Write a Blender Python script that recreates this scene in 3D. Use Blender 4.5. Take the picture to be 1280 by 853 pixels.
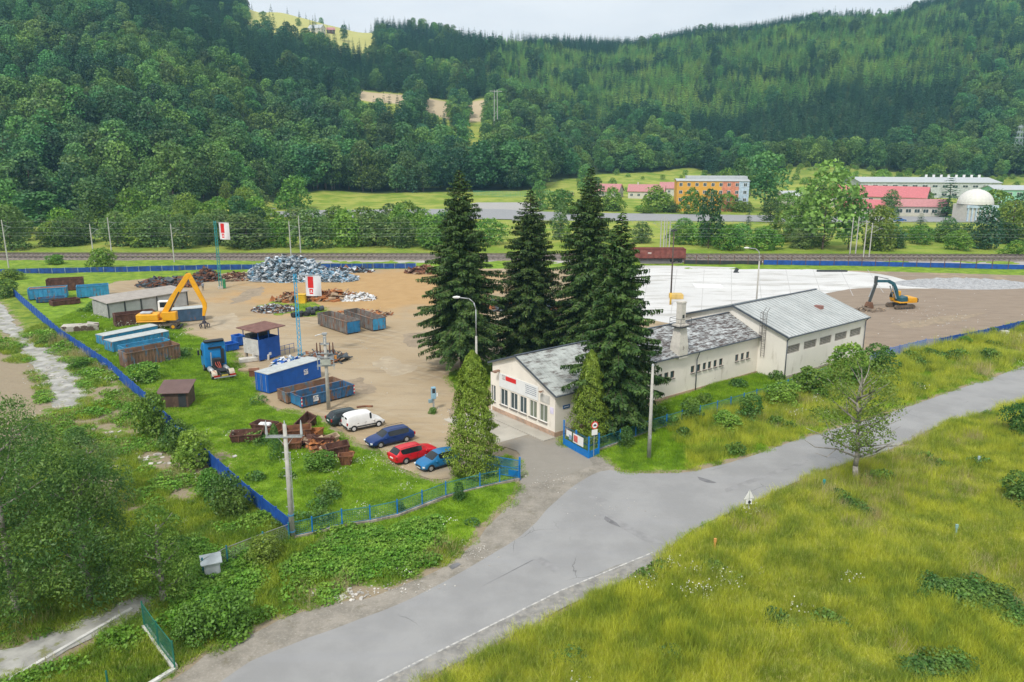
import bpy, bmesh, math, random
import numpy as np
from mathutils import Vector, Matrix
R = math.radians
scene = bpy.context.scene
for _o in list(bpy.data.objects): bpy.data.objects.remove(_o)
col = scene.collection
random.seed(7); rng = np.random.default_rng(7)

# ---------------------------------------------------------------- camera
F, CH, PITCH = 985.0, 28.0, math.atan((427-183)/985.0)
cam = bpy.data.cameras.new('camera'); camo = bpy.data.objects.new('camera', cam); col.objects.link(camo)
cam.sensor_width = 36; cam.lens = 36*F/1280; cam.clip_end = 9000; cam.clip_start = .5
camo.location = (0, 0, CH); camo.rotation_euler = (R(90)-PITCH, 0, 0)
scene.camera = camo
# ---------------------------------------------------------------- sky, sun, exposure
SUN_EL, SUN_AZ = R(52), R(205)      # azimuth measured clockwise from +Y (behind the camera, to the left)
w = bpy.data.worlds.new('World'); scene.world = w; w.use_nodes = True
nt = w.node_tree; N = nt.nodes; L = nt.links
for n in list(N): N.remove(n)
out = N.new('ShaderNodeOutputWorld'); bg = N.new('ShaderNodeBackground'); bg.inputs[1].default_value = .1
sky = N.new('ShaderNodeTexSky'); sky.sky_type = 'NISHITA'; sky.sun_disc = False
sky.sun_elevation = SUN_EL; sky.sun_rotation = SUN_AZ; sky.air_density = 1.0; sky.dust_density = 2.0
tc = N.new('ShaderNodeTexCoord')
mp = N.new('ShaderNodeMapping'); mp.inputs['Scale'].default_value = (1, 1, 3.5)
no = N.new('ShaderNodeTexNoise'); no.inputs['Scale'].default_value = 2.6; no.inputs['Detail'].default_value = 7; no.inputs['Roughness'].default_value = .55
rp = N.new('ShaderNodeValToRGB'); rp.color_ramp.elements[0].position = .25; rp.color_ramp.elements[0].color = (7.0, 7.3, 7.8, 1)
rp.color_ramp.elements[1].position = .7; rp.color_ramp.elements[1].color = (9.9, 9.8, 9.7, 1)
sp = N.new('ShaderNodeSeparateXYZ'); mr = N.new('ShaderNodeMapRange')
mr.inputs[1].default_value = 0; mr.inputs[2].default_value = 1; mr.inputs[3].default_value = .97; mr.inputs[4].default_value = 1.2
ml = N.new('ShaderNodeVectorMath'); ml.operation = 'SCALE'
mx = N.new('ShaderNodeMix'); mx.data_type = 'RGBA'; mx.inputs[0].default_value = .9
L.new(tc.outputs['Generated'], mp.inputs[0]); L.new(mp.outputs[0], no.inputs[0]); L.new(no.outputs[0], rp.inputs[0])
L.new(tc.outputs['Generated'], sp.inputs[0]); L.new(sp.outputs[2], mr.inputs[0])
L.new(rp.outputs[0], ml.inputs[0]); L.new(mr.outputs[0], ml.inputs[3])
L.new(sky.outputs[0], mx.inputs[6]); L.new(ml.outputs[0], mx.inputs[7]); L.new(mx.outputs[2], bg.inputs[0]); L.new(bg.outputs[0], out.inputs[0])
sl = bpy.data.lights.new('sun', 'SUN'); sl.energy = 2.5; sl.angle = R(8); sl.color = (1, .955, .89)
so = bpy.data.objects.new('sun', sl); col.objects.link(so)
_sd = Vector((math.sin(SUN_AZ)*math.cos(SUN_EL), math.cos(SUN_AZ)*math.cos(SUN_EL), math.sin(SUN_EL)))
so.rotation_euler = _sd.to_track_quat('Z', 'Y').to_euler(); so.location = (0, -40, 120)
scene.view_settings.view_transform = 'Standard'; scene.view_settings.look = 'None'
scene.view_settings.gamma = 1; scene.view_settings.use_curve_mapping = False
scene.view_settings.exposure = 0.22
try:
    scene.cycles.volume_bounces = 0; scene.cycles.max_bounces = 5; scene.cycles.transparent_max_bounces = 6
    scene.cycles.diffuse_bounces = 3; scene.cycles.glossy_bounces = 2; scene.cycles.use_denoising = True
except Exception: pass

# ---------------------------------------------------------------- helpers
def G(px, py, z=0.0):
    dx = (px-640)/F; dy = -(py-426.5)/F
    v = (dx, math.cos(PITCH)+dy*math.sin(PITCH), -math.sin(PITCH)+dy*math.cos(PITCH))
    t = (z-CH)/v[2]
    return Vector((v[0]*t, v[1]*t, z))
def GL(pts, z=0.0): return [G(a, b, z) for a, b in pts]
def dirang(a, b): return math.atan2(b.y-a.y, b.x-a.x)

def setp(o, label=None, cat=None, group=None, kind=None):
    if label: o['label'] = label
    if cat: o['category'] = cat
    if group: o['group'] = group
    if kind: o['kind'] = kind
    return o
def thing(name, label, cat, loc=(0, 0, 0), rz=0.0, group=None):
    o = bpy.data.objects.new(name, None); col.objects.link(o); o.location = loc; o.rotation_euler = (0, 0, rz)
    o.empty_display_size = .2
    return setp(o, label, cat, group)
def copy_tree(o, parent=None):
    c = o.copy(); col.objects.link(c)
    if parent: c.parent = parent
    for ch in list(o.children): copy_tree(ch, c)
    return c
class MB:
    def __init__(s): s.v = []; s.f = []; s.m = []; s.k = 0
    def mat(s, k): s.k = k; return s
    def add(s, v, f):
        b = len(s.v); s.v += [tuple(p) for p in v]; s.f += [tuple(b+i for i in q) for q in f]; s.m += [s.k]*len(f); return s
    def box(s, c, d, rz=0, M=None):
        x, y, z = d[0]/2, d[1]/2, d[2]/2
        P = [Vector((i*x, j*y, k*z)) for k in (-1, 1) for j in (-1, 1) for i in (-1, 1)]
        if rz: P = [Matrix.Rotation(rz, 3, 'Z') @ p for p in P]
        if M is not None: P = [M @ p for p in P]
        c = Vector(c)
        return s.add([p+c for p in P], [(0, 2, 3, 1), (4, 5, 7, 6), (0, 1, 5, 4), (2, 6, 7, 3), (0, 4, 6, 2), (1, 3, 7, 5)])
    def b2(s, lo, hi): return s.box([(a+b)/2 for a, b in zip(lo, hi)], [abs(b-a) for a, b in zip(lo, hi)])
    def cyl(s, a, b, r0, r1=None, n=8, cap=True):
        r1 = r0 if r1 is None else r1
        a = Vector(a); b = Vector(b); d = (b-a)
        if d.length < 1e-6: return s
        q = d.to_track_quat('Z', 'Y'); V = []
        for (p, r) in ((a, r0), (b, r1)):
            for i in range(n):
                t = 2*math.pi*i/n; V.append(p + q @ Vector((r*math.cos(t), r*math.sin(t), 0)))
        Fc = [(i, (i+1) % n, n+(i+1) % n, n+i) for i in range(n)]
        if cap: Fc += [tuple(range(n-1, -1, -1)), tuple(range(n, 2*n))]
        return s.add(V, Fc)
    def beam(s, a, b, w, h, up=(0, 0, 1)):
        a = Vector(a); b = Vector(b); d = (b-a).normalized(); u = Vector(up)
        x = d.cross(u)
        if x.length < 1e-4: x = d.cross(Vector((1, 0, 0)))
        x.normalize(); y = x.cross(d).normalized(); V = []
        for p in (a, b):
            for i, j in ((-1, -1), (1, -1), (1, 1), (-1, 1)): V.append(p + x*(i*w/2) + y*(j*h/2))
        return s.add(V, [(0, 3, 2, 1), (4, 5, 6, 7), (0, 1, 5, 4), (1, 2, 6, 5), (2, 3, 7, 6), (3, 0, 4, 7)])
    def path(s, pts, w, h):
        for a, b in zip(pts, pts[1:]): s.beam(a, b, w, h)
        return s
    def tube(s, pts, r, n=6):
        rs = r if isinstance(r, (list, tuple)) else [r]*len(pts)
        for i in range(len(pts)-1): s.cyl(pts[i], pts[i+1], rs[i], rs[i+1], n)
        return s
    def prism(s, outline, d):
        # outline: list of 3D points, extruded by vector d
        n = len(outline); d = Vector(d); V = [Vector(p) for p in outline] + [Vector(p)+d for p in outline]
        return s.add(V, [tuple(range(n-1, -1, -1)), tuple(range(n, 2*n))] + [(i, (i+1) % n, n+(i+1) % n, n+i) for i in range(n)])
    def quad(s, a, b, c, d): return s.add([a, b, c, d], [(0, 1, 2, 3)])
    def build(s, name, mats, parent=None, loc=None, rz=0, smooth=False, bevel=0):
        me = bpy.data.meshes.new(name); me.from_pydata([tuple(v) for v in s.v], [], s.f)
        if not isinstance(mats, (list, tuple)): mats = [mats]
        for m in mats: me.materials.append(m)
        if len(mats) > 1: me.polygons.foreach_set('material_index', s.m)
        bm = bmesh.new(); bm.from_mesh(me); bmesh.ops.recalc_face_normals(bm, faces=bm.faces)
        if bevel: bmesh.ops.bevel(bm, geom=list(bm.edges), offset=bevel, segments=1, affect='EDGES', clamp_overlap=True)
        bm.to_mesh(me); bm.free()
        if smooth: me.polygons.foreach_set('use_smooth', [True]*len(me.polygons))
        me.update()
        o = bpy.data.objects.new(name, me); col.objects.link(o)
        if parent: o.parent = parent
        if loc is not None: o.location = loc
        if rz: o.rotation_euler = (0, 0, rz)
        return o

# ---------------------------------------------------------------- materials
_mats = {}
class NB:
    """small node-building helper"""
    def __init__(s, name):
        s.m = bpy.data.materials.new(name); s.m.use_nodes = True; s.t = s.m.node_tree; s.n = s.t.nodes; s.l = s.t.links
        for x in list(s.n): s.n.remove(x)
        s.out = s.n.new('ShaderNodeOutputMaterial')
    def node(s, t, **k):
        x = s.n.new(t)
        for a, b in k.items(): setattr(x, a, b)
        return x
    def pos(s): return s.node('ShaderNodeNewGeometry').outputs['Position']
    def noise(s, vec, scale, detail=4, rough=.55, stretch=None):
        if stretch:
            m = s.node('ShaderNodeMapping'); m.inputs['Scale'].default_value = stretch[0]
            m.inputs['Rotation'].default_value = (0, 0, stretch[1]); s.l.new(vec, m.inputs[0]); vec = m.outputs[0]
        x = s.node('ShaderNodeTexNoise'); x.inputs['Scale'].default_value = scale; x.inputs['Detail'].default_value = detail
        x.inputs['Roughness'].default_value = rough; s.l.new(vec, x.inputs[0]); return x.outputs[0]
    def ramp(s, v, lo, hi):
        x = s.node('ShaderNodeMapRange'); x.interpolation_type = 'SMOOTHSTEP'; x.inputs[1].default_value = lo; x.inputs[2].default_value = hi
        s.l.new(v, x.inputs[0]); return x.outputs[0]
    def mix(s, f, a, b):
        x = s.node('ShaderNodeMix'); x.data_type = 'RGBA'
        for i, q in ((0, f), (6, a), (7, b)):
            if isinstance(q, (int, float)): x.inputs[i].default_value = q
            elif isinstance(q, tuple): x.inputs[i].default_value = q if len(q) == 4 else (*q, 1)
            else: s.l.new(q, x.inputs[i])
        return x.outputs[2]
    def math(s, op, a, b=0.0):
        x = s.node('ShaderNodeMath'); x.operation = op
        for i, q in ((0, a), (1, b)):
            if isinstance(q, (int, float)): x.inputs[i].default_value = q
            else: s.l.new(q, x.inputs[i])
        return x.outputs[0]
    def attr(s, name, typ='GEOMETRY'):
        x = s.node('ShaderNodeAttribute'); x.attribute_name = name; x.attribute_type = typ; return x.outputs['Fac']
    def rnd(s): return s.node('ShaderNodeObjectInfo').outputs['Random']
    def hsv(s, c, h=.5, sat=1.0, v=1.0):
        x = s.node('ShaderNodeHueSaturation')
        for i, q in (('Hue', h), ('Saturation', sat), ('Value', v)):
            if isinstance(q, (int, float)): x.inputs[i].default_value = q
            else: s.l.new(q, x.inputs[i])
        s.l.new(c, x.inputs['Color']); return x.outputs[0]
    def pbr(s, c, rough=.8, metal=0, bump=None, bs=.3, bd=.05, spec=.3):
        p = s.node('ShaderNodeBsdfPrincipled'); p.inputs['Roughness'].default_value = rough; p.inputs['Metallic'].default_value = metal
        p.inputs['Specular IOR Level'].default_value = spec
        if isinstance(c, tuple): p.inputs['Base Color'].default_value = (*c[:3], 1)
        else: s.l.new(c, p.inputs['Base Color'])
        if bump is not None:
            b = s.node('ShaderNodeBump'); b.inputs['Strength'].default_value = bs; b.inputs['Distance'].default_value = bd
            s.l.new(bump, b.inputs['Height']); s.l.new(b.outputs[0], p.inputs['Normal'])
        s.l.new(p.outputs[0], s.out.inputs[0]); return s.m
    def leafy(s, c, trans=.3):
        d = s.node('ShaderNodeBsdfDiffuse'); t = s.node('ShaderNodeBsdfTranslucent'); m = s.node('ShaderNodeMixShader'); m.inputs[0].default_value = trans
        g = s.node('ShaderNodeBsdfGlossy'); g.inputs['Roughness'].default_value = .55; g.inputs[0].default_value = (1, 1, 1, 1)
        m2 = s.node('ShaderNodeMixShader'); m2.inputs[0].default_value = .025
        s.l.new(c, d.inputs[0]); s.l.new(c, t.inputs[0]); s.l.new(d.outputs[0], m.inputs[1]); s.l.new(t.outputs[0], m.inputs[2])
        s.l.new(m.outputs[0], m2.inputs[1]); s.l.new(g.outputs[0], m2.inputs[2]); s.l.new(m2.outputs[0], s.out.inputs[0]); return s.m
def srgb(r, g, b, k=1.0):
    f = lambda c: ((c/255+.055)/1.055)**2.4 if c > 10 else c/255/12.92
    return (f(r)*k, f(g)*k, f(b)*k)
def mat(name, c, rough=.6, metal=0, var=.18, scale=1.2, c2=None, amt=(.55, .7), bump=0, spec=.4, s2=2.5, vert=False, stv=None):
    """worn surface: base colour with tonal noise, optional second colour (rust, dirt, peeling) in patches"""
    if name in _mats: return _mats[name]
    b = NB(name); p = b.node('ShaderNodeTexCoord').outputs['Object']
    n = b.noise(p, scale, 5)
    dark = tuple(x*(1-var) for x in c); lite = tuple(min(1, x*(1+var)) for x in c)
    cc = b.mix(b.ramp(n, .3, .7), dark, lite)
    if c2:
        st = ((1, 1, .3), 0) if vert else (stv, 0) if stv else None
        n2 = b.noise(p, s2, 8, .65, st); cc = b.mix(b.ramp(n2, *amt), cc, c2)
    bn = b.noise(p, 14, 4) if bump else None
    _mats[name] = b.pbr(cc, rough, metal, bn, bump, .02, spec); return _mats[name]
def glass(name='window_glass', c=(.03, .045, .05)):
    if name in _mats: return _mats[name]
    b = NB(name); p = b.node('ShaderNodeTexCoord').outputs['Object']
    cc = b.mix(b.noise(p, .8, 2), c, tuple(x*2.2 for x in c)); _mats[name] = b.pbr(cc, .12, 0, spec=.45); return _mats[name]
# ---------------------------------------------------------------- terrain
COLX = [-900, 0, 160, 290, 340, 480, 600, 760, 900, 1050, 1280, 2200]
DD = [0, 330, 400, 500, 650, 800, 1000, 1200, 1500, 1900, 2300]
HZT = np.array([
 [0, 0, 34, 80, 145, 205, 290, 340, 380, 390, 390],
 [0, 0, 30, 72, 135, 200, 275, 320, 350, 360, 360],
 [0, 0, 26, 62, 118, 172, 238, 275, 300, 310, 310],
 [0, 0, 11, 40, 90, 132, 192, 232, 262, 270, 270],
 [0, 0, 1, 14, 68, 110, 165, 211, 216, 215, 210],
 [0, 0, 0, 6, 50, 88, 138, 186, 200, 200, 195],
 [0, 0, 0, 4, 34, 74, 128, 172, 182, 180, 175],
 [0, 0, 0, 4, 16, 48, 104, 158, 196, 196, 190],
 [0, 0, 0, 0, 14, 56, 122, 178, 220, 225, 220],
 [0, 0, 0, 0, 20, 68, 138, 198, 244, 262, 262],
 [0, 0, 0, 0, 24, 82, 160, 232, 300, 350, 370],
 [0, 0, 0, 5, 40, 100, 190, 270, 350, 420, 440]], float)
def vnoise(x, y, s, seed=0):
    x = x/s; y = y/s; xi = np.floor(x).astype(np.int64); yi = np.floor(y).astype(np.int64); fx = x-xi; fy = y-yi
    fx = fx*fx*(3-2*fx); fy = fy*fy*(3-2*fy)
    def h(a, b):
        n = (a*374761393 + b*668265263 + seed*974634777) & 0xffffffff
        n = ((n ^ (n >> 13))*1274126177) & 0xffffffff
        return ((n ^ (n >> 16)) & 0xffff)/65535.0
    return (h(xi, yi)*(1-fx)+h(xi+1, yi)*fx)*(1-fy) + (h(xi, yi+1)*(1-fx)+h(xi+1, yi+1)*fx)*fy
def fbm(x, y, s, seed=0, o=3): return sum(vnoise(x, y, s/2**i, seed+i)*.5**i for i in range(o))/sum(.5**i for i in range(o))
def colpx(x, y): return 640 + 1015*x/np.maximum(y, 20)
def smooth_interp(t, xs, fs): return np.interp(t, xs, fs)
def HT(x, y):
    """large-scale ground height (arrays)"""
    x = np.atleast_1d(np.asarray(x, float)); y = np.atleast_1d(np.asarray(y, float))
    u = colpx(x, y); cx = np.interp(u, COLX, range(len(COLX))); i = np.clip(cx.astype(int), 0, len(COLX)-2); f = cx-i; f = f*f*(3-2*f)
    dy = np.interp(y, DD, range(len(DD))); j = np.clip(dy.astype(int), 0, len(DD)-2); g = dy-j
    h = (HZT[i, j]*(1-f)+HZT[i+1, j]*f)*(1-g) + (HZT[i, j+1]*(1-f)+HZT[i+1, j+1]*f)*g
    a = np.clip((y-380)/250, 0, 1)
    return h + a*(fbm(x, y, 110, 3)-.5)*16
def hz(x, y): return float(HT(x, y)[0])

def P2(pts): return np.array([[p.x, p.y] for p in GL(pts)])
ROAD = P2([(240, 900), (300, 836), (362, 807), (506, 752), (609, 697), (650, 671), (672, 652), (690, 632), (715, 610), (740, 594), (762, 588), (790, 592), (860, 590), (930, 573), (1010, 546), (1100, 520), (1200, 486), (1282, 457), (1420, 405),
           (1420, 440), (1280, 499), (1180, 530), (1121, 559), (1017, 594), (926, 636), (872, 660), (838, 684), (815, 703), (777, 726), (700, 763), (602, 811), (520, 856), (440, 900)])
SHOULDER = P2([(120, 900), (215, 850), (270, 812), (300, 800), (350, 775), (400, 760), (440, 752), (470, 745), (500, 733), (520, 724), (560, 706), (592, 680), (612, 655), (640, 628), (652, 606), (700, 560), (752, 572), (770, 588), (800, 620), (700, 700), (500, 790), (300, 900)])
YARD = P2([(652, 604), (650, 570), (630, 560), (615, 572), (566, 596), (548, 600), (528, 597), (500, 584), (478, 566), (455, 556), (432, 545), (415, 530), (405, 520), (350, 512), (330, 498), (318, 470), (300, 458), (292, 440), (262, 428), (232, 418), (228, 405), (205, 402),
           (190, 395), (196, 372), (150, 372), (120, 362), (150, 352), (215, 347), (255, 345), (290, 341), (420, 338), (540, 336), (640, 336), (795, 336), (900, 337), (1040, 338), (1300, 345), (1500, 352), (1500, 372), (1280, 403), (1170, 432), (1085, 455), (1000, 460), (900, 440), (800, 455), (830, 500), (696, 549), (704, 556), (738, 574), (735, 584), (690, 600)])
SLAB = P2([(770, 420), (792, 398), (835, 404), (870, 406), (930, 400), (985, 380), (1060, 362), (1130, 361), (1166, 360), (1130, 350), (1100, 343), (1040, 338), (940, 335), (790, 333), (765, 350)])
PATH1 = P2([(-40, 345), (0, 380), (16, 398), (42, 426), (76, 443), (104, 476), (107, 504), (94, 513), (70, 509), (50, 479), (30, 444), (-2, 410), (-40, 383)])
PATH2 = P2([(-60, 800), (0, 812), (60, 792), (110, 770), (165, 745), (205, 742), (190, 762), (120, 795), (60, 830), (20, 846), (-60, 870)])
GRAVELS = P2([(-40, 425), (8, 440), (38, 462), (50, 488), (52, 515), (30, 540), (0, 560), (-40, 560)])
ISLE = P2([(315, 376), (350, 366), (395, 372), (405, 388), (400, 396), (360, 388), (330, 388)])
ISLE2 = P2([(560, 470), (575, 462), (610, 452), (650, 445), (700, 440), (760, 440), (760, 455), (620, 480), (590, 492), (572, 492)])
def inside(poly, x, y):
    r = np.zeros(x.shape, bool); n = len(poly)
    for i in range(n):
        x0, y0 = poly[i]; x1, y1 = poly[(i+1) % n]
        if y0 == y1: continue
        c = ((y0 > y) != (y1 > y)) & (x < (x1-x0)*(y-y0)/(y1-y0)+x0); r ^= c
    return r
def sdist(poly, x, y, closed=True):
    d = np.full(x.shape, 1e9); n = len(poly)
    for i in range(n if closed else n-1):
        ax, ay = poly[i]; bx, by = poly[(i+1) % n]; ex, ey = bx-ax, by-ay
        t = np.clip(((x-ax)*ex+(y-ay)*ey)/(ex*ex+ey*ey+1e-9), 0, 1); d = np.minimum(d, np.hypot(x-ax-t*ex, y-ay-t*ey))
    return np.where(inside(poly, x, y), -d, d) if closed else d
def sheet(name, poly, z, material, amp=.5, step=.7, kind='structure', smoothing=1):
    pts = []; n = len(poly)
    for i in range(n):
        a = poly[i]; b = poly[(i+1) % n]; m = max(1, int(np.hypot(*(b-a))/step)); m = min(m, 160)
        p0 = poly[i-1]; p3 = poly[(i+2) % n]
        for k in range(m):
            t = k/m; q = a*(1-t)+b*t
            if smoothing:  # Catmull-Rom, softened on long thin corners
                t2 = t*t; t3 = t2*t
                c = .5*((2*a)+(b-p0)*t+(2*p0-5*a+4*b-p3)*t2+(-p0+3*a-3*b+p3)*t3)
                if np.hypot(*(c-q)) < .25*np.hypot(*(b-a)): q = c
            pts.append(q)
    P = np.array(pts); nx = fbm(P[:, 0], P[:, 1], 2.2, 11)-.5; ny = fbm(P[:, 0], P[:, 1], 2.2, 23)-.5
    P = P+np.stack([nx, ny], 1)*2*amp
    bm = bmesh.new(); vs = [bm.verts.new((a, b, z)) for a, b in P]
    es = [bm.edges.new((vs[i], vs[(i+1) % len(vs)])) for i in range(len(vs))]
    bmesh.ops.triangle_fill(bm, edges=es, use_beauty=True)
    for f in bm.faces:
        if f.normal.z < 0: f.normal_flip()
    me = bpy.data.meshes.new(name); bm.to_mesh(me); bm.free(); me.materials.append(material)
    o = bpy.data.objects.new(name, me); col.objects.link(o); setp(o, kind=kind); return o

def grass_cols(b, zone):
    p = b.pos(); n1 = b.noise(p, .09, 4, .6); n2 = b.noise(p, .5, 5, .65); n3 = b.noise(p, 3.5, 4, .7)
    C = {'meadow': ((.165, .225, .03), (.375, .40, .052), (.62, .57, .24)),
         'lawn': ((.115, .22, .016), (.22, .35, .028), (.38, .42, .09)),
         'weed': ((.10, .185, .02), (.25, .32, .035), (.46, .44, .16))}[zone]
    c = b.mix(b.ramp(n2, .35, .65), C[0], C[1]); c = b.mix(b.math('MULTIPLY', b.ramp(n3, .5, .75), b.ramp(n1, .4, .62)), c, C[2])
    return c, n1, n2, n3
def ground_material():
    b = NB('grass_and_soil'); p = b.pos(); cm, n1, n2, n3 = grass_cols(b, 'meadow'); cl = grass_cols(b, 'lawn')[0]; cw = grass_cols(b, 'weed')[0]
    c = b.mix(b.attr('meadow'), cw, cm); c = b.mix(b.attr('lawn'), c, cl)
    far = b.mix(b.ramp(n1, .35, .65), (.17, .26, .03), (.36, .38, .08)); c = b.mix(b.attr('far'), c, far); c = b.mix(b.attr('upland'), c, b.mix(n1, (.40, .40, .12), (.50, .47, .17)))
    f = b.noise(p, 9, 3); c = b.mix(b.math('MULTIPLY', b.ramp(f, .45, .75), .4), c, (.05, .08, .015))
    soil = b.mix(n3, (.22, .175, .115), (.36, .30, .215)); soil = b.mix(b.ramp(b.noise(p, 1.3, 6, .7), .45, .6), soil, (.30, .25, .17))
    bare = b.math('ADD', b.attr('bare'), b.math('MULTIPLY', b.math('SUBTRACT', n2, .5), 1.5)); bare = b.math('ADD', bare, b.math('MULTIPLY', b.math('SUBTRACT', n3, .5), .8))
    c = b.mix(b.ramp(bare, .42, .6), c, soil)
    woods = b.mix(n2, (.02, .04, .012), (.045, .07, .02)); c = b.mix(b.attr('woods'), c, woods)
    c = b.mix(b.attr('field'), c, b.mix(n2, (.42, .33, .2), (.55, .45, .3)))
    return b.pbr(c, .95, 0, b.noise(p, 5, 6, .7), .8, .15, .15)
def asphalt_material():
    b = NB('asphalt'); p = b.pos(); a = R(40)
    c = b.mix(b.ramp(b.noise(p, .25, 5, .6), .35, .65), (.228, .23, .23), (.28, .282, .28))
    c = b.mix(b.math('MULTIPLY', b.ramp(b.noise(p, .5, 4, .6, ((.12, 1.6, 1), -a)), .5, .7), .45), c, (.25, .255, .265))
    c = b.mix(b.math('MULTIPLY', b.ramp(b.noise(p, .12, 6, .75), .55, .62), .5), c, (.235, .24, .245))
    c = b.mix(b.math('MULTIPLY', b.ramp(b.noise(p, 60, 2), .3, .8), .35), c, (.37, .365, .35))
    v = b.node('ShaderNodeTexVoronoi'); v.feature = 'DISTANCE_TO_EDGE'; v.inputs['Scale'].default_value = .22
    w_ = b.node('ShaderNodeVectorMath'); w_.operation = 'ADD'; nn = b.node('ShaderNodeTexNoise'); nn.inputs['Scale'].default_value = .6; nn.inputs['Detail'].default_value = 5
    b.l.new(p, nn.inputs[0]); b.l.new(nn.outputs[1], w_.inputs[0]); sc = b.node('ShaderNodeVectorMath'); sc.operation = 'SCALE'; sc.inputs[3].default_value = 1.0
    b.l.new(w_.outputs[0], sc.inputs[0]); w2 = b.node('ShaderNodeVectorMath'); w2.operation = 'ADD'; b.l.new(p, w2.inputs[0]); b.l.new(sc.outputs[0], w2.inputs[1]); b.l.new(w2.outputs[0], v.inputs[0])
    crack = b.math('MULTIPLY', b.math('SUBTRACT', 1.0, b.ramp(v.outputs[0], 0, .008)), b.ramp(b.noise(p, .12, 3), .52, .6))
    c = b.mix(b.math('MULTIPLY', crack, .75), c, (.12, .12, .12))
    return b.pbr(c, .9, 0, b.noise(p, 30, 4), .25, .02, .25)
def verge_material():
    b = NB('gravel_verge'); p = b.pos(); c = b.mix(b.ramp(b.noise(p, .5, 6, .7), .35, .65), (.205, .19, .16), (.30, .275, .235))
    c = b.mix(b.math('MULTIPLY', b.ramp(b.noise(p, 6, 5, .7), .5, .7), .6), c, (.40, .375, .33)); c = b.mix(b.math('MULTIPLY', b.ramp(b.noise(p, 1.1, 5, .7), .55, .68), .6), c, (.16, .145, .10))
    return b.pbr(c, .95, 0, b.noise(p, 9, 5, .7), .6, .05, .15)
def dirt_material():
    b = NB('packed_dirt'); p = b.pos()
    c = b.mix(b.ramp(b.noise(p, .06, 4), .35, .65), (.345, .262, .158), (.39, .315, .212))
    c = b.mix(b.math('MULTIPLY', b.ramp(b.noise(p, .35, 6, .7, ((.25, 1.3, 1), R(-115))), .5, .68), .6), c, (.235, .185, .125))
    c = b.mix(b.math('MULTIPLY', b.ramp(b.noise(p, .5, 6, .7, ((.2, 1.5, 1), R(-60))), .52, .7), .45), c, (.42, .365, .275))
    c = b.mix(b.math('MULTIPLY', b.ramp(b.noise(p, 2.5, 6, .75), .55, .75), .5), c, (.17, .135, .09))
    c = b.mix(b.math('MULTIPLY', b.ramp(b.noise(p, 12, 3), .5, .8), .4), c, (.43, .385, .305))
    for ang_, sc_, k_, col_ in ((-72, .35, .32, (.22, .175, .12)), (-50, .28, .25, (.44, .39, .30)), (35, .3, .25, (.22, .175, .12))):
        wv = b.node('ShaderNodeTexWave'); wv.inputs['Scale'].default_value = sc_; wv.inputs['Distortion'].default_value = 5; wv.inputs['Detail'].default_value = 2; wv.inputs['Detail Scale'].default_value = .35
        mm = b.node('ShaderNodeMapping'); mm.inputs['Rotation'].default_value = (0, 0, R(ang_)); mm.inputs['Scale'].default_value = (.5, .5, .5); b.l.new(p, mm.inputs[0]); b.l.new(mm.outputs[0], wv.inputs[0])
        msk = b.ramp(b.noise(p, .07, 3, .6), .48, .60); c = b.mix(b.math('MULTIPLY', b.math('MULTIPLY', b.ramp(wv.outputs['Fac'], .72, .95), msk), k_), c, col_)
    def spot(px, py, rx, ry, w=.45):
        g = G(px, py); m = b.node('ShaderNodeMapping'); m.vector_type = 'POINT'; m.inputs['Scale'].default_value = (1/rx, 1/ry, 0); m.inputs['Location'].default_value = (-g.x/rx, -g.y/ry, 0); b.l.new(p, m.inputs[0])
        l_ = b.node('ShaderNodeVectorMath'); l_.operation = 'LENGTH'; b.l.new(m.outputs[0], l_.inputs[0])
        return b.ramp(b.math('ADD', b.math('SUBTRACT', 1.0, l_.outputs['Value']), b.math('MULTIPLY', b.math('SUBTRACT', b.noise(p, .12, 5, .65), .5), 1.4)), 0, w)
    c = b.mix(spot(690, 598, 13, 16), c, b.mix(b.noise(p, .8, 6, .7), (.225, .208, .178), (.30, .28, .243)))
    c = b.mix(spot(470, 360, 34, 32), c, b.mix(b.noise(p, .4, 5), (.33, .20, .085), (.47, .32, .155)))
    c = b.mix(spot(1260, 385, 58, 46, .2), c, b.mix(b.noise(p, .5, 6, .7, ((.5, 1.4, 1), R(20))), (.17, .13, .095), (.35, .285, .22)))
    return b.pbr(c, .95, 0, b.noise(p, 4, 6, .7), .5, .08, .15)
M_ground = ground_material(); M_asph = asphalt_material(); M_dirt = dirt_material(); M_verge = verge_material()
M_conc = mat('pale_concrete', (.40, .375, .32), .85, scale=.25, var=.16, c2=(.38, .36, .31), amt=(.55, .75), s2=.7, bump=.2)
M_slabc = mat('new_concrete', (.58, .58, .565), .8, scale=.05, var=.06, c2=(.38, .37, .34), amt=(.48, .68), s2=.16, stv=(.5, 1.6, 1))
M_oldc = mat('broken_concrete', (.33, .325, .30), .9, scale=.6, var=.3, c2=(.2, .21, .1), amt=(.52, .64), s2=1.0, bump=.5)
M_gravel = mat('grey_gravel', (.30, .31, .32), .95, scale=1.5, var=.3, c2=(.40, .40, .40), amt=(.4, .7), s2=6, bump=.8)

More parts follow.
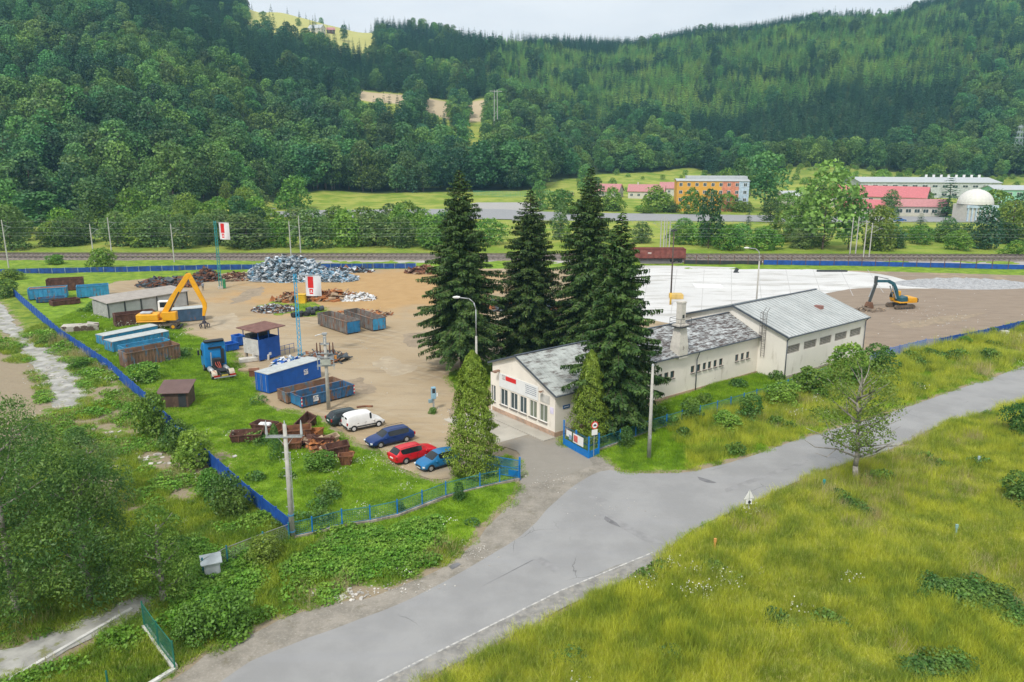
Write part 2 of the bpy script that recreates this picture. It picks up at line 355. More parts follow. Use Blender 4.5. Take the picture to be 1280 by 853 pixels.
def build_ground():
    Ys = [4.0]
    while Ys[-1] < 150: Ys.append(Ys[-1]+.42)
    while Ys[-1] < 2300: Ys.append(Ys[-1]*1.0085+.1)
    Ys = np.array(Ys); U = np.linspace(-1.25, 1.25, 430)
    base = np.maximum(Ys, 26)[:, None]
    X = U[None, :]*base*1.0; Y = np.repeat(Ys[:, None], len(U), 1)
    x = X.ravel(); y = Y.ravel()
    near = (y < 260); s = np.full(x.shape, 50.0)
    ds = {}
    for nm, pl in (('road', ROAD), ('sh', SHOULDER), ('yard', YARD), ('p1', PATH1), ('p2', PATH2), ('gr', GRAVELS), ('isle', ISLE), ('isle2', ISLE2)):
        d = np.full(x.shape, 50.0); d[near] = sdist(pl, x[near], y[near]); ds[nm] = d
    s = np.minimum.reduce([ds['road'], ds['sh'], ds['yard'], ds['p1'], ds['p2']])
    ys_ = np.minimum(ds['yard'], 1e9)
    z = HT(x, y)
    bump = (fbm(x, y, 6, 5)-.5)*.5 + (fbm(x, y, 1.6, 9)-.5)*.18
    k = np.clip(s/3.0, 0, 1); off = bump*k + .04*np.clip(s/.8, 0, 1)
    ny = (y < 250); z = z + np.where(ny, off, 0)
    z = np.where((s < .0) & ny, -.05, z)
    flatb = (y > 95) & (y < 145) & (x > 45); 
    me = bpy.data.meshes.new('ground'); nr, nc = Y.shape
    me.vertices.add(nr*nc); me.vertices.foreach_set('co', np.stack([x, y, z], 1).ravel())
    idx = np.arange(nr*nc).reshape(nr, nc); q = np.stack([idx[:-1, :-1], idx[:-1, 1:], idx[1:, 1:], idx[1:, :-1]], -1).reshape(-1, 4)
    me.loops.add(q.size); me.loops.foreach_set('vertex_index', q.ravel()); me.polygons.add(len(q))
    me.polygons.foreach_set('loop_start', np.arange(0, q.size, 4)); me.polygons.foreach_set('loop_total', np.full(len(q), 4)); me.update(calc_edges=True)
    me.polygons.foreach_set('use_smooth', np.ones(len(q), bool))
    def A(nm, v): a = me.attributes.new(nm, 'FLOAT', 'POINT'); a.data.foreach_set('value', np.clip(v, 0, 1).astype(np.float32))
    m, l, bare = zones(x, y, ds)
    A('meadow', m); A('lawn', l); A('bare', bare)
    A('far', np.clip((y-205)/20, 0, 1)*.9)
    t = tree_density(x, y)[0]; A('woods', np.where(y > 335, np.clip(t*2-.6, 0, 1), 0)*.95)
    A('upland', np.clip((y-850)/80, 0, 1)*(colpx(x, y) > 300)*(colpx(x, y) < 500)); u = colpx(x, y); A('field', ((u > 445) & (u < 612) & (y > 705) & (y < 765)).astype(float))
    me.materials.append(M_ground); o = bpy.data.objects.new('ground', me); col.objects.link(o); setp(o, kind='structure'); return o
FENCE_L = P2([(365, 672), (313, 630), (232, 556), (183, 507), (135, 463), (77, 424), (18, 370)])
def zones(x, y, ds=None):
    """meadow / lawn / bare masks in 0..1"""
    # side of the road: meadow = camera side of the road
    rl = P2([(440, 900), (602, 811), (815, 703), (1017, 594), (1180, 530), (1420, 440)])
    sx = np.interp(x, rl[:, 0], rl[:, 1]); m = (y < sx+.5).astype(float)*(x > -14)
    fy = np.interp(-x, -FENCE_L[:, 0], FENCE_L[:, 1]); 
    inyard = (x > np.interp(y, FENCE_L[:, 1], FENCE_L[:, 0])) & (y > 52) & (y < 195)
    l = np.where(m > .5, 0, inyard.astype(float)); l = np.where((x > 6) & (m < .5) & (y > 55), .75, l); l = np.where((y < 205) & (y > 160) & (x < -30), .6, l)
    fl_ = P2([(749, 564), (852, 529.5), (945, 502.5), (1030, 474), (1080, 458), (1173, 435), (1400, 384)]); m = np.where((x > 16) & (m < .5) & (y < 130) & (l > 0) & (y < np.interp(x, fl_[:, 0], fl_[:, 1])), .7, m)
    if ds is None:
        ds = {nm: sdist(pl, x, y) for nm, pl in (('road', ROAD), ('sh', SHOULDER), ('yard', YARD), ('gr', GRAVELS), ('p1', PATH1), ('p2', PATH2))}
    b = np.zeros(x.shape)
    rd = np.minimum(ds['road'], ds['sh']); b = np.maximum(b, np.clip(1-rd/1.1, 0, 1)*.9)
    b = np.maximum(b, np.clip(1-np.maximum(ds['yard'], -9)/1.6, 0, 1)*.8*(y < 175)); b = np.maximum(b, (ds['gr'] < 0)*.9)
    b = np.maximum(b, np.clip(1-ds['p1']/2.5, 0, 1)*.6); b = np.maximum(b, np.clip(1-ds['p2']/2, 0, 1)*.6)
    # rubble ground left of the fence
    c = G(175, 600); d = np.hypot((x-c.x)/9, (y-c.y)/10); b = np.maximum(b, np.clip(1.5-d, 0, 1)*.62)
    c = G(420, 745); d = np.hypot((x-c.x)/4.5, (y-c.y)/2.2); b = np.maximum(b, np.clip(1.4-d, 0, 1)*.8); c = G(60, 520); d = np.hypot((x-c.x)/16, (y-c.y)/18); b = np.maximum(b, np.clip(1.5-d, 0, 1)*.58)
    b = np.maximum(b, ((y > 188) & (y < 210))*.25)
    return m, l, b

# ---- what grows on the hillsides
def tree_density(x, y):
    """returns (density 0..1, type) type: 0 broadleaf, 1 dark spruce, 2 young light conifer, 3 shrubs"""
    u = colpx(x, y); d = y
    n = fbm(x, y, 60, 31)-.5; n2 = fbm(x, y, 25, 41)-.5
    dens = np.ones(x.shape); typ = np.zeros(x.shape, int)
    start = np.interp(u, [0, 200, 320, 400, 650, 690, 760, 860, 1280], [305, 328, 385, 440, 455, 480, 545, 590, 560])
    dens[d < start+n*20] = 0
    # left hill: spruce stands higher up
    typ[(u < 470) & (d > np.interp(u, [0, 200, 400], [900, 600, 640])+n*160)] = 1
    typ[(u < 200) & (d > 700) & (n2 > .05)] = 0
    # mid valley field + gap
    dens[(u > 450) & (u < 608) & (d > 640) & (d < 770) & ~((u > 508) & (u < 532)) & ~((u > 562) & (u < 584))] = 0
    dens[(u > 583) & (u < 607) & (d > 540) & (d < 770)] = 0
    # far meadow with fields
    fld = (u > 322) & (u < 474) & (d > 1060); dens[fld] = .015
    dens[(u > 322) & (u < 474) & (d > 930) & (d < 1060)] = .05
    typ[(u > 474) & (u < 612) & (d > 770)] = 1
    typ[(u > 608) & (d > 760+n*120)] = 2
    typ[(u > 655) & (u < 768) & (d > 1180)] = 1
    typ[(u > 768) & (u < 1010) & (d > 1290)] = 1
    typ[(u > 860) & (u < 1190) & (d > 680+n*90) & (d < np.interp(u, [860, 1000, 1180], [800, 850, 830])+n*140)] = 1
    typ[(u > 1130) & (d > 1330+n*250)] = 1
    k = (typ == 2) & (n2 > .14); typ[k] = 0; k = (typ == 2) & (n2 < -.2); typ[k] = 1
    k = (typ == 0) & (n2 > .17) & (d > 430); typ[k] = 1; k = (typ == 1) & (n < -.16) & (u < 600); typ[k] = 0
    # shrubby meadow, right of centre
    sh = (u > 668) & (u < 1300) & (d > 430) & (d < start+5); dens[sh] = .0
    sh = (u > 600) & (u < 880) & (d > 455) & (d < start+40) & (u > 680); dens[sh] = .10; typ[sh] = 3
    sh = (u >= 880) & (u < 1290) & (d > 520) & (d < start+5); dens[sh] = .4; typ[sh] = 3
    return dens, typ
ground = build_ground()
# ---------------------------------------------------------------- foliage
def leaf_mat(name, cols, trans=.3, hue=.02, val=.35, nscale=.35):
    if name in _mats: return _mats[name]
    b = NB(name); r = b.rnd(); p = b.pos()
    c = b.mix(b.ramp(r, 0, 1), cols[0], cols[1]); c = b.mix(b.ramp(b.noise(p, nscale, 3), .4, .65), c, cols[2])
    r2 = b.math('FRACT', b.math('MULTIPLY', r, 7.31)); v = b.math('ADD', 1-val/2, b.math('MULTIPLY', r2, val))
    r3 = b.math('FRACT', b.math('MULTIPLY', r, 3.17)); h = b.math('ADD', .5-hue, b.math('MULTIPLY', r3, hue*2))
    isl = b.node('ShaderNodeNewGeometry').outputs['Random Per Island']
    v = b.math('MULTIPLY', v, b.math('ADD', .72, b.math('MULTIPLY', isl, .56)))
    _mats[name] = b.leafy(b.hsv(c, h, 1.0, v), trans); return _mats[name]
LM_forest = leaf_mat('broadleaf_foliage', ((.028, .108, .042), (.075, .19, .052), (.14, .265, .05)), .22, .022, .95, .018)
LM_spruce = leaf_mat('spruce_needles', ((.022, .085, .042), (.036, .115, .052), (.06, .15, .06)), .12, .015, .7, .03)
LM_young = leaf_mat('young_conifer_needles', ((.13, .31, .08), (.22, .42, .095), (.31, .48, .10)), .2, .025, .6, .02)
LM_bush = leaf_mat('bush_leaves', ((.09, .21, .022), (.14, .28, .032), (.20, .33, .04)), .3, .02, .35, .25)
LM_willow = leaf_mat('willow_leaves', ((.085, .17, .042), (.115, .21, .05), (.17, .26, .07)), .3, .012, .3, .3)
LM_near = leaf_mat('dark_leaves', ((.055, .15, .026), (.075, .18, .03), (.14, .25, .035)), .3, .01, .25, .4)
LM_thuja = leaf_mat('thuja_foliage', ((.155, .235, .02), (.17, .25, .022), (.22, .30, .03)), .15, .01, .12, 1.2)
LM_nsp = leaf_mat('near_spruce_needles', ((.035, .085, .017), (.045, .10, .02), (.09, .155, .03)), .15, .01, .3, .9)
LM_lite = leaf_mat('light_leaves', ((.13, .215, .022), (.16, .25, .03), (.23, .30, .045)), .35, .01, .2, .5)
LM_rasp = leaf_mat('bramble_leaves', ((.11, .27, .02), (.14, .31, .026), (.21, .38, .04)), .3, .01, .25, .6)
M_bark = mat('bark', (.13, .10, .075), .95, scale=3, var=.35, bump=.5)
M_palebark = mat('grey_bark', (.27, .25, .215), .95, scale=3, var=.3, bump=.5)

def quads_mesh(name, P, m):
    n = len(P); me = bpy.data.meshes.new(name); me.vertices.add(n*4); me.vertices.foreach_set('co', P.reshape(-1).astype(np.float32))
    me.loops.add(n*4); me.loops.foreach_set('vertex_index', np.arange(n*4)); me.polygons.add(n)
    me.polygons.foreach_set('loop_start', np.arange(0, n*4, 4)); me.polygons.foreach_set('loop_total', np.full(n, 4)); me.update(calc_edges=True)
    me.materials.append(m); return me
def unit(v): return v/np.maximum(np.linalg.norm(v, axis=1, keepdims=True), 1e-9)
def leaves(C, Nn, size, asp=.6, jit=.8, r=None, along=None, aj=.6):
    r = r or rng; n = len(C); Nn = unit(unit(Nn)+r.normal(0, jit, (n, 3)))
    t = r.normal(0, 1, (n, 3)) if along is None else along + r.normal(0, aj, (n, 3))
    t = unit(t-(t*Nn).sum(1, keepdims=True)*Nn); b = np.cross(Nn, t)
    s = (size*(.6+.8*r.random(n)))[:, None] if np.isscalar(size) else size[:, None]
    fold = Nn*s*.12
    return np.stack([C-t*s*.5, C-b*s*.5*asp+fold, C+t*s*.5, C+b*s*.5*asp+fold], 1)
def lobes(nl, w, h0, h1, lr, r, flat=1.0):
    out = []
    for i in range(nl):
        z = (i+.5)/nl; z = h0+(h1-h0)*z; k = (z-h0)/(h1-h0)
        ring = w/2*math.sqrt(max(.05, 1-(2*k-.85)**2*.75))-lr*.7
        a = i*2.4+r.random()*.8; rr = ring*(.35+.65*r.random())
        out.append((rr*math.cos(a), rr*math.sin(a), z, lr*(.7+.5*r.random())))
    return out
def lobe_leaves(lb, n, size, r, jit=.7, asp=.7, shell=.35, down=.35):
    L_ = np.array(lb); wts = L_[:, 3]**2; idx = r.choice(len(L_), n, p=wts/wts.sum()); d = unit(r.normal(0, 1, (n, 3)))
    m = (d[:, 2] < -down) & (r.random(n) < .7); d[m, 2] *= -1
    rad = L_[idx, 3]*(1-shell*r.random(n)**1.6+.10*r.normal(0, 1, n)*.8)
    C = L_[idx, :3]+d*rad[:, None]*np.array([1, 1, .85])
    # drop leaves buried deep inside other lobes
    keep = np.ones(n, bool)
    for q in L_:
        dist = np.linalg.norm((C-q[:3])/np.array([1, 1, .85]), axis=1); keep &= ~(dist < q[3]*.62)
    C = C[keep]; d = d[keep]
    return leaves(C, d+np.array([0, 0, .4]), size, asp, jit, r)
def trunk_mesh(h, r0, w, nb, m, seed, h0=.25, lean=0):
    rr = random.Random(seed); mb = MB(); pts = [Vector((0, 0, -.2))]
    for i in range(1, 7): pts.append(Vector((lean*i/6*h*.1+rr.uniform(-1, 1)*.012*h, rr.uniform(-1, 1)*.012*h, h*.86*i/6)))
    mb.tube(pts, [r0*(1-.13*i) for i in range(7)], 8)
    for i in range(nb):
        z = h*(h0+(.8-h0)*i/max(1, nb-1)); a = i*2.4+rr.uniform(-.4, .4); k = int(z/(h*.86)*6); k = min(k, 5)
        b0 = pts[k].lerp(pts[k+1], z/(h*.86)*6-k); ln = w*.42*(1-.55*i/max(1, nb))*rr.uniform(.7, 1.15)
        up = .35+.5*i/max(1, nb); q = [b0, b0+Vector((math.cos(a)*ln*.45, math.sin(a)*ln*.45, up*ln*.4)), b0+Vector((math.cos(a+.15)*ln, math.sin(a+.15)*ln, up*ln*1.0))]
        mb.tube(q, [r0*.4, r0*.26, r0*.08], 5)
        q2 = [q[1], q[1]+Vector((math.cos(a-.8)*ln*.4, math.sin(a-.8)*ln*.4, ln*.4))]; mb.tube(q2, [r0*.2, r0*.06], 5)
    me = bpy.data.meshes.new('trunk'); me.from_pydata([tuple(v) for v in mb.v], [], mb.f); me.materials.append(m)
    me.polygons.foreach_set('use_smooth', [True]*len(me.polygons)); return me
def broadleaf(h, w, n, size, m, seed, nl=14, base=.2, lr=.2):
    r = np.random.default_rng(seed); lb = lobes(nl, w, h*base+w*lr*.6, h-w*lr*.8, w*lr, r)
    return quads_mesh('crown', lobe_leaves(lb, n, size, r), m)
def conifer(h, rad, m, seed, whorls=14, nb=7, twigs=5, tw=.5, base=.05, droop=.25, power=.85, tws=.35):
    r = np.random.default_rng(seed); Cs = []; Ns = []; Al = []; Sz = []
    for i in range(whorls):
        k = (i+r.uniform(-.25, .25))/whorls; z = h*(base+(1-base)*max(0, k)); Lb = rad*(1-k)**power*(1 if k > .12 else .8+k)
        for j in range(nb):
            if r.random() < .08: continue
            a = j*2*math.pi/nb+i*1.1+r.uniform(-.35, .35); l = Lb*r.uniform(.68, 1.12); d = np.array([math.cos(a), math.sin(a), 0])
            for q in range(twigs):
                f = (q+r.uniform(.2, 1))/twigs; upt = .12 if k > .5 else 0
                c = np.array([0, 0, z])+d*l*f+np.array([0, 0, -droop*l*f*f+upt*l*f + .12*l*max(0, f-.75)])
                side = r.choice([-1, 1]); s = np.array([-d[1], d[0], 0])*side
                wd = tw*l*(.35+.5*(1-f))*r.uniform(.1, .7); c = c+s*wd*.5
                Cs.append(c); Ns.append([d[0]*.25, d[1]*.25, 1]); Al.append(d*(.6)+s*.8+np.array([0, 0, -.35])); Sz.append(max(.12*tws, tws*(l/rad+.35)*r.uniform(.7, 1.2)))
    for i in range(int(whorls*1.2)):
        Cs.append([0, 0, h*(1-.03*r.random())]); Ns.append([r.normal(), r.normal(), .2]); Al.append([0, 0, 1]); Sz.append(h*.04)
    P = leaves(np.array(Cs, float), np.array(Ns, float), np.array(Sz, float), .42, .35, r, np.array(Al, float), .25)
    return quads_mesh('crown', P, m)
def near_spruce(h, rad, seed, base=.08, bare=0, dense=1.0, m=None):
    """branches with hanging twigs; returns crown and branch-and-trunk meshes"""
    r = np.random.default_rng(seed); Cs, Ns, Al, Sz = [], [], [], []; mb = MB()
    mb.tube([(0, 0, -.3), (0, 0, h*.4), (0, 0, h*.98)], [.30, .20, .03], 10)
    ph = r.uniform(0, 6); NB_ = int(h*16)
    for i in range(NB_):
            k = (i+r.random())/NB_; k = 1-(1-k)**.88 if k < 1 else k; z = h*(base+(1-base)*k)
            L0 = rad*((1-k)**.70)*((.55 if bare else .78)+(.45 if bare else .22)*min(1, k*5))
            a = i*2.39996+r.uniform(-.3, .3); l = max(.22, L0*r.uniform(.60, 1.08)*(1+.15*math.sin(a*2+ph)*math.cos(z*.5)+.10*math.sin(z*1.9+a)))
            d = np.array([math.cos(a), math.sin(a), 0]); dr = .50-.55*k+r.uniform(-.12, .12)
            def bp(f): return np.array([0, 0, z])+d*l*f+np.array([0, 0, -dr*l*f**1.3+.22*l*max(0, f-.6)])
            mb.tube([Vector(bp(0)), Vector(bp(.5)), Vector(bp(.95))], [.04, .027, .01], 3)
            s = np.array([-d[1], d[0], 0]); nt_ = max(4, int(l*6*dense))
            for q in range(nt_):
                f = .12+.9*(q+r.random())/nt_; 
                for side in (-1, 1):
                    tl = (.30+.20*l*max(0, 1-f)**.7+.05)*r.uniform(.7, 1.25); c0 = bp(f); al = d*.55+s*side*.85+np.array([0, 0, -.30-.25*(1-k)])
                    m_ = 2 if tl > .5 else 1
                    for g in range(m_):
                        cc = c0+al*tl*(g+.5)/m_*.9; Cs.append(cc); Ns.append([d[0]*.3, d[1]*.3, 1]); Al.append(al); Sz.append(tl/m_*1.3)
                    if k < .85: Cs.append(c0+al*tl*.5+np.array([0, 0, -.16])); Ns.append([d[0]+r.normal()*.5, d[1]+r.normal()*.5, .1]); Al.append(np.array([al[0]*.4, al[1]*.4, -1.])); Sz.append(.34+.22*r.random())
    P = leaves(np.array(Cs), np.array(Ns, float), np.array(Sz), .40, .32, r, np.array(Al), .18)
    c = quads_mesh('crown', P, m or LM_nsp); me = bpy.data.meshes.new('trunk'); me.from_pydata([tuple(v) for v in mb.v], [], mb.f); me.materials.append(M_bark)
    return c, me
def mobj(name, me, parent=None, loc=None, rz=0, sc=None):
    o = bpy.data.objects.new(name, me); col.objects.link(o)
    if parent: o.parent = parent
    if loc is not None: o.location = loc
    o.rotation_euler = (0, 0, rz)
    if sc: o.scale = sc
    return o
# shared crowns (unit: metres at scale 1)
BRD = [broadleaf(17, 12.5, 1700, .85, LM_forest, 50+i, nl=16, base=.1, lr=.19) for i in range(5)]
BRDT = [trunk_mesh(17, .28, 11, 6, M_bark, i) for i in range(2)]
CON = [conifer(20, 4.4, LM_spruce, 70+i, 17, 8, 5, .7, .04, .25, .8, 1.3) for i in range(3)]
YNG = [conifer(10.5, 3.0, LM_young, 80+i, 11, 7, 5, .8, .02, -.05, .8, 1.05) for i in range(2)]
SHR = [broadleaf(4, 4.6, 520, .5, LM_bush, 90+i, nl=8, base=-.05, lr=.27) for i in range(3)]
PINE_T = trunk_mesh(22, .25, 3, 0, M_bark, 5)
def hidden_proto(name, me): return bpy.data.objects.new(name, me)      # source geometry only, never placed by itself
def scatter(name, groups, P, pick, rot, scl, kindlabel):
    """stuff: one object whose geometry nodes stand the given meshes on its points"""
    me = bpy.data.meshes.new(name); me.vertices.add(len(P)); me.vertices.foreach_set('co', P.astype(np.float32).ravel())
    a = me.attributes.new('pick', 'INT', 'POINT'); a.data.foreach_set('value', pick.astype(np.int32))
    a = me.attributes.new('rot', 'FLOAT_VECTOR', 'POINT'); a.data.foreach_set('vector', np.stack([rot*0, rot*0, rot], 1).astype(np.float32).ravel())
    a = me.attributes.new('scl', 'FLOAT_VECTOR', 'POINT'); a.data.foreach_set('vector', scl.astype(np.float32).ravel())
    o = bpy.data.objects.new(name, me); col.objects.link(o)
    g = bpy.data.node_groups.new(name+'_nodes', 'GeometryNodeTree'); g.interface.new_socket('Geometry', in_out='INPUT', socket_type='NodeSocketGeometry'); g.interface.new_socket('Geometry', in_out='OUTPUT', socket_type='NodeSocketGeometry')
    gi = g.nodes.new('NodeGroupInput'); go = g.nodes.new('NodeGroupOutput'); j = g.nodes.new('GeometryNodeJoinGeometry'); g.links.new(j.outputs[0], go.inputs[0])
    def na(nm, t): x = g.nodes.new('GeometryNodeInputNamedAttribute'); x.data_type = t; x.inputs[0].default_value = nm; return [s for s in x.outputs if s.enabled][0]
    pk = na('pick', 'INT'); rt = na('rot', 'FLOAT_VECTOR'); sc = na('scl', 'FLOAT_VECTOR')
    for k, me_ in enumerate(groups):
        oi = g.nodes.new('GeometryNodeObjectInfo'); oi.inputs[0].default_value = hidden_proto(name+'_source', me_); oi.transform_space = 'ORIGINAL'
        cp = g.nodes.new('FunctionNodeCompare'); cp.data_type = 'INT'; cp.operation = 'EQUAL'
        ii = [s for s in cp.inputs if s.enabled]; g.links.new(pk, ii[0]); ii[1].default_value = k
        ip = g.nodes.new('GeometryNodeInstanceOnPoints'); g.links.new(gi.outputs[0], ip.inputs['Points']); g.links.new(cp.outputs[0], ip.inputs['Selection'])
        g.links.new(oi.outputs['Geometry'], ip.inputs['Instance']); g.links.new(rt, ip.inputs['Rotation']); g.links.new(sc, ip.inputs['Scale']); g.links.new(ip.outputs[0], j.inputs[0])
    md = o.modifiers.new('scatter', 'NODES'); md.node_group = g
    setp(o, kindlabel[0], kindlabel[1], None, 'stuff'); return o
# ---------------------------------------------------------------- forest on the hills
def forest():
    cell = 5.0; xs = np.arange(-1150, 1150, cell); ys = np.arange(300, 1640, cell); X, Y = np.meshgrid(xs, ys); x = X.ravel(); y = Y.ravel()
    x = x+rng.uniform(-.45, .45, x.shape)*cell; y = y+rng.uniform(-.45, .45, y.shape)*cell
    m = (np.abs(x) < .70*y); x = x[m]; y = y[m]
    dn, tp = tree_density(x, y)
    base = np.array([.34, .58, .95, .5])[tp]; base = np.where(y > 1150, base*.8, base)
    k = rng.random(x.shape) < dn*base; x = x[k]; y = y[k]; tp = tp[k]; n = len(x)
    # skip trees on ground facing away / far behind the crest
    z = HT(x, y)-.3; s = rng.uniform(.62, 1.32, n)
    s = np.where((tp == 0) & (y < 430), s*1.15, s); uq = colpx(x, y); s = np.where((tp == 0) & (uq > 330) & (uq < 700) & (y < 560), s*1.3, s); s = np.where(tp == 1, s*.86, s)
    uu = colpx(x, y); s = np.where((tp == 2) & (y > 1150), s*.85, s)
    pick = np.where(tp == 0, rng.integers(0, 5, n), np.where(tp == 1, 5+rng.integers(0, 3, n), np.where(tp == 2, 8+rng.integers(0, 2, n), 10+rng.integers(0, 3, n))))
    P = np.stack([x, y, z], 1); rot = rng.uniform(0, 6.28, n); scl = np.stack([s*rng.uniform(.85, 1.2, n), s*rng.uniform(.85, 1.2, n), s], 1)
    fr = (np.abs(colpx(x, y)-640) < 700)
    out = np.ones(n, bool)
    def region(u, yy):
        side = 'on the left hillside' if u < 430 else 'below the middle ridge' if u < 700 else 'on the right hillside'
        return side
    for kinds, cnt, nm in (((0,), 280, 'broadleaf_tree'), ((1,), 150, 'spruce_tree'), ((3,), 90, 'bush')):
        cand = np.where(np.isin(tp, kinds) & fr)[0]; cand = cand[np.argsort(y[cand])][:cnt]
        for i in cand:
            pk = int(pick[i]); u = colpx(x[i], y[i]); meshes = BRD+CON+YNG+SHR
            side = region(u, y[i])
            if kinds == (0,): lab, cat, grp = f'broadleaf tree in the edge of the dense wood {side}', 'tree', f'broadleaf trees in the front rows {side}'
            elif kinds == (1,): lab, cat, grp = f'dark spruce in the lowest rows of conifers {side}', 'tree', f'lowest dark spruces {side}'
            else: lab, cat, grp = f'green bush on the rough slope under the forest {side}', 'bush', f'bushes on the slope {side}'
            o = mobj(nm, meshes[pk], None, P[i], rot[i], tuple(scl[i])); setp(o, lab, cat, grp)
            if kinds == (0,):
                t = mobj('trunk', BRDT[pk % 2], o)
            out[i] = False
    scatter('forest', BRD+CON+YNG+SHR, P[out], pick[out], rot[out], scl[out], ('mixed green forest of conifers and broadleaf trees covering the hillsides', 'forest'))
    print('forest', n)
forest()
# ---------------------------------------------------------------- roads and surfaces
sheet('road_shoulder', SHOULDER, .004, M_verge, .35)
sheet('yard_ground', YARD, .010, M_dirt, .5)
sheet('road', ROAD, .022, M_asph, .12, smoothing=1)
sheet('concrete_slab', SLAB, .018, M_slabc, .25)
sheet('broken_pavement', PATH1, .012, M_oldc, .9)
sheet('old_path', PATH2, .012, M_oldc, .5)

M_joint = mat('slab_joint', (.42, .415, .40), .9, var=.2)
jt = MB()
for k in range(9):
    a_, b_ = G(800, 338+k*7.2, .022), G(1150-k*34, 345+k*6.4, .022); jt.prism([a_, b_, b_+Vector((0, .12, 0)), a_+Vector((0, .12, 0))], (0, 0, .002))
for k in range(9):
    a_, b_ = G(812+k*34, 337, .024), G(800+k*38, 398-k*4, .024); jt.prism([a_, b_, b_+Vector((.12, 0, 0)), a_+Vector((.12, 0, 0))], (0, 0, .002))
setp(jt.build('slab_joints', M_joint, None), kind='structure')

sheet('grassy_mound', P2([(330, 384), (345, 376), (360, 381), (385, 377), (402, 382), (404, 390), (385, 397), (362, 392), (345, 395)]), .030, M_ground, .9)
sheet('grassy_patch', ISLE2, .028, M_ground, 1.0)
M_damp = mat('damp_dirt', (.26, .205, .14), .9, scale=.5, var=.15, c2=(.32, .255, .175), amt=(.45, .65), s2=1.2)
M_dusty = mat('dusty_dirt', (.385, .32, .225), .95, scale=.5, var=.1, c2=(.35, .28, .19), amt=(.45, .65), s2=.8)
for pts, m_ in ((((505, 420), (530, 416), (545, 428), (515, 434)), M_damp), (((470, 452), (500, 446), (512, 462), (482, 470)), M_dusty), (((560, 392), (600, 398), (580, 412), (545, 404)), M_damp), (((300, 366), (330, 358), (318, 372), (290, 380)), M_damp), (((1120, 405), (1180, 396), (1230, 392), (1180, 404), (1130, 412)), M_damp), (((560, 512), (582, 506), (590, 530), (570, 536)), M_damp), (((430, 478), (455, 474), (470, 490), (445, 496)), M_damp), (((262, 398), (292, 392), (300, 410), (275, 414)), M_dusty)):
    sheet('dirt_patch', P2(pts), .0135, m_, 1.3, .4)
# ---------------------------------------------------------------- the office and hall
M_wall = mat('cream_render', (.75, .70, .615), .85, scale=.35, var=.06, c2=(.47, .42, .34), amt=(.56, .78), s2=1.1, bump=.1, vert=True)
M_hall = mat('hall_render', (.76, .725, .655), .85, scale=.3, var=.05, c2=(.50, .46, .39), amt=(.56, .78), s2=.9, bump=.1, vert=True)
M_plinth = mat('pink_plinth', (.42, .29, .21), .9, scale=1.5, var=.2, c2=(.28, .24, .2), amt=(.5, .7), s2=2)
M_roofold = mat('peeling_roof_sheet', (.36, .385, .365), .7, scale=.8, var=.22, c2=(.13, .12, .11), amt=(.47, .66), s2=1.6, stv=(.45, 1.6, 1))
M_roofpeel = mat('badly_peeled_roof_sheet', (.36, .38, .38), .7, scale=.9, var=.35, c2=(.085, .07, .065), amt=(.42, .58), s2=2.4, stv=(.4, 1.8, 1))
M_roofnew = mat('grey_metal_roof', (.41, .43, .42), .5, scale=.4, var=.12, c2=(.30, .33, .325), amt=(.5, .7), s2=1.2, stv=(1.5, .3, 1))
M_dark = mat('dark_metal', (.035, .04, .045), .5, var=.2)
M_gutter = mat('blue_grey_gutter', (.07, .085, .105), .45, var=.2)
M_white = mat('white_paint', (.74, .74, .72), .5, var=.05)
M_frame = mat('brown_window_frame', (.14, .09, .06), .6, var=.2)
M_sill = mat('dark_sill', (.13, .115, .105), .6)
M_steel = mat('galvanised_steel', (.38, .40, .41), .45, .3, var=.15, s2=3)
M_brick = mat('rendered_chimney', (.56, .53, .47), .9, scale=2, var=.12, c2=(.25, .22, .2), amt=(.55, .7), s2=2, bump=.3)
M_red = mat('red_paint', (.62, .02, .02), .5, var=.08)
M_blueboard = mat('pale_blue_board', (.62, .69, .76), .5, var=.03)
M_ink = mat('grey_lettering', (.20, .24, .30), .6, var=.05)
GLS = glass()
GLS2 = glass('curtained_glass', (.10, .115, .085))
ANG = R(38)
C0 = G(693.4, 547); AX = Vector((math.cos(ANG), math.sin(ANG), 0)); BX = Vector((-math.sin(ANG), math.cos(ANG), 0))
def P(v):
    d = v-Vector((0, 0, CH)); f = d.y*math.cos(PITCH)-d.z*math.sin(PITCH); u = d.y*math.sin(PITCH)+d.z*math.cos(PITCH)
    return (640+F*d.x/f, 426.5-F*u/f)
def solve_x(px, o, d, z, lo=-5, hi=70):
    fn = lambda t: P(o+d*t+Vector((0, 0, z)))[0]-px
    a, b_ = lo, hi; fa = fn(a)
    for _ in range(50):
        m = (a+b_)/2
        if (fn(m) > 0) == (fa > 0): a = m
        else: b_ = m
    return (a+b_)/2
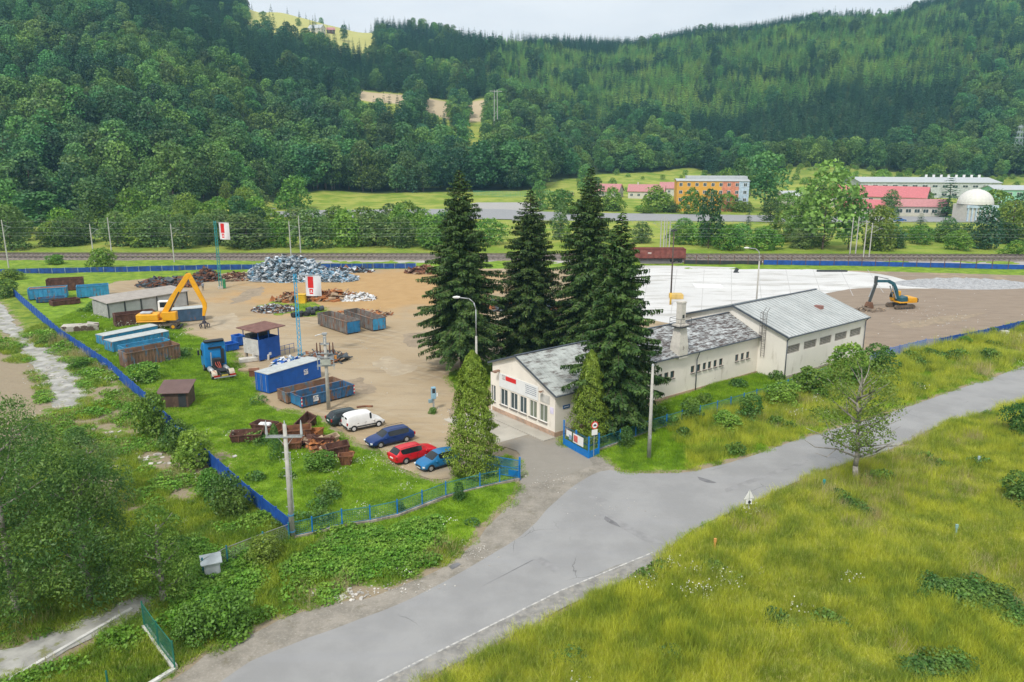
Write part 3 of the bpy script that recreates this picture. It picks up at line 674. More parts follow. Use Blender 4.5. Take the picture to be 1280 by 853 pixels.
def wall_holes(mb, o, u, inn, width, h, holes, depth=.14):
    """vertical wall from o along u, height h, with rectangular openings (x0,z0,x1,z1) and reveals going inward"""
    xs = sorted({0, width, *[q for H in holes for q in (H[0], H[2])]}); zs = sorted({0, h, *[q for H in holes for q in (H[1], H[3])]})
    Q = lambda x, z: o+u*x+Vector((0, 0, z))
    for i in range(len(xs)-1):
        for j in range(len(zs)-1):
            cx, cz = (xs[i]+xs[i+1])/2, (zs[j]+zs[j+1])/2
            if any(H[0] < cx < H[2] and H[1] < cz < H[3] for H in holes): continue
            mb.quad(Q(xs[i], zs[j]), Q(xs[i+1], zs[j]), Q(xs[i+1], zs[j+1]), Q(xs[i], zs[j+1]))
    n = inn*depth
    for x0, z0, x1, z1 in holes:
        c = [Q(x0, z0), Q(x1, z0), Q(x1, z1), Q(x0, z1)]
        for a, b_ in zip(c, c[1:]+c[:1]): mb.quad(a, b_, b_+n, a+n)
def window(parent, o, u, inn, H, bars=1, g=None, depth=.12, sill=True, frame=None, fw=.06, name='window'):
    x0, z0, x1, z1 = H; Q = lambda x, z, d=0: o+u*x+Vector((0, 0, z))+inn*d
    win = MB(); win.quad(Q(x0, z0, depth), Q(x1, z0, depth), Q(x1, z1, depth), Q(x0, z1, depth)); w_ = win.build(name, g or GLS, parent)
    f = MB(); d = depth-.03
    for a, b_ in (((x0, z0+fw/2), (x1, z0+fw/2)), ((x0, z1-fw/2), (x1, z1-fw/2))): f.beam(Q(*a, d), Q(*b_, d), .05, fw, (0, 0, 1))
    xx = [x0+fw/2, x1-fw/2]+[x0+(x1-x0)*(k+1)/(bars+1) for k in range(bars)]
    for x in xx: f.beam(Q(x, z0+fw, d+.002), Q(x, z1-fw, d+.002), fw, .05, tuple(inn))
    f.build('frame', frame or M_white, w_)
    if sill: MB().beam(Q(x0-.06, z0-.04, -.05), Q(x1+.06, z0-.04, -.05), .22, .05, (0, 0, 1)).build('sill', M_sill, w_)
    return w_
XU, YU, ZU = Vector((1, 0, 0)), Vector((0, 1, 0)), Vector((0, 0, 1))
off = thing('office_building', 'long cream single-storey office with patchy peeling grey roof and white sign board', 'building', C0, ANG)
# local axes: x = along the building, y = away from the road
zr = lambda t: 7.05-.43*abs(t-6.0) if t < 6 else 7.05-.36*(t-6.0)
fx = [(613.5, 619.5), (625.5, 634.5), (637.8, 646.8), (649.4, 658.2), (661.6, 671), (674.2, 684.2)]
holes = []
for a, b_ in fx:
    t1 = solve_x(a, C0, BX, 2.0, -2, 14); t0 = solve_x(b_, C0, BX, 2.0, -2, 14); holes.append((t0, 1.15, t1, 2.95))
wb = MB(); Vz = Vector
wall_holes(wb, Vz((0, 0, 0)), YU, XU, 10.26, 4.35, holes)
wb.add([(0, 0, 4.35), (0, 10.26, 4.35), (0, 10.26, zr(10.26)), (0, 6, zr(6)-.05), (0, 0, zr(0)-.05)], [(0, 1, 2, 3, 4)])
wb.quad((0, 0, 0), (7.5, 0, 0), (7.5, 0, zr(0)-.05), (0, 0, zr(0)-.05)); wb.quad((7.5, 0, 0), (7.5, 1.3, 0), (7.5, 1.3, zr(1.3)-.05), (7.5, 0, zr(0)-.05))
O2 = C0+BX*1.3; lw = []
for a, b_ in ((822.5, 827.5), (830.3, 835.5), (838, 843), (863.5, 868), (871.5, 875.5), (878.5, 882.6), (885, 889), (892, 896), (899, 903.3), (919, 923), (926, 930), (932.7, 936.6), (797, 801), (804.5, 808.5)):
    s0 = solve_x(a, O2, AX, 2.7); s1 = solve_x(b_, O2, AX, 2.7); lw.append((s0-7.5, 2.35, s1-7.5, 3.2))
wall_holes(wb, Vz((7.5, 1.3, 0)), XU, YU, 34.9-7.5, 4.7, lw)
wb.quad((0, 10.26, 0), (0, 10.26, zr(10.26)), (34.9, 10.26, zr(10.26)), (34.9, 10.26, 0))
wb.build('wall', M_wall, off)
for H in holes[1:]:
    window(off, Vz((0, 0, 0)), YU, XU, H, 1, GLS2 if H[0] < 3 else GLS)
window(off, Vz((0, 0, 0)), YU, XU, holes[0], 1, GLS)
for H in lw: window(off, Vz((7.5, 1.3, 0)), XU, YU, H, 0, GLS, frame=M_frame, fw=.05)
pl = MB(); pl.b2((-.04, -.04, 0), (-.003, 10.3, .55)); pl.b2((-.04, -.04, 0), (7.5, -.003, .5)); pl.b2((7.5, 1.25, 0), (34.9, 1.297, .35)); pl.build('plinth', M_plinth, off)
def roof_slab(name, s0, s1, t0, t1, zf, m, th=.10, seams=None, par=None):
    mb = MB(); A = [(s0, t0, zf(t0)), (s1, t0, zf(t0)), (s1, t1, zf(t1)), (s0, t1, zf(t1))]
    mb.prism(A, (0, 0, th)); r_ = mb.build(name, m, par or off)
    if seams:
        sm = MB(); k = s0+.25
        while k < s1:
            sm.beam((k, t0, zf(t0)+th+.012), (k, t1, zf(t1)+th+.012), .045, .05); k += seams
        sm.build('seam', m, r_)
    return r_
roof_slab('roof_slope', -.3, 8.0, -.35, 6.0, zr, M_roofold, seams=.62)
r1 = roof_slab('roof_slope', 8.003, 34.85, .95, 6.0, zr, M_roofpeel, seams=.62)
roof_slab('roof_slope', -.3, 34.85, 6.003, 10.7, zr, M_roofold, seams=.62)
rg = MB(); rg.beam((-.32, 6, zr(6)+.15), (34.85, 6, zr(6)+.15), .3, .05); rg.build('ridge_cap', M_gutter, off)
g = MB()
g.beam((-.35, -.45, zr(-.35)+.02), (8.0, -.45, zr(-.35)+.02), .13, .1); g.beam((8.0, .85, zr(.95)+.02), (34.8, .85, zr(.95)+.02), .13, .1)
g.build('gutter', M_gutter, off)
vb = MB(); vb.beam((-.33, -.4, zr(-.35)+.06), (-.33, 6, zr(6)+.06), .05, .2); vb.beam((-.33, 6, zr(6)+.06), (-.33, 10.7, zr(10.7)+.06), .05, .2); vb.build('verge_board', M_gutter, off)
for s in (17.6,):
    sx_ = solve_x(869.5, O2, AX, 2.0); MB().tube([(sx_, .85, zr(.95)), (sx_, 1.2, 3.9), (sx_, 1.2, .1)], .055, 8).build('downpipe', M_gutter, off, smooth=True)
# sign board over the front windows
ts0, ts1 = solve_x(673, C0, BX, 3.8, -2, 14), solve_x(624.5, C0, BX, 3.8, -2, 14)
sb = MB().b2((-.06, ts0, 3.12), (-.005, ts1, 4.62)).build('sign_board', mat('white_sign_board', (.70, .71, .70), .5, var=.04), off)
tm0, tm1 = solve_x(645.6, C0, BX, 4, -2, 14), solve_x(632.6, C0, BX, 4, -2, 14)
MB().b2((-.075, tm0, 4.02), (-.062, tm1, 4.5)).build('red_bar', M_red, sb)
sq = MB(); e0, e1 = tm1+.08, tm1+.62
for a, b_ in (((e0, 4.02), (e1, 4.09)), ((e0, 4.43), (e1, 4.5)), ((e0, 4.09), (e0+.07, 4.43)), ((e1-.07, 4.09), (e1, 4.43)), ((e0+.2, 4.15), (e1-.2, 4.21)), ((e0+.2, 4.31), (e1-.2, 4.37)), ((e0+.2, 4.21), (e0+.26, 4.31))):
    sq.b2((-.075, a[0], a[1]), (-.062, b_[0], b_[1]))
sq.build('emblem', mat('grey_emblem', (.35, .30, .30), .5), sb)
tx = MB(); rr = random.Random(4)
for k in range(5):
    z = 4.3-k*.2; t = ts0+.28
    while t < ts0+1.9:
        l = rr.uniform(.08, .22); tx.b2((-.072, t, z), (-.062, min(t+l, ts0+2.0), z+.085)); t += l+.06
tx.build('lettering', M_ink, sb)
MB().b2((-.05, ts0-1.75, 3.2), (-.005, ts0-.35, 4.05)).build('grey_panel', mat('dull_panel', (.48, .47, .43), .6), off)
MB().b2((-.04, .22, 2.35), (-.005, .72, 3.0)).build('notice', mat('lilac_notice', (.62, .58, .72), .5), off)
pn = MB().b2((1.0, -.05, 2.75), (1.9, -.005, 3.1)).build('name_plate', mat('blue_plate', (.03, .12, .30), .4), off)
t2 = MB()
for k in range(7): t2.b2((1.1+k*.1, -.06, 2.88), (1.165+k*.1, -.051, 2.97))
t2.build('lettering', M_white, pn)
lp = MB(); lp.b2((-.5, 8.9, 4.75), (-.02, 9.15, 4.95)); lp.b2((-.75, 8.8, 4.7), (-.45, 9.25, 4.9)); lp.build('wall_lamp', mat('brown_lamp', (.28, .17, .12), .5), off, bevel=.02)
lp = MB(); lp.b2((-.35, 1.75, 4.35), (-.02, 1.85, 4.42)); lp.b2((-.5, 1.65, 4.3), (-.3, 1.95, 4.42)); lp.build('wall_lamp', mat('brown_lamp', (.28, .17, .12), .5), off)
# chimney through the back roof
cw = G(849, 436, 5.6)-C0; cs, ct = cw.dot(AX), cw.dot(BX)
ch = MB()
ch.prism([(cs-.75, ct-.68, 4.6), (cs+.75, ct-.68, 4.6), (cs+.75, ct+.68, 4.6), (cs-.75, ct+.68, 4.6)], (0, 0, 1.4))
b0 = [(cs-.75, ct-.68, 6.0), (cs+.75, ct-.68, 6.0), (cs+.75, ct+.68, 6.0), (cs-.75, ct+.68, 6.0)]; b1 = [(cs-.5, ct-.45, 8.3), (cs+.5, ct-.45, 8.3), (cs+.5, ct+.45, 8.3), (cs-.5, ct+.45, 8.3)]
ch.add(b0+b1, [(0, 1, 5, 4), (1, 2, 6, 5), (2, 3, 7, 6), (3, 0, 4, 7)])
ch.b2((cs-.72, ct-.65, 8.3), (cs+.72, ct+.65, 8.46)); ch.b2((cs-.37, ct-.37, 8.46), (cs+.37, ct+.37, 11.1)); ch.b2((cs-.42, ct-.42, 10.9), (cs+.42, ct+.42, 11.03))
cc = ch.build('chimney', M_brick, off)
rl = MB()
for x, y in ((-.9, -.8), (.9, -.8), (.9, .8), (-.9, .8)): rl.cyl((cs+x, ct+y, 8.3), (cs+x, ct+y, 9.2), .025)
for z in (8.75, 9.2):
    q = [(cs-.9, ct-.8, z), (cs+.9, ct-.8, z), (cs+.9, ct+.8, z), (cs-.9, ct+.8, z), (cs-.9, ct-.8, z)]; rl.tube(q, .022, 5)
rl.b2((cs-.95, ct-.85, 8.2), (cs+.95, ct+.85, 8.26)); rl.build('platform_rail', M_dark, cc)
MB().b2((cs-.17, ct-.385, 9.2), (cs+.17, ct-.371, 9.6)).build('soot_door', M_dark, cc)
# pavement strip before the office front
ap = MB(); ap.b2((-1.6, -.2, 0), (-.05, 10.8, .10)); 
apo = ap.build('pavement', M_conc, None, C0, ANG); setp(apo, kind='structure')
ap = MB()
for k in range(3): ap.b2((-5.8, 2.2+k*3.0, 0), (-1.63, 2.2+k*3.0+2.97, .035))
apo = ap.build('concrete_apron', M_conc, None, C0, ANG); setp(apo, kind='structure')

hall = thing('workshop_hall', 'tall cream hall with grey ribbed metal roof and a row of high louvred windows', 'building', C0+AX*34.9+BX*-2.6, ANG)
HL, HW, HE, HR, HT_ = 18.4, 16.2, 5.6, 8.1, 7.9
zh = lambda t: HR-(HR-HE)*abs(t-HT_)/HT_ if t < HT_ else HR-(HR-HE)*(t-HT_)/(HW-HT_)
OH = C0+AX*34.9-BX*2.6; hh = []
for a, b_ in ((984.2, 999.8), (1004.8, 1020.5), (1024.5, 1039.2), (1043.5, 1058.5), (1062.3, 1076)):
    s0 = solve_x(a, OH, AX, 3.7, -5, 40); s1 = solve_x(b_, OH, AX, 3.7, -5, 40); hh.append((s0, 3.25, s1, 4.3))
wb = MB(); wall_holes(wb, Vz((0, 0, 0)), XU, YU, HL, HE, hh, .2)
wb.add([(0, 0, 0), (0, HW, 0), (0, HW, HE), (0, HT_, HR-.05), (0, 0, HE)], [(0, 1, 2, 3, 4)]); wb.add([(HL, 0, 0), (HL, HW, 0), (HL, HW, HE), (HL, HT_, HR-.05), (HL, 0, HE)], [(0, 1, 2, 3, 4)])
wb.quad((0, HW, 0), (HL, HW, 0), (HL, HW, HE), (0, HW, HE)); wb.build('wall', M_hall, hall)
for H in hh:
    w_ = window(hall, Vz((0, 0, 0)), XU, YU, H, 2, glass('dim_glass', (.12, .12, .10)), .18, False, mat('pale_frame', (.38, .36, .32), .6))
    lv = MB()
    for k in range(5): lv.box(((H[0]+H[2])/2, .10, H[1]+.12+k*.2), (H[2]-H[0]-.1, .12, .02), M=Matrix.Rotation(R(35), 3, 'X'))
    lv.build('louvre', mat('louvre_metal', (.30, .28, .24), .6), w_)
MB().b2((-.04, -.05, 0), (HL, -.003, .5)).build('plinth', mat('grey_plinth', (.38, .33, .30), .9, c2=(.25, .22, .2)), hall)
def hall_roof(t0, t1):
    mb = MB(); mb.prism([(-.35, t0, zh(t0)), (HL+.45, t0, zh(t0)), (HL+.45, t1, zh(t1)), (-.35, t1, zh(t1))], (0, 0, .10)); r_ = mb.build('roof_slope', M_roofnew, hall)
    sm = MB(); k = -.15
    while k < HL+.4: sm.beam((k, t0, zh(t0)+.12), (k, t1, zh(t1)+.12), .05, .05); k += .72
    sm.build('seam', mat('roof_seam', (.27, .30, .30), .5), r_)
hall_roof(-.35, HT_); hall_roof(HT_+.003, HW+.35)
MB().beam((-.36, HT_, HR+.16), (HL+.46, HT_, HR+.16), .35, .05).build('ridge_cap', M_gutter, hall)
g = MB(); g.beam((-.35, -.44, zh(-.35)), (HL+.4, -.44, zh(-.35)), .14, .12); g.build('gutter', M_gutter, hall)
vb = MB(); vb.beam((-.38, -.4, zh(-.35)+.05), (-.38, HT_, HR+.05), .05, .22); vb.beam((-.38, HT_, HR+.05), (-.38, HW+.3, zh(HW+.35)+.05), .05, .22); vb.build('verge_board', M_gutter, hall)
for x in (.05, HL-.05): MB().tube([(x, -.44, zh(-.35)-.05), (x, -.1, HE-.5), (x, -.1, .1)], .06, 8).build('downpipe', M_gutter, hall, smooth=True)
MB().b2((12.6, 3.3, zh(3.3)+.12), (13.3, 4.3, zh(4.3)+.26)).build('roof_hatch', mat('red_hatch', (.25, .12, .1), .6), hall)
ld = MB(); lt = 3.1
for d in (-.25, .25): ld.tube([(-.22, lt+d, 2.4), (-.22, lt+d, 8.1), (.3, lt+d, 8.6)], .035, 6)
for k in range(19): ld.cyl((-.22, lt-.25, 2.6+k*.29), (-.22, lt+.25, 2.6+k*.29), .015, n=5)
for z in (4.6, 5.5, 6.4, 7.3, 8.1):
    ld.tube([(-.22, lt-.25, z), (-.7, lt-.33, z), (-.9, lt, z), (-.7, lt+.33, z), (-.22, lt+.25, z)], .024, 5)
for y in (-.33, 0, .33): ld.cyl((-.8 if y == 0 else -.7, lt+y, 4.6), (-.8 if y == 0 else -.7, lt+y, 8.1), .02, n=4)
ld.build('caged_ladder', mat('ladder_steel', (.12, .105, .095), .6), hall)
# ---------------------------------------------------------------- vehicles
M_tyre = mat('tyre_rubber', (.02, .02, .02), .8, var=.2)
M_rim = mat('wheel_rim', (.42, .43, .44), .35, .5)
M_blackpl = mat('black_plastic', (.025, .027, .03), .6, var=.2)
M_head = mat('headlight_glass', (.55, .58, .6), .15, spec=.8); M_tail = mat('tail_light', (.35, .015, .015), .25, spec=.7)
M_plate = mat('number_plate', (.65, .65, .62), .5)
CARGL = glass('car_glass', (.008, .011, .013))
def carpaint(n, c): return mat(n, c, .30, .0, var=.06, spec=.4)
def make_car(loc, ang, paint, label, stations, L_, W, H, wb, rear_glass=True, side=((.0, 1.0),), roof_rails=True, group=None, steel=False, side_panel=False):
    """stations: (x/L from the rear, z belt, z top, half width belt factor, half width top factor, tag) ; +x is the front"""
    t = thing('parked_car', label, 'car', loc, ang, group)
    hw = W/2; rings = []
    for (u, zb, zt, fb, ft, zl) in stations:
        x = (u-.5)*L_; b_ = hw*fb; p = hw*ft
        rings.append([(x, b_*.90, zl), (x, b_*1.0, zl+.16), (x, b_*1.0, zb*.72), (x, b_*.965, zb), (x, p, zt-.05), (x, p*.62, zt), (x, -p*.62, zt), (x, -p, zt-.05), (x, -b_*.965, zb), (x, -b_*1.0, zb*.72), (x, -b_*1.0, zl+.16), (x, -b_*.90, zl)])
    bm = bmesh.new(); vv = [[bm.verts.new(p) for p in r] for r in rings]; n = 12
    tags = [s_[-1] if len(s_) > 6 else '' for s_ in stations]
    for i in range(len(rings)-1):
        for j in range(n):
            f = bm.faces.new((vv[i][j], vv[i+1][j], vv[i+1][(j+1) % n], vv[i][(j+1) % n])); f.smooth = True
            s0, s1 = stations[i], stations[i+1]
            gl0 = s0[2]-s0[1] > .2; gl1 = s1[2]-s1[1] > .2
            mi = 0
            if j == 5 or j in (4, 6):
                if gl1 and not gl0 and i < 3 and rear_glass: mi = 2
                if gl0 and not gl1: mi = 1
            if j in (3, 7) and (gl0 and gl1):
                u = (s0[0]+s1[0])/2
                if any(a < u < b2 for a, b2 in side): mi = 3 if j == 3 else 4
            f.material_index = mi
    for r, fl in ((vv[0], 1), (vv[-1], 0)):
        f = bm.faces.new(r if fl else list(reversed(r)))
    cr = bm.edges.layers.float.new('crease_edge')
    for e in bm.edges:
        fs = e.link_faces
        if len(fs) == 2 and fs[0].material_index != fs[1].material_index: e[cr] = .75
    bmesh.ops.recalc_face_normals(bm, faces=bm.faces)
    me = bpy.data.meshes.new('body'); bm.to_mesh(me); bm.free()
    tmp = bpy.data.objects.new('tmp', me); col.objects.link(tmp); md = tmp.modifiers.new('s', 'SUBSURF'); md.levels = 2
    for m_ in range(5): me.materials.append(None)
    dg = bpy.context.evaluated_depsgraph_get(); ev = bpy.data.meshes.new_from_object(tmp.evaluated_get(dg)); bpy.data.objects.remove(tmp)
    body = None
    for mi, (nm, m_) in enumerate((('body', paint), ('windshield', CARGL), ('rear_window', CARGL), ('side_window', CARGL), ('side_window', CARGL))):
        b3 = bmesh.new(); b3.from_mesh(ev); bmesh.ops.delete(b3, geom=[f for f in b3.faces if f.material_index != mi], context='FACES')
        if not b3.faces: b3.free(); continue
        for f in b3.faces: f.material_index = 0; f.smooth = True
        m2 = bpy.data.meshes.new(nm); b3.to_mesh(m2); b3.free(); m2.materials.clear(); m2.materials.append(m_)
        o = mobj(nm, m2, t)
    zs = stations; hwb = hw
    for sx in (-1, 1):
        for sy in (-1, 1):
            x = sx*wb/2+ (0.02*L_ if True else 0)*0; y = sy*(hw-.10); wr = .31
            w_ = MB().cyl((x, y-.11*1, wr), (x, y+.11, wr), wr, n=20).build('wheel', M_tyre, t, smooth=False)
            rm = MB(); rm.cyl((x, y+sy*.10, wr), (x, y+sy*.122, wr), .20, .17, 14)
            rm.build('rim', M_rim if not steel else mat('hub_cap', (.55, .55, .55), .5), w_)
            ar = MB()
            for k in range(10):
                a0, a1 = math.pi*k/10, math.pi*(k+1)/10
                ar.quad((x+math.cos(a0)*.30, sy*(hw+.004), wr+math.sin(a0)*.30), (x+math.cos(a1)*.30, sy*(hw+.004), wr+math.sin(a1)*.30), (x+math.cos(a1)*.375, sy*(hw+.004), wr+math.sin(a1)*.375), (x+math.cos(a0)*.375, sy*(hw+.004), wr+math.sin(a0)*.375))
            ar.build('wheel_arch', M_blackpl, t)
    zf = stations[-2][1]; zrr = stations[1][1]
    for sy in (-1, 1):
        MB().box((L_/2-.14, sy*(hw*.74), zf-.16), (.22, .34, .15), rz=-sy*.35).build('headlight', M_head, t, bevel=.03)
        MB().box((-L_/2+.06, sy*(hw*.86), zrr-.12), (.13, .18, .30)).build('tail_light', M_tail, t, bevel=.02)
        MB().box((wb/2-.55, sy*(hw+.08), stations[-3][1]+.05), (.12, .18, .12)).build('mirror', paint, t, bevel=.03)
        if roof_rails: MB().tube([(-L_*.36, sy*hw*.66, H+.0), (-L_*.33, sy*hw*.68, H+.05), (L_*.02, sy*hw*.68, H+.05), (L_*.06, sy*hw*.66, H)], .018, 5).build('roof_rail', M_blackpl, t)
        MB().b2((-wb/2+.4, sy*(hw-.02), .22), (wb/2-.4, sy*(hw+.008), .30)).build('side_skirt', M_blackpl, t)
    MB().b2((L_/2-.06, -hw*.45, .42), (L_/2+.012, hw*.45, .56)).build('grille', M_blackpl, t)
    MB().b2((L_/2-.02, -.26, .33), (L_/2+.02, .26, .42)).build('number_plate', M_plate, t)
    MB().b2((-L_/2-.02, -.26, .58), (-L_/2+.02, .26, .69)).build('number_plate', M_plate, t)
    for sy in (-1, 1):
        dl = MB(); y = sy*(hw+.003)
        for x in (-.15, .85): dl.b2((x, y-.004, .35), (x+.012, y+.004, .86))
        dl.b2((-.1, y-.01, .80), (.05, y+.018, .825)); dl.b2((-.95, y-.01, .80), (-.80, y+.018, .825))
        dl.build('door_line', M_blackpl, t)
    return t
EST = [(0, .62, .66, .80, .70, .30), (.015, .88, .92, .90, .80, .24), (.03, .93, .98, .95, .78, .20), (.13, .95, 1.42, 1.0, .66, .18), (.30, .95, 1.47, 1.0, .70, .18), (.50, .94, 1.46, 1.0, .70, .18), (.60, .93, 1.40, 1.0, .68, .18), (.735, .90, .95, 1.0, .82, .18), (.87, .84, .88, .98, .80, .18), (.965, .70, .74, .90, .70, .20), (1.0, .50, .54, .78, .60, .26)]
HAT = [(0, .60, .64, .80, .70, .30), (.015, .88, .92, .90, .80, .24), (.03, .95, 1.0, .95, .78, .20), (.14, .96, 1.38, 1.0, .64, .18), (.32, .95, 1.46, 1.0, .70, .18), (.48, .94, 1.47, 1.0, .70, .18), (.58, .93, 1.41, 1.0, .68, .18), (.75, .91, .96, 1.0, .82, .18), (.88, .84, .88, .98, .80, .18), (.97, .68, .72, .90, .70, .20), (1.0, .48, .52, .78, .60, .26)]
VAN = [(0, .70, .75, .92, .82, .30), (.012, .98, 1.30, .96, .80, .26), (.03, 1.02, 1.72, 1.0, .82, .22), (.20, 1.02, 1.82, 1.0, .84, .2), (.45, 1.02, 1.83, 1.0, .84, .2), (.60, 1.0, 1.78, 1.0, .80, .2), (.66, 1.0, 1.70, 1.0, .76, .2), (.80, .98, 1.04, 1.0, .82, .2), (.90, .88, .92, .97, .78, .2), (.97, .70, .74, .90, .70, .22), (1.0, .52, .56, .80, .6, .28)]
_n = lambda a: Vector((-math.sin(a), math.cos(a), 0)); _d = lambda a: Vector((math.cos(a), math.sin(a), 0))
a = R(34); vc = (G(441.7, 540)+G(474.5, 533.7))/2+_n(a)*.82
make_car(vc, a, carpaint('white_car_paint', (.72, .72, .71)), 'small white panel van with steel wheels parked beside the dark estate', VAN, 4.12, 1.72, 1.82, 2.7, False, ((.56, .79),), False, steel=True)
vn = [o for o in col.objects if o.get('label', '').startswith('small white panel')][0]
rw = MB(); rw.b2((-2.062, -.62, 1.05), (-2.03, -.10, 1.55)); rw.b2((-2.062, .10, 1.05), (-2.03, .62, 1.55)); 
for sy in (-1, 1):
    MB().box((-1.985, sy*.38, 1.32), (.03, .42, .42), M=Matrix.Rotation(R(-4), 3, 'Y')).build('rear_door_window', CARGL, vn)
    MB().b2((-1.9, sy*.862, .42), (1.6, sy*.872, .54)).build('side_moulding', M_blackpl, vn)
MB().b2((-2.09, -.8, .36), (-1.98, .8, .58)).build('rear_bumper', M_blackpl, vn, bevel=.02); MB().b2((1.95, -.74, .30), (2.075, .74, .50)).build('front_bumper', M_blackpl, vn, bevel=.02)
dk = vc+_n(a)*2.35-_d(a)*.55
make_car(dk, R(36), carpaint('dark_green_paint', (.018, .035, .04)), 'dark green estate car parked behind the white van', EST, 4.65, 1.74, 1.47, 2.65)
a = R(35); c = (G(474.5, 560.7)+G(509.7, 552.5))/2+_n(a)*.85
make_car(c, a+math.pi, carpaint('dark_blue_paint', (.006, .03, .13)), 'dark blue estate car with its nose towards the grass', EST, 4.75, 1.82, 1.49, 2.75)
a = R(38); c = G(508, 580.6)+_d(a)*1.3+_n(a)*.85
make_car(c, a, carpaint('bright_red_paint', (.55, .012, .02)), 'bright red estate car parked tail to the grass', EST, 4.65, 1.80, 1.47, 2.65)
a = R(38); c = G(539.5, 590)+_d(a)*1.22+_n(a)*.84
make_car(c, a+math.pi, carpaint('light_blue_paint', (.015, .15, .34)), 'light blue hatchback half hidden by the conical thuja', HAT, 4.1, 1.72, 1.46, 2.5, roof_rails=False)
a = R(3); c = G(1124, 277)
make_car(c, a, carpaint('distant_blue_paint', (.03, .12, .30)), 'blue car driving on the distant road by the red-roofed halls', EST, 5.2, 1.9, 1.6, 2.9, group=None)

# ---- blue truck tractor, seen from behind
M_tblue = mat('truck_blue', (.012, .20, .50), .35, var=.08, c2=(.03, .12, .25), amt=(.6, .7))
tA = G(258, 452); tB = G(286, 481); ta = dirang(tB, tA)      # heading: away from the camera
tr = thing('truck_tractor', 'bright blue lorry tractor unit without trailer standing on the lawn', 'truck', tA*.42+tB*.58, ta); tr.scale = (1.16, 1.08, 1.06)
cab = MB(); pr = [(0.9, -1.22, .75), (2.9, -1.22, .55), (3.05, -1.22, 1.5), (2.85, -1.22, 2.6), (2.35, -1.22, 3.35), (1.9, -1.22, 3.65), (.95, -1.22, 3.7), (.85, -1.22, 2.0)]
cab.prism(pr, (0, 2.44, 0)); cb = cab.build('cab', M_tblue, tr, bevel=.09)
MB().box((2.99, 0, 2.15), (.06, 2.1, .95), M=Matrix.Rotation(R(-10), 3, 'Y')).build('windshield', CARGL, tr)
for sy in (-1, 1):
    MB().b2((1.9, sy*1.225, 1.9), (2.7, sy*1.24, 2.6)).build('side_window', CARGL, tr)
    m = MB(); m.beam((2.6, sy*1.2, 2.6), (2.7, sy*1.5, 2.5), .04, .04); m.b2((2.6, sy*1.42, 1.9), (2.72, sy*1.62, 2.5)); m.build('mirror', M_blackpl, tr)
    MB().b2((1.0, sy*1.10, .55), (1.7, sy*1.25, 1.0)).build('step', M_blackpl, tr)
dfl = MB(); dfl.b2((.9, -1.1, 3.72), (1.5, 1.1, 3.98)); dfl.b2((.62, -1.05, 3.9), (1.0, 1.05, 3.98)); dfl.build('roof_spoiler', M_blackpl, cb, bevel=.03)
MB().b2((.80, -.75, 2.95), (.86, .75, 3.2)).build('rear_vent', M_blackpl, cb)
MB().b2((.70, -.95, 1.1), (.845, -.6, 2.9)).build('air_intake', M_blackpl, cb)
MB().tube([(.6, .55, 1.0), (.6, .55, 2.6)], .07, 8).build('exhaust_stack', M_steel, tr)
fr = MB(); fr.b2((-3.1, -.48, .72), (2.6, -.38, .98)); fr.b2((-3.1, .38, .72), (2.6, .48, .98))
for x in (-3.0, -2.0, -1.0, 0, 1): fr.b2((x, -.38, .74), (x+.1, .38, .92))
fr.build('chassis', M_dark, tr)
fw_ = MB(); fw_.cyl((-1.7, 0, 1.02), (-1.7, 0, 1.12), .55, n=20); fw_.b2((-2.4, -.3, 1.0), (-1.7, .3, 1.1)); fw_.build('fifth_wheel', M_blackpl, tr)
MB().b2((.1, -.45, .9), (.7, .45, 1.9)).build('gearbox_rack', M_blackpl, tr, bevel=.05)
MB().cyl((-.9, -.85, .7), (.5, -.85, .7), .30, n=14).build('fuel_tank', M_steel, tr, smooth=True); MB().cyl((-.9, .85, .7), (.5, .85, .7), .30, n=14).build('fuel_tank', M_steel, tr, smooth=True)
hs = MB(); 
for k, cc2 in enumerate(((.4, .2), (.35, -.15), (.4, 0))): hs.tube([(.3, cc2[1], 1.6), (-.2, cc2[1]*1.4, 1.3), (-.8, cc2[1], 1.15), (-1.2, cc2[1]*.5, 1.15)], .04, 6)
hs.build('hose', mat('red_hose', (.4, .08, .05), .5), tr)
for sy in (-1, 1):
    for x, r_ in ((2.1, .5), (-1.9, .5)):
        wd = .3 if x > 0 else .55; y = sy*(1.05 if x > 0 else .93)
        w_ = MB().cyl((x, y-wd/2, r_), (x, y+wd/2, r_), r_, n=20).build('wheel', M_tyre, tr); MB().cyl((x, y+sy*wd/2, r_), (x, y+sy*(wd/2+.03), r_), .27, n=14).build('rim', M_rim, w_)
    mg = MB()
    for k in range(6):
        a0, a1 = R(10+k*27), R(10+(k+1)*27); q = [(-1.9+math.cos(a0)*.60, a0), (-1.9+math.cos(a1)*.60, a1)]
        mg.add([(q[0][0], sy*.66, .5+math.sin(a0)*.60), (q[0][0], sy*1.26, .5+math.sin(a0)*.60), (q[1][0], sy*1.26, .5+math.sin(a1)*.60), (q[1][0], sy*.66, .5+math.sin(a1)*.60)], [(0, 1, 2, 3)])
    mg.build('mudguard', mat('pale_mudguard', (.50, .44, .34), .5, c2=(.35, .12, .06), amt=(.5, .65), s2=3), tr)
    MB().b2((-3.15, sy*.55, .62), (-3.05, sy*1.2, .82)).build('tail_light', M_tail, tr)
MB().b2((-3.2, -1.2, .5), (-3.1, 1.2, .62)).build('rear_bar', M_steel, tr)
MB().b2((-3.14, -.35, .66), (-3.12, .35, .85)).build('number_plate', mat('yellow_plate', (.55, .42, .08), .5), tr)

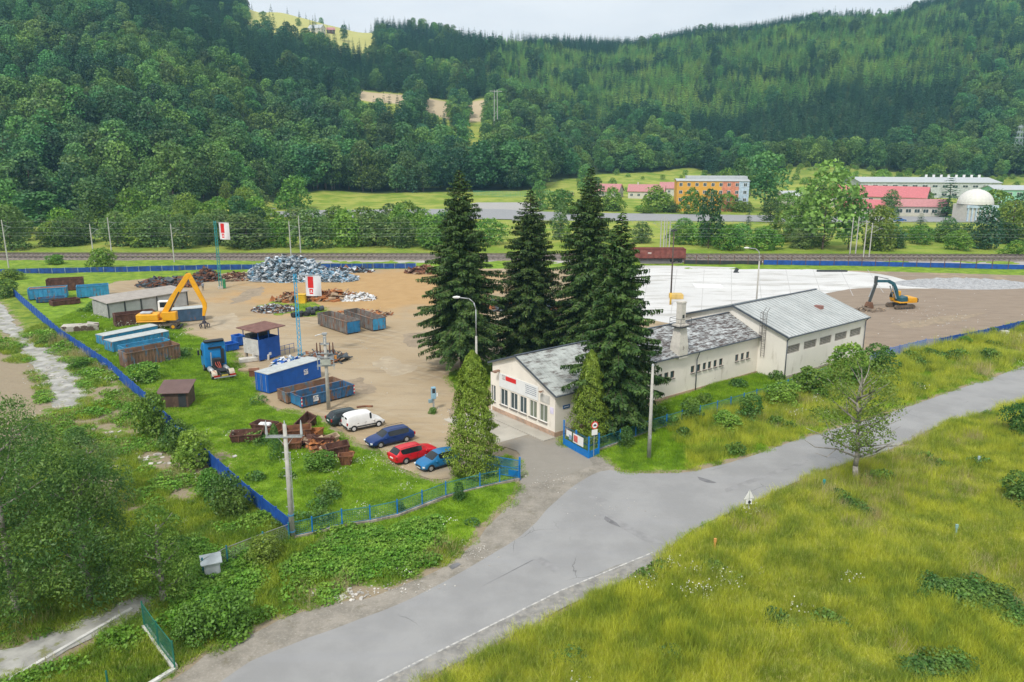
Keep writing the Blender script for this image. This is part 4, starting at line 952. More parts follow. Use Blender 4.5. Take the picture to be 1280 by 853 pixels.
# ---- excavators
def crawler(par, L_, w, m=None, h=.75):
    for sy in (-1, 1):
        y = sy*w; t = MB(); pts = []
        for k in range(24):
            a = 2*math.pi*k/24; cx = (L_/2-h/2) if math.cos(a) >= 0 else -(L_/2-h/2); pts.append((cx+math.cos(a)*h/2, y-.28, h/2+math.sin(a)*h/2))
        t.prism(pts, (0, .56, 0)); tk = t.build('track', mat('muddy_track', (.12, .09, .065), .9, var=.3), par)
        g = MB()
        n = int(L_/.22)
        for k in range(n):
            x = -L_/2+.35+(L_-.7)*k/(n-1); g.b2((x-.03, y-.29, -.0), (x+.03, y+.29, .03)); g.b2((x-.03, y-.29, h-.01), (x+.03, y+.29, h+.03))
        g.build('track_shoe', M_dark, tk)
        rl_ = MB()
        for k in range(6): rl_.cyl((-L_/2+.6+k*(L_-1.2)/5, y+sy*.28, .22), (-L_/2+.6+k*(L_-1.2)/5, y+sy*.31, .22), .14, n=10)
        rl_.build('roller', M_dark, tk)
M_exy = mat('machine_yellow', (.68, .33, .012), .45, var=.1, c2=(.25, .13, .03), amt=(.6, .72)); M_exb = mat('boom_teal', (.02, .09, .12), .45, var=.15)
e0 = G(1125, 385); ex = thing('tracked_excavator', 'yellow tracked excavator with dark teal boom digging beside the white concrete', 'excavator', e0, R(192))
crawler(ex, 3.9, 1.15)
ub = MB(); ub.b2((-.9, -.6, .5), (.9, .6, .9)); ub.cyl((0, 0, .9), (0, 0, 1.05), .7, n=18); ub.build('undercarriage', M_dark, ex)
bd = MB(); bd.b2((-2.4, -1.25, 1.05), (1.2, 1.25, 1.3)); bd.prism([(-2.45, -1.25, 1.3), (-.6, -1.25, 1.3), (-.5, -1.25, 2.0), (-2.3, -1.25, 1.95)], (0, 2.5, 0)); bd.build('upper_body', M_exy, ex, bevel=.07)
MB().prism([(-2.75, -1.1, 1.15), (-2.45, -1.1, 1.1), (-2.4, -1.1, 1.9), (-2.7, -1.1, 1.75)], (0, 2.2, 0)).build('counterweight', M_dark, ex, bevel=.05)
MB().prism([(-.45, -.4, 1.3), (.9, -.4, 1.3), (.8, -.4, 2.0), (-.4, -.4, 2.25)], (0, 1.6, 0)).build('engine_cover', M_exb, ex, bevel=.05)
cb = MB(); cb.prism([(-.2, -1.25, 1.3), (1.35, -1.25, 1.3), (1.5, -1.25, 2.0), (1.25, -1.25, 2.95), (-.1, -1.25, 2.95)], (0, .95, 0)); c_ = cb.build('cab', M_exy, ex, bevel=.05)
MB().b2((.1, -1.262, 1.9), (1.15, -1.254, 2.75)).build('window', CARGL, c_); MB().box((1.42, -.77, 2.3), (.05, .8, .9), M=Matrix.Rotation(R(-14), 3, 'Y')).build('window', CARGL, c_)
bm_ = MB(); bp_ = [(.8, 0, 1.6), (1.2, 0, 3.2), (1.9, 0, 4.4), (2.9, 0, 4.9), (5.3, 0, 5.0)]
for i in range(4): bm_.beam(bp_[i], bp_[i+1], .4, .55 if i < 3 else .42, (0, 0, 1) if i > 1 else (-1, 0, 0))
bm_.build('boom', M_exb, ex); st = MB(); st.beam((5.5, 0, 5.9), (5.45, 0, 4.3), .32, .5, (1, 0, 0)); st.beam((5.45, 0, 4.4), (6.3, 0, 1.4), .30, .42, (1, 0, 0)); st.build('stick', mat('dark_stick', (.06, .07, .07), .5), ex)
hy = MB(); hy.cyl((1.3, .35, 1.8), (2.3, .35, 4.0), .10); hy.cyl((1.3, -.35, 1.8), (2.3, -.35, 4.0), .10); hy.cyl((3.0, 0, 5.3), (5.4, 0, 5.85), .09); hy.cyl((5.75, 0, 4.6), (6.5, 0, 2.2), .08); hy.build('hydraulic_ram', M_steel, ex)
bk = MB(); bk.prism([(6.0, -.55, 1.35), (6.6, -.55, 1.3), (6.9, -.55, .5), (6.4, -.55, -.05), (5.7, -.55, .3)], (0, 1.1, 0)); bk.build('bucket', mat('rusty_bucket', (.16, .08, .045), .7), ex, bevel=.04)
# the big yellow scrap handler on the left
M_hy = mat('handler_yellow', (.75, .36, .01), .42, var=.08, c2=(.45, .2, .02), amt=(.62, .72))
h0 = G(207, 411); sh = thing('material_handler', 'tall yellow scrap handler with bent two-piece boom and orange-peel grab', 'excavator', h0, R(8))
sh.scale = (.86, .86, .86); ch_ = MB(); ch_.b2((-2.2, -1.0, .7), (2.4, 1.0, 1.25)); ch_.cyl((0, 0, 1.25), (0, 0, 1.5), .9, n=18); ch_.build('wheeled_chassis', mat('dusty_chassis', (.14, .11, .08), .9, var=.3), sh)
for x in (-1.6, 1.7):
    for sy in (-1, 1):
        w_ = MB().cyl((x, sy*1.05-.28, .58), (x, sy*1.05+.28, .58), .58, n=20).build('wheel', mat('dusty_tyre', (.09, .07, .055), .9), sh); MB().cyl((x, sy*1.33, .58), (x, sy*1.36, .58), .3, n=12).build('rim', M_exy, w_)
for x in (-2.5, 2.6):
    MB().beam((x, -1.7, .35), (x, 1.7, .35), .3, .3).build('outrigger', M_dark, sh)
ub = MB(); ub.b2((-4.6, -1.4, 1.5), (.6, 1.4, 1.75)); ub.b2((-4.55, -1.35, 1.75), (-.7, 1.35, 2.95)); ub.build('engine_house', M_hy, sh, bevel=.12)
MB().b2((-3.9, -.9, 2.97), (-2.0, .4, 3.3)).build('engine_cover', mat('grey_cover', (.42, .45, .48), .4), sh, bevel=.08)
ub = MB(); ub.b2((.0, -1.4, 1.75), (2.4, .0, 3.3)); ub.build('cab_riser', M_hy, sh, bevel=.06)
cb = MB(); cb.prism([(-1.0, .1, 3.3), (1.0, .1, 3.3), (1.1, .1, 4.0), (.85, .1, 5.1), (-.95, .1, 5.1)], (0, 1.2, 0)); c_ = cb.build('cab', M_white, sh, bevel=.06)
MB().b2((-.6, .085, 3.95), (.7, .097, 4.9)).build('window', CARGL, c_); MB().box((1.07, .7, 4.3), (.05, 1.0, 1.0), M=Matrix.Rotation(R(-13), 3, 'Y')).build('window', CARGL, c_)
bm_ = MB(); 
bo = [(-.3, -.45, 2.6), (4.9, -.45, 9.9)]; bm_.prism([(-.8, -.7, 2.3), (.5, -.7, 2.0), (2.6, -.7, 5.6), (5.35, -.7, 9.7), (5.0, -.7, 10.2), (4.6, -.7, 10.1), (1.6, -.7, 6.1)], (0, .5, 0)); bm_.build('boom', M_hy, sh, bevel=.05)
st = MB(); st.prism([(4.7, -.66, 10.2), (5.4, -.66, 10.25), (6.3, -.66, 8.2), (7.75, -.66, 4.6), (7.7, -.66, 3.7), (7.25, -.66, 2.3), (6.8, -.66, 2.3), (7.0, -.66, 4.0), (6.9, -.66, 4.8), (5.6, -.66, 7.6)], (0, .42, 0)); st.build('stick', M_hy, sh, bevel=.04)
hy = MB(); hy.cyl((.9, -.2, 2.9), (3.2, -.2, 6.9), .13); hy.cyl((.9, -.78, 2.9), (3.2, -.78, 6.9), .13); hy.cyl((2.6, -.45, 6.6), (4.85, -.45, 10.35), .12); hy.build('hydraulic_ram', M_dark, sh)
gr = MB(); gr.cyl((7.0, -.45, 2.3), (7.0, -.45, 1.3), .16); gr.cyl((7.0, -.45, 1.3), (7.0, -.45, .85), .38)
for k in range(5):
    a = k*2*math.pi/5; d = Vector((math.cos(a), math.sin(a), 0)); c = Vector((7.0, -.45, 1.0)); gr.beam(c+d*.3, c+d*.95+Vector((0, 0, -.3)), .28, .12); gr.beam(c+d*.95+Vector((0, 0, -.3)), c+d*.75+Vector((0, 0, -.98)), .22, .10)
gr.build('grab', mat('dark_grab', (.05, .045, .06), .6), sh)
# freight wagon
M_wag = mat('wagon_brown', (.20, .06, .05), .75, var=.2, c2=(.30, .13, .10), amt=(.55, .7), s2=1.5, vert=True)
wA, wB = G(768, 328.5), G(855, 328.5); wg = thing('freight_wagon', 'reddish brown open freight wagon standing on the siding behind the yard', 'railway wagon', (wA+wB)/2, 0)
Lw = (wB-wA).length; b_ = MB(); b_.b2((-Lw/2, -1.45, 1.35), (Lw/2, -1.35, 3.55)); b_.b2((-Lw/2, 1.35, 1.35), (Lw/2, 1.45, 3.55)); b_.b2((-Lw/2, -1.35, 1.35), (-Lw/2+.1, 1.35, 3.55)); b_.b2((Lw/2-.1, -1.35, 1.35), (Lw/2, 1.35, 3.55)); b_.b2((-Lw/2, -1.35, 1.2), (Lw/2, 1.35, 1.35))
b_.build('body', M_wag, wg); rb = MB()
for k in range(12): x = -Lw/2+.05+k*(Lw-.1)/11; rb.b2((x-.07, -1.55, 1.2), (x+.07, -1.452, 3.5)); rb.b2((x-.07, 1.452, 1.2), (x+.07, 1.55, 3.5))
rb.b2((-Lw/2-.05, -1.58, 3.5), (Lw/2+.05, -1.4, 3.62)); rb.b2((-Lw/2-.05, 1.4, 3.5), (Lw/2+.05, 1.58, 3.62)); rb.build('rib', M_wag, wg)
MB().b2((-.7, -1.46, 2.35), (.2, -1.453, 2.75)).build('marking', mat('faded_white_mark', (.5, .4, .38), .7), wg)
for x in (-Lw/2+2, Lw/2-2):
    bg_ = MB(); bg_.b2((x-1.3, -1.0, .5), (x+1.3, 1.0, .8)); bo_ = bg_.build('bogie', M_dark, wg)
    for dx in (-.9, .9): MB().cyl((x+dx, -.85, .5), (x+dx, .85, .5), .46, n=16).build('wheel', M_dark, bo_)
MB().b2((-Lw/2, -1.2, .95), (Lw/2, 1.2, 1.2)).build('underframe', M_dark, wg)
# ---------------------------------------------------------------- containers and yard things
M_rust = mat('rust', (.20, .085, .04), .9, var=.35, c2=(.11, .05, .03), amt=(.45, .65), s2=2)
M_rust2 = mat('dark_rust', (.10, .045, .032), .9, var=.35, c2=(.16, .08, .05), amt=(.5, .7), s2=2)
M_rustf = mat('rusty_floor', (.24, .13, .065), .95, var=.3, c2=(.12, .07, .04), amt=(.45, .65), s2=1)
M_cblue = mat('faded_container_blue', (.035, .12, .24), .65, var=.25, c2=(.17, .09, .05), amt=(.50, .62), s2=2.2, vert=True)
M_ccyan = mat('sky_blue_container', (.04, .25, .44), .65, var=.2, c2=(.20, .10, .055), amt=(.54, .66), s2=2, vert=True)
M_cbright = mat('bright_container_blue', (.008, .10, .42), .5, var=.1, c2=(.02, .09, .26), amt=(.55, .75), s2=1.0)
M_rustblue = mat('rusty_flaking_blue', (.20, .12, .075), .85, var=.3, c2=(.10, .17, .23), amt=(.52, .6), s2=1.6, vert=True)
M_greyblue = mat('dull_grey_blue', (.16, .155, .145), .75, var=.3, c2=(.19, .095, .055), amt=(.48, .62), s2=2, vert=True)
M_lidg = mat('pale_lid', (.42, .45, .44), .6, var=.12, c2=(.30, .22, .16), amt=(.6, .7), s2=1.2)
M_dblue = mat('container_end_blue', (.02, .16, .33), .6, var=.2, c2=(.2, .09, .05), amt=(.6, .68))
def open_box(name, label, A, B, Wd, Hh, m, inner=None, ribs=12, loc_n=1, fill=.15, group=None, emblem=None, stripes=False, endm=None, cat='container', bar=False):
    """open-topped steel container; A->B is the ground line of the side facing the camera"""
    a = dirang(A, B); L_ = (B-A).length; c = (A+B)/2+_n(a)*Wd/2*loc_n; t = thing(name, label, cat, c, a, group)
    x, y, z0 = L_/2, Wd/2, .18
    w_ = MB(); w_.b2((-x, -y, z0), (x, -y+.06, Hh)); w_.b2((-x, y-.06, z0), (x, y, Hh)); w_.b2((-x, -y+.06, z0), (-x+.06, y-.06, Hh)); w_.b2((x-.06, -y+.06, z0), (x, y-.06, Hh)); w_.build('wall', m, t)
    MB().b2((-x+.06, -y+.06, z0), (x-.06, y-.06, z0+.1+fill)).build('floor', inner or M_rustf, t)
    r_ = MB()
    for k in range(ribs):
        xx = -x+.06+k*(2*x-.12)/(ribs-1); r_.b2((xx-.045, -y-.07, z0), (xx+.045, -y-.002, Hh-.1)); r_.b2((xx-.045, y+.002, z0), (xx+.045, y+.07, Hh-.1))
    r_.build('rib', m, t)
    rim = MB(); rim.b2((-x-.03, -y-.07, Hh-.08), (x+.03, -y+.05, Hh+.03)); rim.b2((-x-.03, y-.05, Hh-.08), (x+.03, y+.07, Hh+.03)); rim.b2((-x-.04, -y+.052, Hh-.08), (-x+.07, y-.052, Hh+.03)); rim.b2((x-.07, -y+.052, Hh-.08), (x+.04, y-.052, Hh+.03)); rim.build('top_rim', m, t)
    d = MB(); 
    for s in (-1,): d.b2((-x-.05, -y+.08, z0+.05), (-x-.004, -.02, Hh-.12)); d.b2((-x-.05, .02, z0+.05), (-x-.004, y-.08, Hh-.12))
    d.build('door', endm or m, t)
    sk = MB(); sk.b2((-x+.1, -y+.35, .0), (x-.1, -y+.50, z0)); sk.b2((-x+.1, y-.50, .0), (x-.1, y-.35, z0)); sk.build('skid', M_dark, t)
    if bar: MB().tube([(-x, 0, Hh+.05), (0, 0, Hh+.06), (x, 0, Hh+.05)], .04, 6).build('cross_bar', m, t)
    if emblem is not None: emblem_on(t, emblem, -y-.075, (z0+Hh)/2+.1)
    if stripes:
        for sx in (-1, 1):
            q = MB().mat(0)
            for k in range(5): q.mat(k % 2); q.b2((sx*(x-.04)-.07, -y-.085, z0+.15+k*.2), (sx*(x-.04)+.07, -y-.073, z0+.15+(k+1)*.2-.001))
            q.build('warning_stripes', [M_red, M_white], t)
    return t
def emblem_on(t, x, y, z, s=.32):
    e = MB()
    # square ring with strokes, as the stencilled mark on the blue boxes
    e.b2((x-s, y-.01, z+s-.1), (x+.02, y, z+s)); e.b2((x-s, y-.01, z+.0), (x-s+.1, y, z+s-.1)); e.b2((x-s+.1, y-.01, z+.0), (x+.02, y, z+.1)); e.b2((x+.08, y-.01, z-s+.1), (x+.18, y, z+s)); e.b2((x+.18, y-.01, z+s-.1), (x+s, y, z+s))
    e.b2((x-s, y-.01, z-s), (x+s, y, z-s+.1)); e.b2((x-.08, y-.01, z-s+.1), (x+.02, y, z-.04)); e.b2((x-s, y-.01, z-s+.14), (x-.14, y, z-s+.22)); e.b2((x+s-.1, y-.01, z-s+.1), (x+s, y, z+.1)); e.b2((x+.18, y-.01, z), (x+s-.1, y, z+.08))
    return e.build('emblem', M_white, t)
def closed_box(name, label, A, B, Wd, Hh, m, roofm, ribs=14, emblem=None, group=None, doors=True, smoothside=False):
    a = dirang(A, B); L_ = (B-A).length; c = (A+B)/2+_n(a)*Wd/2; t = thing(name, label, 'container', c, a, group); x, y = L_/2, Wd/2
    MB().b2((-x, -y, .12), (x, y, Hh)).build('wall', m, t)
    MB().prism([(-x-.05, -y-.05, Hh+.003), (-x-.05, y+.05, Hh+.003), (-x-.05, y+.05, Hh+.06), (-x-.05, 0, Hh+.14), (-x-.05, -y-.05, Hh+.06)], (L_+.1, 0, 0)).build('roof', roofm, t)
    r_ = MB()
    if not smoothside:
        for k in range(ribs): xx = -x+.05+k*(L_-.1)/(ribs-1); r_.b2((xx-.05, -y-.05, .12), (xx+.05, -y-.002, Hh-.05)); r_.b2((xx-.05, y+.002, .12), (xx+.05, y+.05, Hh-.05))
    else:
        for k in range(5): xx = -x+.05+k*(L_-.1)/4; r_.b2((xx-.012, -y-.012, .15), (xx+.012, -y-.002, Hh-.05))
        r_.b2((-x, -y-.03, .12), (x, -y-.002, .28)); r_.b2((-x, -y-.03, Hh-.12), (x, -y-.002, Hh))
    r_.build('rib', m, t)
    d = MB(); d.b2((-x-.04, -y+.08, .2), (-x-.003, -.015, Hh-.1)); d.b2((-x-.04, .015, .2), (-x-.003, y-.08, Hh-.1))
    do = d.build('door', m, t); br = MB()
    for yy in (-y*.7, -.12, .12, y*.7): br.cyl((-x-.07, yy, .25), (-x-.07, yy, Hh-.15), .022, n=6)
    br.build('lock_bar', M_steel, do)
    if emblem is not None: emblem_on(t, emblem, -y-.06, Hh*.58)
    return t
closed_box('closed_container', 'bright blue closed container with grey roof and white mark on its side', G(336.5, 493), G(401.5, 472.5), 2.3, 2.35, M_cbright, M_lidg, emblem=1.6, smoothside=True)
open_box('open_container', 'blue open container with a white mark and red and white warning corners', G(377, 511.5), G(443, 495), 2.3, 1.35, M_cblue, ribs=16, emblem=-1.6, stripes=True, endm=M_dblue)
A_, B_ = G(377, 511.5), G(443, 495); n_ = _n(dirang(A_, B_))
open_box('open_container', 'rusty open container between the closed blue box and the marked open one', A_+n_*2.45-_d(dirang(A_, B_))*.4, B_+n_*2.45, 2.1, 1.35, M_rustblue, ribs=16)
open_box('open_container', 'tall grey-blue open container with soil inside beside its twin near the scrap', G(434, 419), G(398, 407), 2.35, 2.05, M_greyblue, ribs=16, loc_n=-1, fill=.9, endm=M_dblue, stripes=False)
open_box('open_container', 'tall blue-ended open container, right one of the pair near the scrap', G(466, 415), G(431, 403), 2.35, 2.05, M_greyblue, ribs=16, loc_n=-1, fill=.9, endm=M_ccyan)
open_box('open_container', 'tall ribbed rusty container with flaking blue paint nearest the long fence', G(160, 463), G(226.5, 450), 2.5, 2.2, M_rustblue, ribs=17, fill=.3, endm=M_rustblue)
open_box('open_container', 'pale blue open container with rusty inside between the lidded and the ribbed ones', G(157, 448), G(214, 437), 2.2, 1.4, M_ccyan, inner=M_rustf, ribs=10)
closed_box('lidded_container', 'pale-lidded blue container, nearer of the two beside the yellow handler', G(142, 441.5), G(212, 427), 2.3, 1.55, M_ccyan, M_lidg)
closed_box('lidded_container', 'pale-lidded blue container, farther of the two beside the yellow handler', G(131, 433), G(198, 419), 2.1, 1.45, M_ccyan, M_lidg)
open_box('open_container', 'dark brown open container behind the yellow handler', G(146, 411), G(196, 405), 2.4, 2.1, M_rust2, inner=M_rust2, ribs=9, fill=.2)
closed_box('closed_container', 'dull blue container with rusty edge and white roof right of the yellow handler', G(213, 404.5), G(257, 400.5), 2.4, 2.1, mat('dull_blue_rusty', (.05, .10, .17), .7, var=.2, c2=(.2, .09, .05), amt=(.58, .68), s2=2, vert=True), M_lidg, ribs=9)
open_box('open_container', 'bright blue open container at the back of the left group', G(97, 373.5), G(137, 370.5), 2.4, 2.2, M_ccyan, ribs=11)
open_box('open_container', 'blue container with rusty top at the far left end', G(36, 376), G(84, 373), 2.4, 2.1, M_ccyan, inner=M_rust, ribs=9, fill=1.75)
open_box('open_container', 'dark rusty container behind the two blue ones at the far left', G(59, 365.5), G(104, 363), 2.4, 2.4, M_rust2, inner=M_rust2, ribs=11, fill=.4)
open_box('open_container', 'low rusty tray in front of the blue containers at the far left', G(46, 380), G(82, 377), 2.2, .8, M_cblue, inner=M_rust, ribs=7)
open_box('open_container', 'low dark rusty tray with a pale corner in front of the left blue containers', G(67, 384.5), G(101, 380), 2.2, 1.0, M_rust2, inner=M_rust2, ribs=6)
open_box('waste_skip', 'small blue skip beside the blue booth, lower one', G(283.5, 441), G(299, 438), 1.6, 1.1, M_cbright, inner=M_cbright, ribs=3, cat='skip')
open_box('waste_skip', 'small blue skip beside the blue booth, higher one behind', G(297, 434), G(307, 432), 1.6, 1.5, M_cbright, inner=M_cbright, ribs=3, cat='skip')
# brown shed
A_, B_ = G(205.5, 510), G(231, 510); a = dirang(A_, B_)+R(6); sd = thing('garden_shed', 'small dark brown shed with sloping roof alone on the lawn', 'shed', (A_+B_)/2+_n(a)*1.3, a)
M_br = mat('brown_boards', (.085, .05, .035), .75, var=.2, c2=(.13, .08, .055), amt=(.5, .7)); M_brr = mat('brown_roof', (.125, .075, .065), .6, var=.1)
sw = MB(); sw.add([(-1.5, -1.3, 0), (1.5, -1.3, 0), (1.5, 1.3, 0), (-1.5, 1.3, 0), (-1.5, -1.3, 1.75), (1.5, -1.3, 1.75), (1.5, 1.3, 2.3), (-1.5, 1.3, 2.3)], [(0, 1, 5, 4), (1, 2, 6, 5), (2, 3, 7, 6), (3, 0, 4, 7), (0, 3, 2, 1)]); sw.build('wall', M_br, sd)
MB().prism([(-1.75, -1.6, 1.70), (1.75, -1.6, 1.70), (1.75, 1.55, 2.36), (-1.75, 1.55, 2.36)], (0, 0, .07)).build('roof', M_brr, sd); MB().b2((.5, -1.33, .1), (1.3, -1.304, 1.6)).build('door', M_dark, sd)
# long open-fronted shed
A_, B_ = G(136.5, 399), G(235, 382); a = dirang(A_, B_); L_ = (B_-A_).length; s2 = thing('storage_shed', 'long low grey storage shed with pale roof and bay doors', 'shed', (A_+B_)/2+_n(a)*2.6, a)
M_gw = mat('grey_panels', (.36, .36, .34), .75, var=.12, c2=(.2, .2, .18), amt=(.55, .7)); M_gr2 = mat('beige_sheet_roof', (.33, .30, .265), .75, var=.12, c2=(.25, .2, .16), amt=(.6, .7))
sw = MB(); h = 2.6; sw.b2((-L_/2, -2.6, 0), (L_/2, 2.6, h)); sw.build('wall', M_gw, s2)
MB().prism([(-L_/2-.3, -3.0, h+.01), (-L_/2-.3, 2.9, h+.4), (-L_/2-.3, 2.9, h+.5), (-L_/2-.3, -3.0, h+.12)], (L_+.6, 0, 0)).build('roof', M_gr2, s2)
po = MB()
for k in range(6): x = -L_/2+k*L_/5; po.b2((x-.07, -2.70, 0), (x+.07, -2.603, h))
po.build('door_post', M_dark, s2)
for k in range(5): x = -L_/2+(k+.5)*L_/5; MB().b2((x-L_/10+.2, -2.64, .1), (x+L_/10-.2, -2.603, h-.35)).build('bay_door', mat('bay_door_grey', (.44, .45, .44), .6, var=.1), s2)
# booth on stilts
A_, B_ = G(325, 453), G(351, 446); a = dirang(A_, B_); bt = thing('control_booth', 'blue weighing booth on legs with open windows and flat brown roof', 'booth', (A_+B_)/2+_n(a)*1.6, a)
L2 = (B_-A_).length/2; M_bb = mat('booth_blue', (.012, .085, .36), .5, var=.12, c2=(.1, .08, .08), amt=(.64, .7))
w_ = MB(); w_.b2((-L2, -1.6, .2), (L2, -1.54, 3.0)); w_.b2((-L2, 1.54, 1.4), (L2, 1.6, 3.0)); w_.b2((L2-.06, -1.54, .6), (L2, 1.54, 3.0)); w_.b2((-L2, -1.54, 1.3), (L2-.06, 1.54, 1.4)); w_.build('wall', M_bb, bt)
MB().b2((-L2-.04, -1.55, .9), (-L2, 1.55, 3.0)).build('side_panel', mat('grey_white_panel', (.50, .49, .46), .8, var=.12, c2=(.35, .3, .25), amt=(.55, .7)), bt)
for x in (-L2+.06, 0, L2-.06):
    for y in (-1.54, 1.54): MB().b2((x-.05, y-.05, 3.0), (x+.05, y+.05, 4.15)).build('post', M_bb, bt)
for x, y in ((-L2+.15, -1.3), (-L2+.15, 1.3), (L2-.15, 1.3)): MB().b2((x-.14, y-.14, 0), (x+.14, y+.14, 1.3)).build('leg', mat('concrete_leg', (.33, .28, .22), .9), bt)
MB().b2((-L2+.1, .2, 3.0), (L2-.1, 1.3, 3.5)).build('desk', M_dark, bt)
MB().prism([(-L2-.55, -2.1, 4.15), (L2+.75, -2.1, 4.22), (L2+.75, 2.2, 4.32), (-L2-.55, 2.2, 4.25)], (0, 0, .10)).build('roof', mat('brown_sheet_roof', (.16, .075, .06), .75, var=.15, c2=(.23, .13, .1), amt=(.5, .7)), bt)
MB().b2((-.2, -1.62, .6), (.2, -1.603, 1.0)).build('meter_box', M_white, bt)
rlm = MB()
for k in range(4): rlm.cyl((L2+.3+k*.8, -1.2, .0), (L2+.3+k*.8, -1.2, 1.3), .03)
rlm.tube([(L2, -1.2, 1.3), (L2+2.8, -1.2, 1.3)], .03); rlm.tube([(L2, -1.2, .7), (L2+2.8, -1.2, .7)], .03); rlm.build('railing', M_bb, bt)
# ---- piles of scrap: every pile is one heap that nobody could count
def heap(name, label, cat, c, rx, ry, h, n, mats_, sz=(.3, 1.1), seed=1, ang=0, thin=.25, base=None):
    r = random.Random(seed); mb = MB()
    K = [(r.uniform(-.5, .5)*rx, r.uniform(-.5, .5)*ry, r.uniform(.5, 1)) for _ in range(4)]
    def hh(x, y): e = 1-(x/rx)**2-(y/ry)**2; return max(0, e)**.8*h*(.75+.35*math.sin(x*1.7+seed)*math.cos(y*1.9))
    G_ = 22; vs = []
    for i in range(G_+1):
        for j in range(G_+1):
            u = (i/G_*2-1); v = (j/G_*2-1); x = rx*u; y = ry*v; k = max(1, math.hypot(u, v)); x /= k; y /= k; vs.append((x, y, hh(x, y)*.8-.02))
    mb.k = 0; mb.add(vs, [(i*(G_+1)+j, (i+1)*(G_+1)+j, (i+1)*(G_+1)+j+1, i*(G_+1)+j+1) for i in range(G_) for j in range(G_)])
    for _ in range(n):
        a = r.uniform(0, 6.28); q = math.sqrt(r.random())*1.03; x, y = rx*q*math.cos(a), ry*q*math.sin(a); z = hh(x, y)
        s = r.uniform(*sz); e = Matrix.Rotation(r.uniform(-.7, .7), 3, 'X') @ Matrix.Rotation(r.uniform(-.7, .7), 3, 'Y') @ Matrix.Rotation(r.uniform(0, 3.1), 3, 'Z')
        mb.k = r.randrange(1, len(mats_)); t_ = r.random()
        if t_ < .55: mb.box((x, y, z+r.uniform(-.1, .15)), (s, s*r.uniform(.25, .8), s*thin*r.uniform(.2, 1)), M=e)
        elif t_ < .8: d = e @ Vector((s*.8, 0, 0)); mb.cyl(Vector((x, y, z))-d, Vector((x, y, z))+d, s*.07, n=5)
        else: p = Vector((x, y, z+.1)); mb.add([p+e @ Vector(q2) for q2 in ((-s*.5, -s*.3, 0), (s*.5, -s*.35, s*.1), (s*.4, s*.4, -s*.1), (-s*.45, s*.3, s*.15))], [(0, 1, 2, 3)])
    o = mb.build(name, mats_, None, c, ang); setp(o, label, cat, None, 'stuff'); return o
S1 = mat('scrap_white', (.55, .58, .60), .5, .0, var=.1); S2 = mat('scrap_steel', (.25, .32, .37), .4, .3, var=.2); S3 = mat('scrap_dark', (.06, .075, .085), .6, var=.3); S4 = mat('scrap_blue', (.13, .27, .38), .5); S5 = mat('scrap_bluegrey', (.36, .44, .5), .5)
M_soil = mat('dark_soil', (.15, .115, .085), .95, var=.3); M_or = mat('orange_rust', (.36, .14, .045), .8, var=.3); M_wh = mat('bright_white_scrap', (.68, .69, .69), .6, var=.08); M_tan = mat('tan_scrap', (.36, .27, .18), .85, var=.2)
c = (G(305, 352)+G(405, 352))/2+Vector((0, 4.5, 0)); heap('scrap_heap', 'large heap of white and steel-blue scrap metal by the railway fence', 'scrap heap', c, 9.8, 6.0, 4.6, 2600, [S3, S1, S2, S3, S4, S5, S1, S2], (.35, 1.3), 3)
heap('scrap_heap', 'low tail of bluish scrap right of the large heap', 'scrap heap', G(418, 352)+Vector((0, 2, 0)), 4.8, 3.4, 1.9, 650, [S3, S1, S2, S5, S4], (.3, 1.0), 4)
heap('scrap_heap', 'pile of bright white scrap sheets on the soil mound', 'scrap heap', G(443, 374), 4.0, 2.3, 1.1, 420, [M_wh, M_wh, S1, M_wh, M_tan], (.3, 1.1), 5)
heap('scrap_heap', 'pile of orange rusty beams behind the two tall containers', 'scrap heap', G(412, 374), 4.6, 2.2, 1.5, 260, [M_soil, M_or, M_rust, M_or, M_tan], (.5, 2.2), 6)
heap('scrap_heap', 'pile of orange-brown sheets left of the white flag', 'scrap heap', G(366, 376), 3.4, 2.0, 1.3, 150, [M_soil, M_or, M_rust, M_tan, M_rust2], (.5, 1.8), 16)
heap('scrap_heap', 'grey and brown heap of small scrap on the left of the grassy mound', 'scrap heap', G(343, 388), 3.9, 2.9, .9, 700, [M_soil, S3, M_rust, S2, M_tan, S1, M_rust2], (.2, .7), 7)
heap('scrap_heap', 'dark rusty heap behind the green flag post', 'scrap heap', G(258, 350), 3.2, 2.8, 2.3, 380, [M_rust2, M_rust, M_rust2, S3], (.4, 1.3), 8)
heap('scrap_heap', 'brown heap between the green flag post and the large heap', 'scrap heap', G(296, 349), 4.6, 3.2, 1.4, 300, [M_soil, M_rust, M_rust2, M_tan], (.4, 1.2), 9)
heap('scrap_heap', 'black and red scrap lying along the grass behind the grey shed', 'scrap heap', G(212, 357), 6.5, 3.4, 1.5, 360, [M_soil, S3, M_rust2, S3, M_rust], (.4, 1.8), 10)
heap('scrap_heap', 'rusty leftovers under the two tall containers', 'scrap heap', G(445, 394), 6.0, 2.5, .5, 240, [M_soil, M_rust, M_or, M_tan], (.3, 1.2), 11)
heap('scrap_heap', 'steel profiles and frames heaped beside the blue booth', 'scrap heap', G(403, 450), 3.0, 2.3, .8, 220, [M_soil, S3, S2, S3, M_rust, M_tan], (.5, 1.9), 12, thin=.12)
heap('scrap_heap', 'white sacks and blue cages heaped between booth and container', 'scrap heap', G(362, 456), 2.4, 1.6, .8, 150, [S1, S1, S4, M_wh, M_cbright], (.4, 1.1), 13, thin=.3)
heap('scrap_heap', 'rusty things by the tall spruces at the back fence', 'scrap heap', G(532, 341), 4.5, 2.5, 1.6, 240, [M_rust2, M_rust, M_rust2, M_tan], (.4, 1.5), 14)
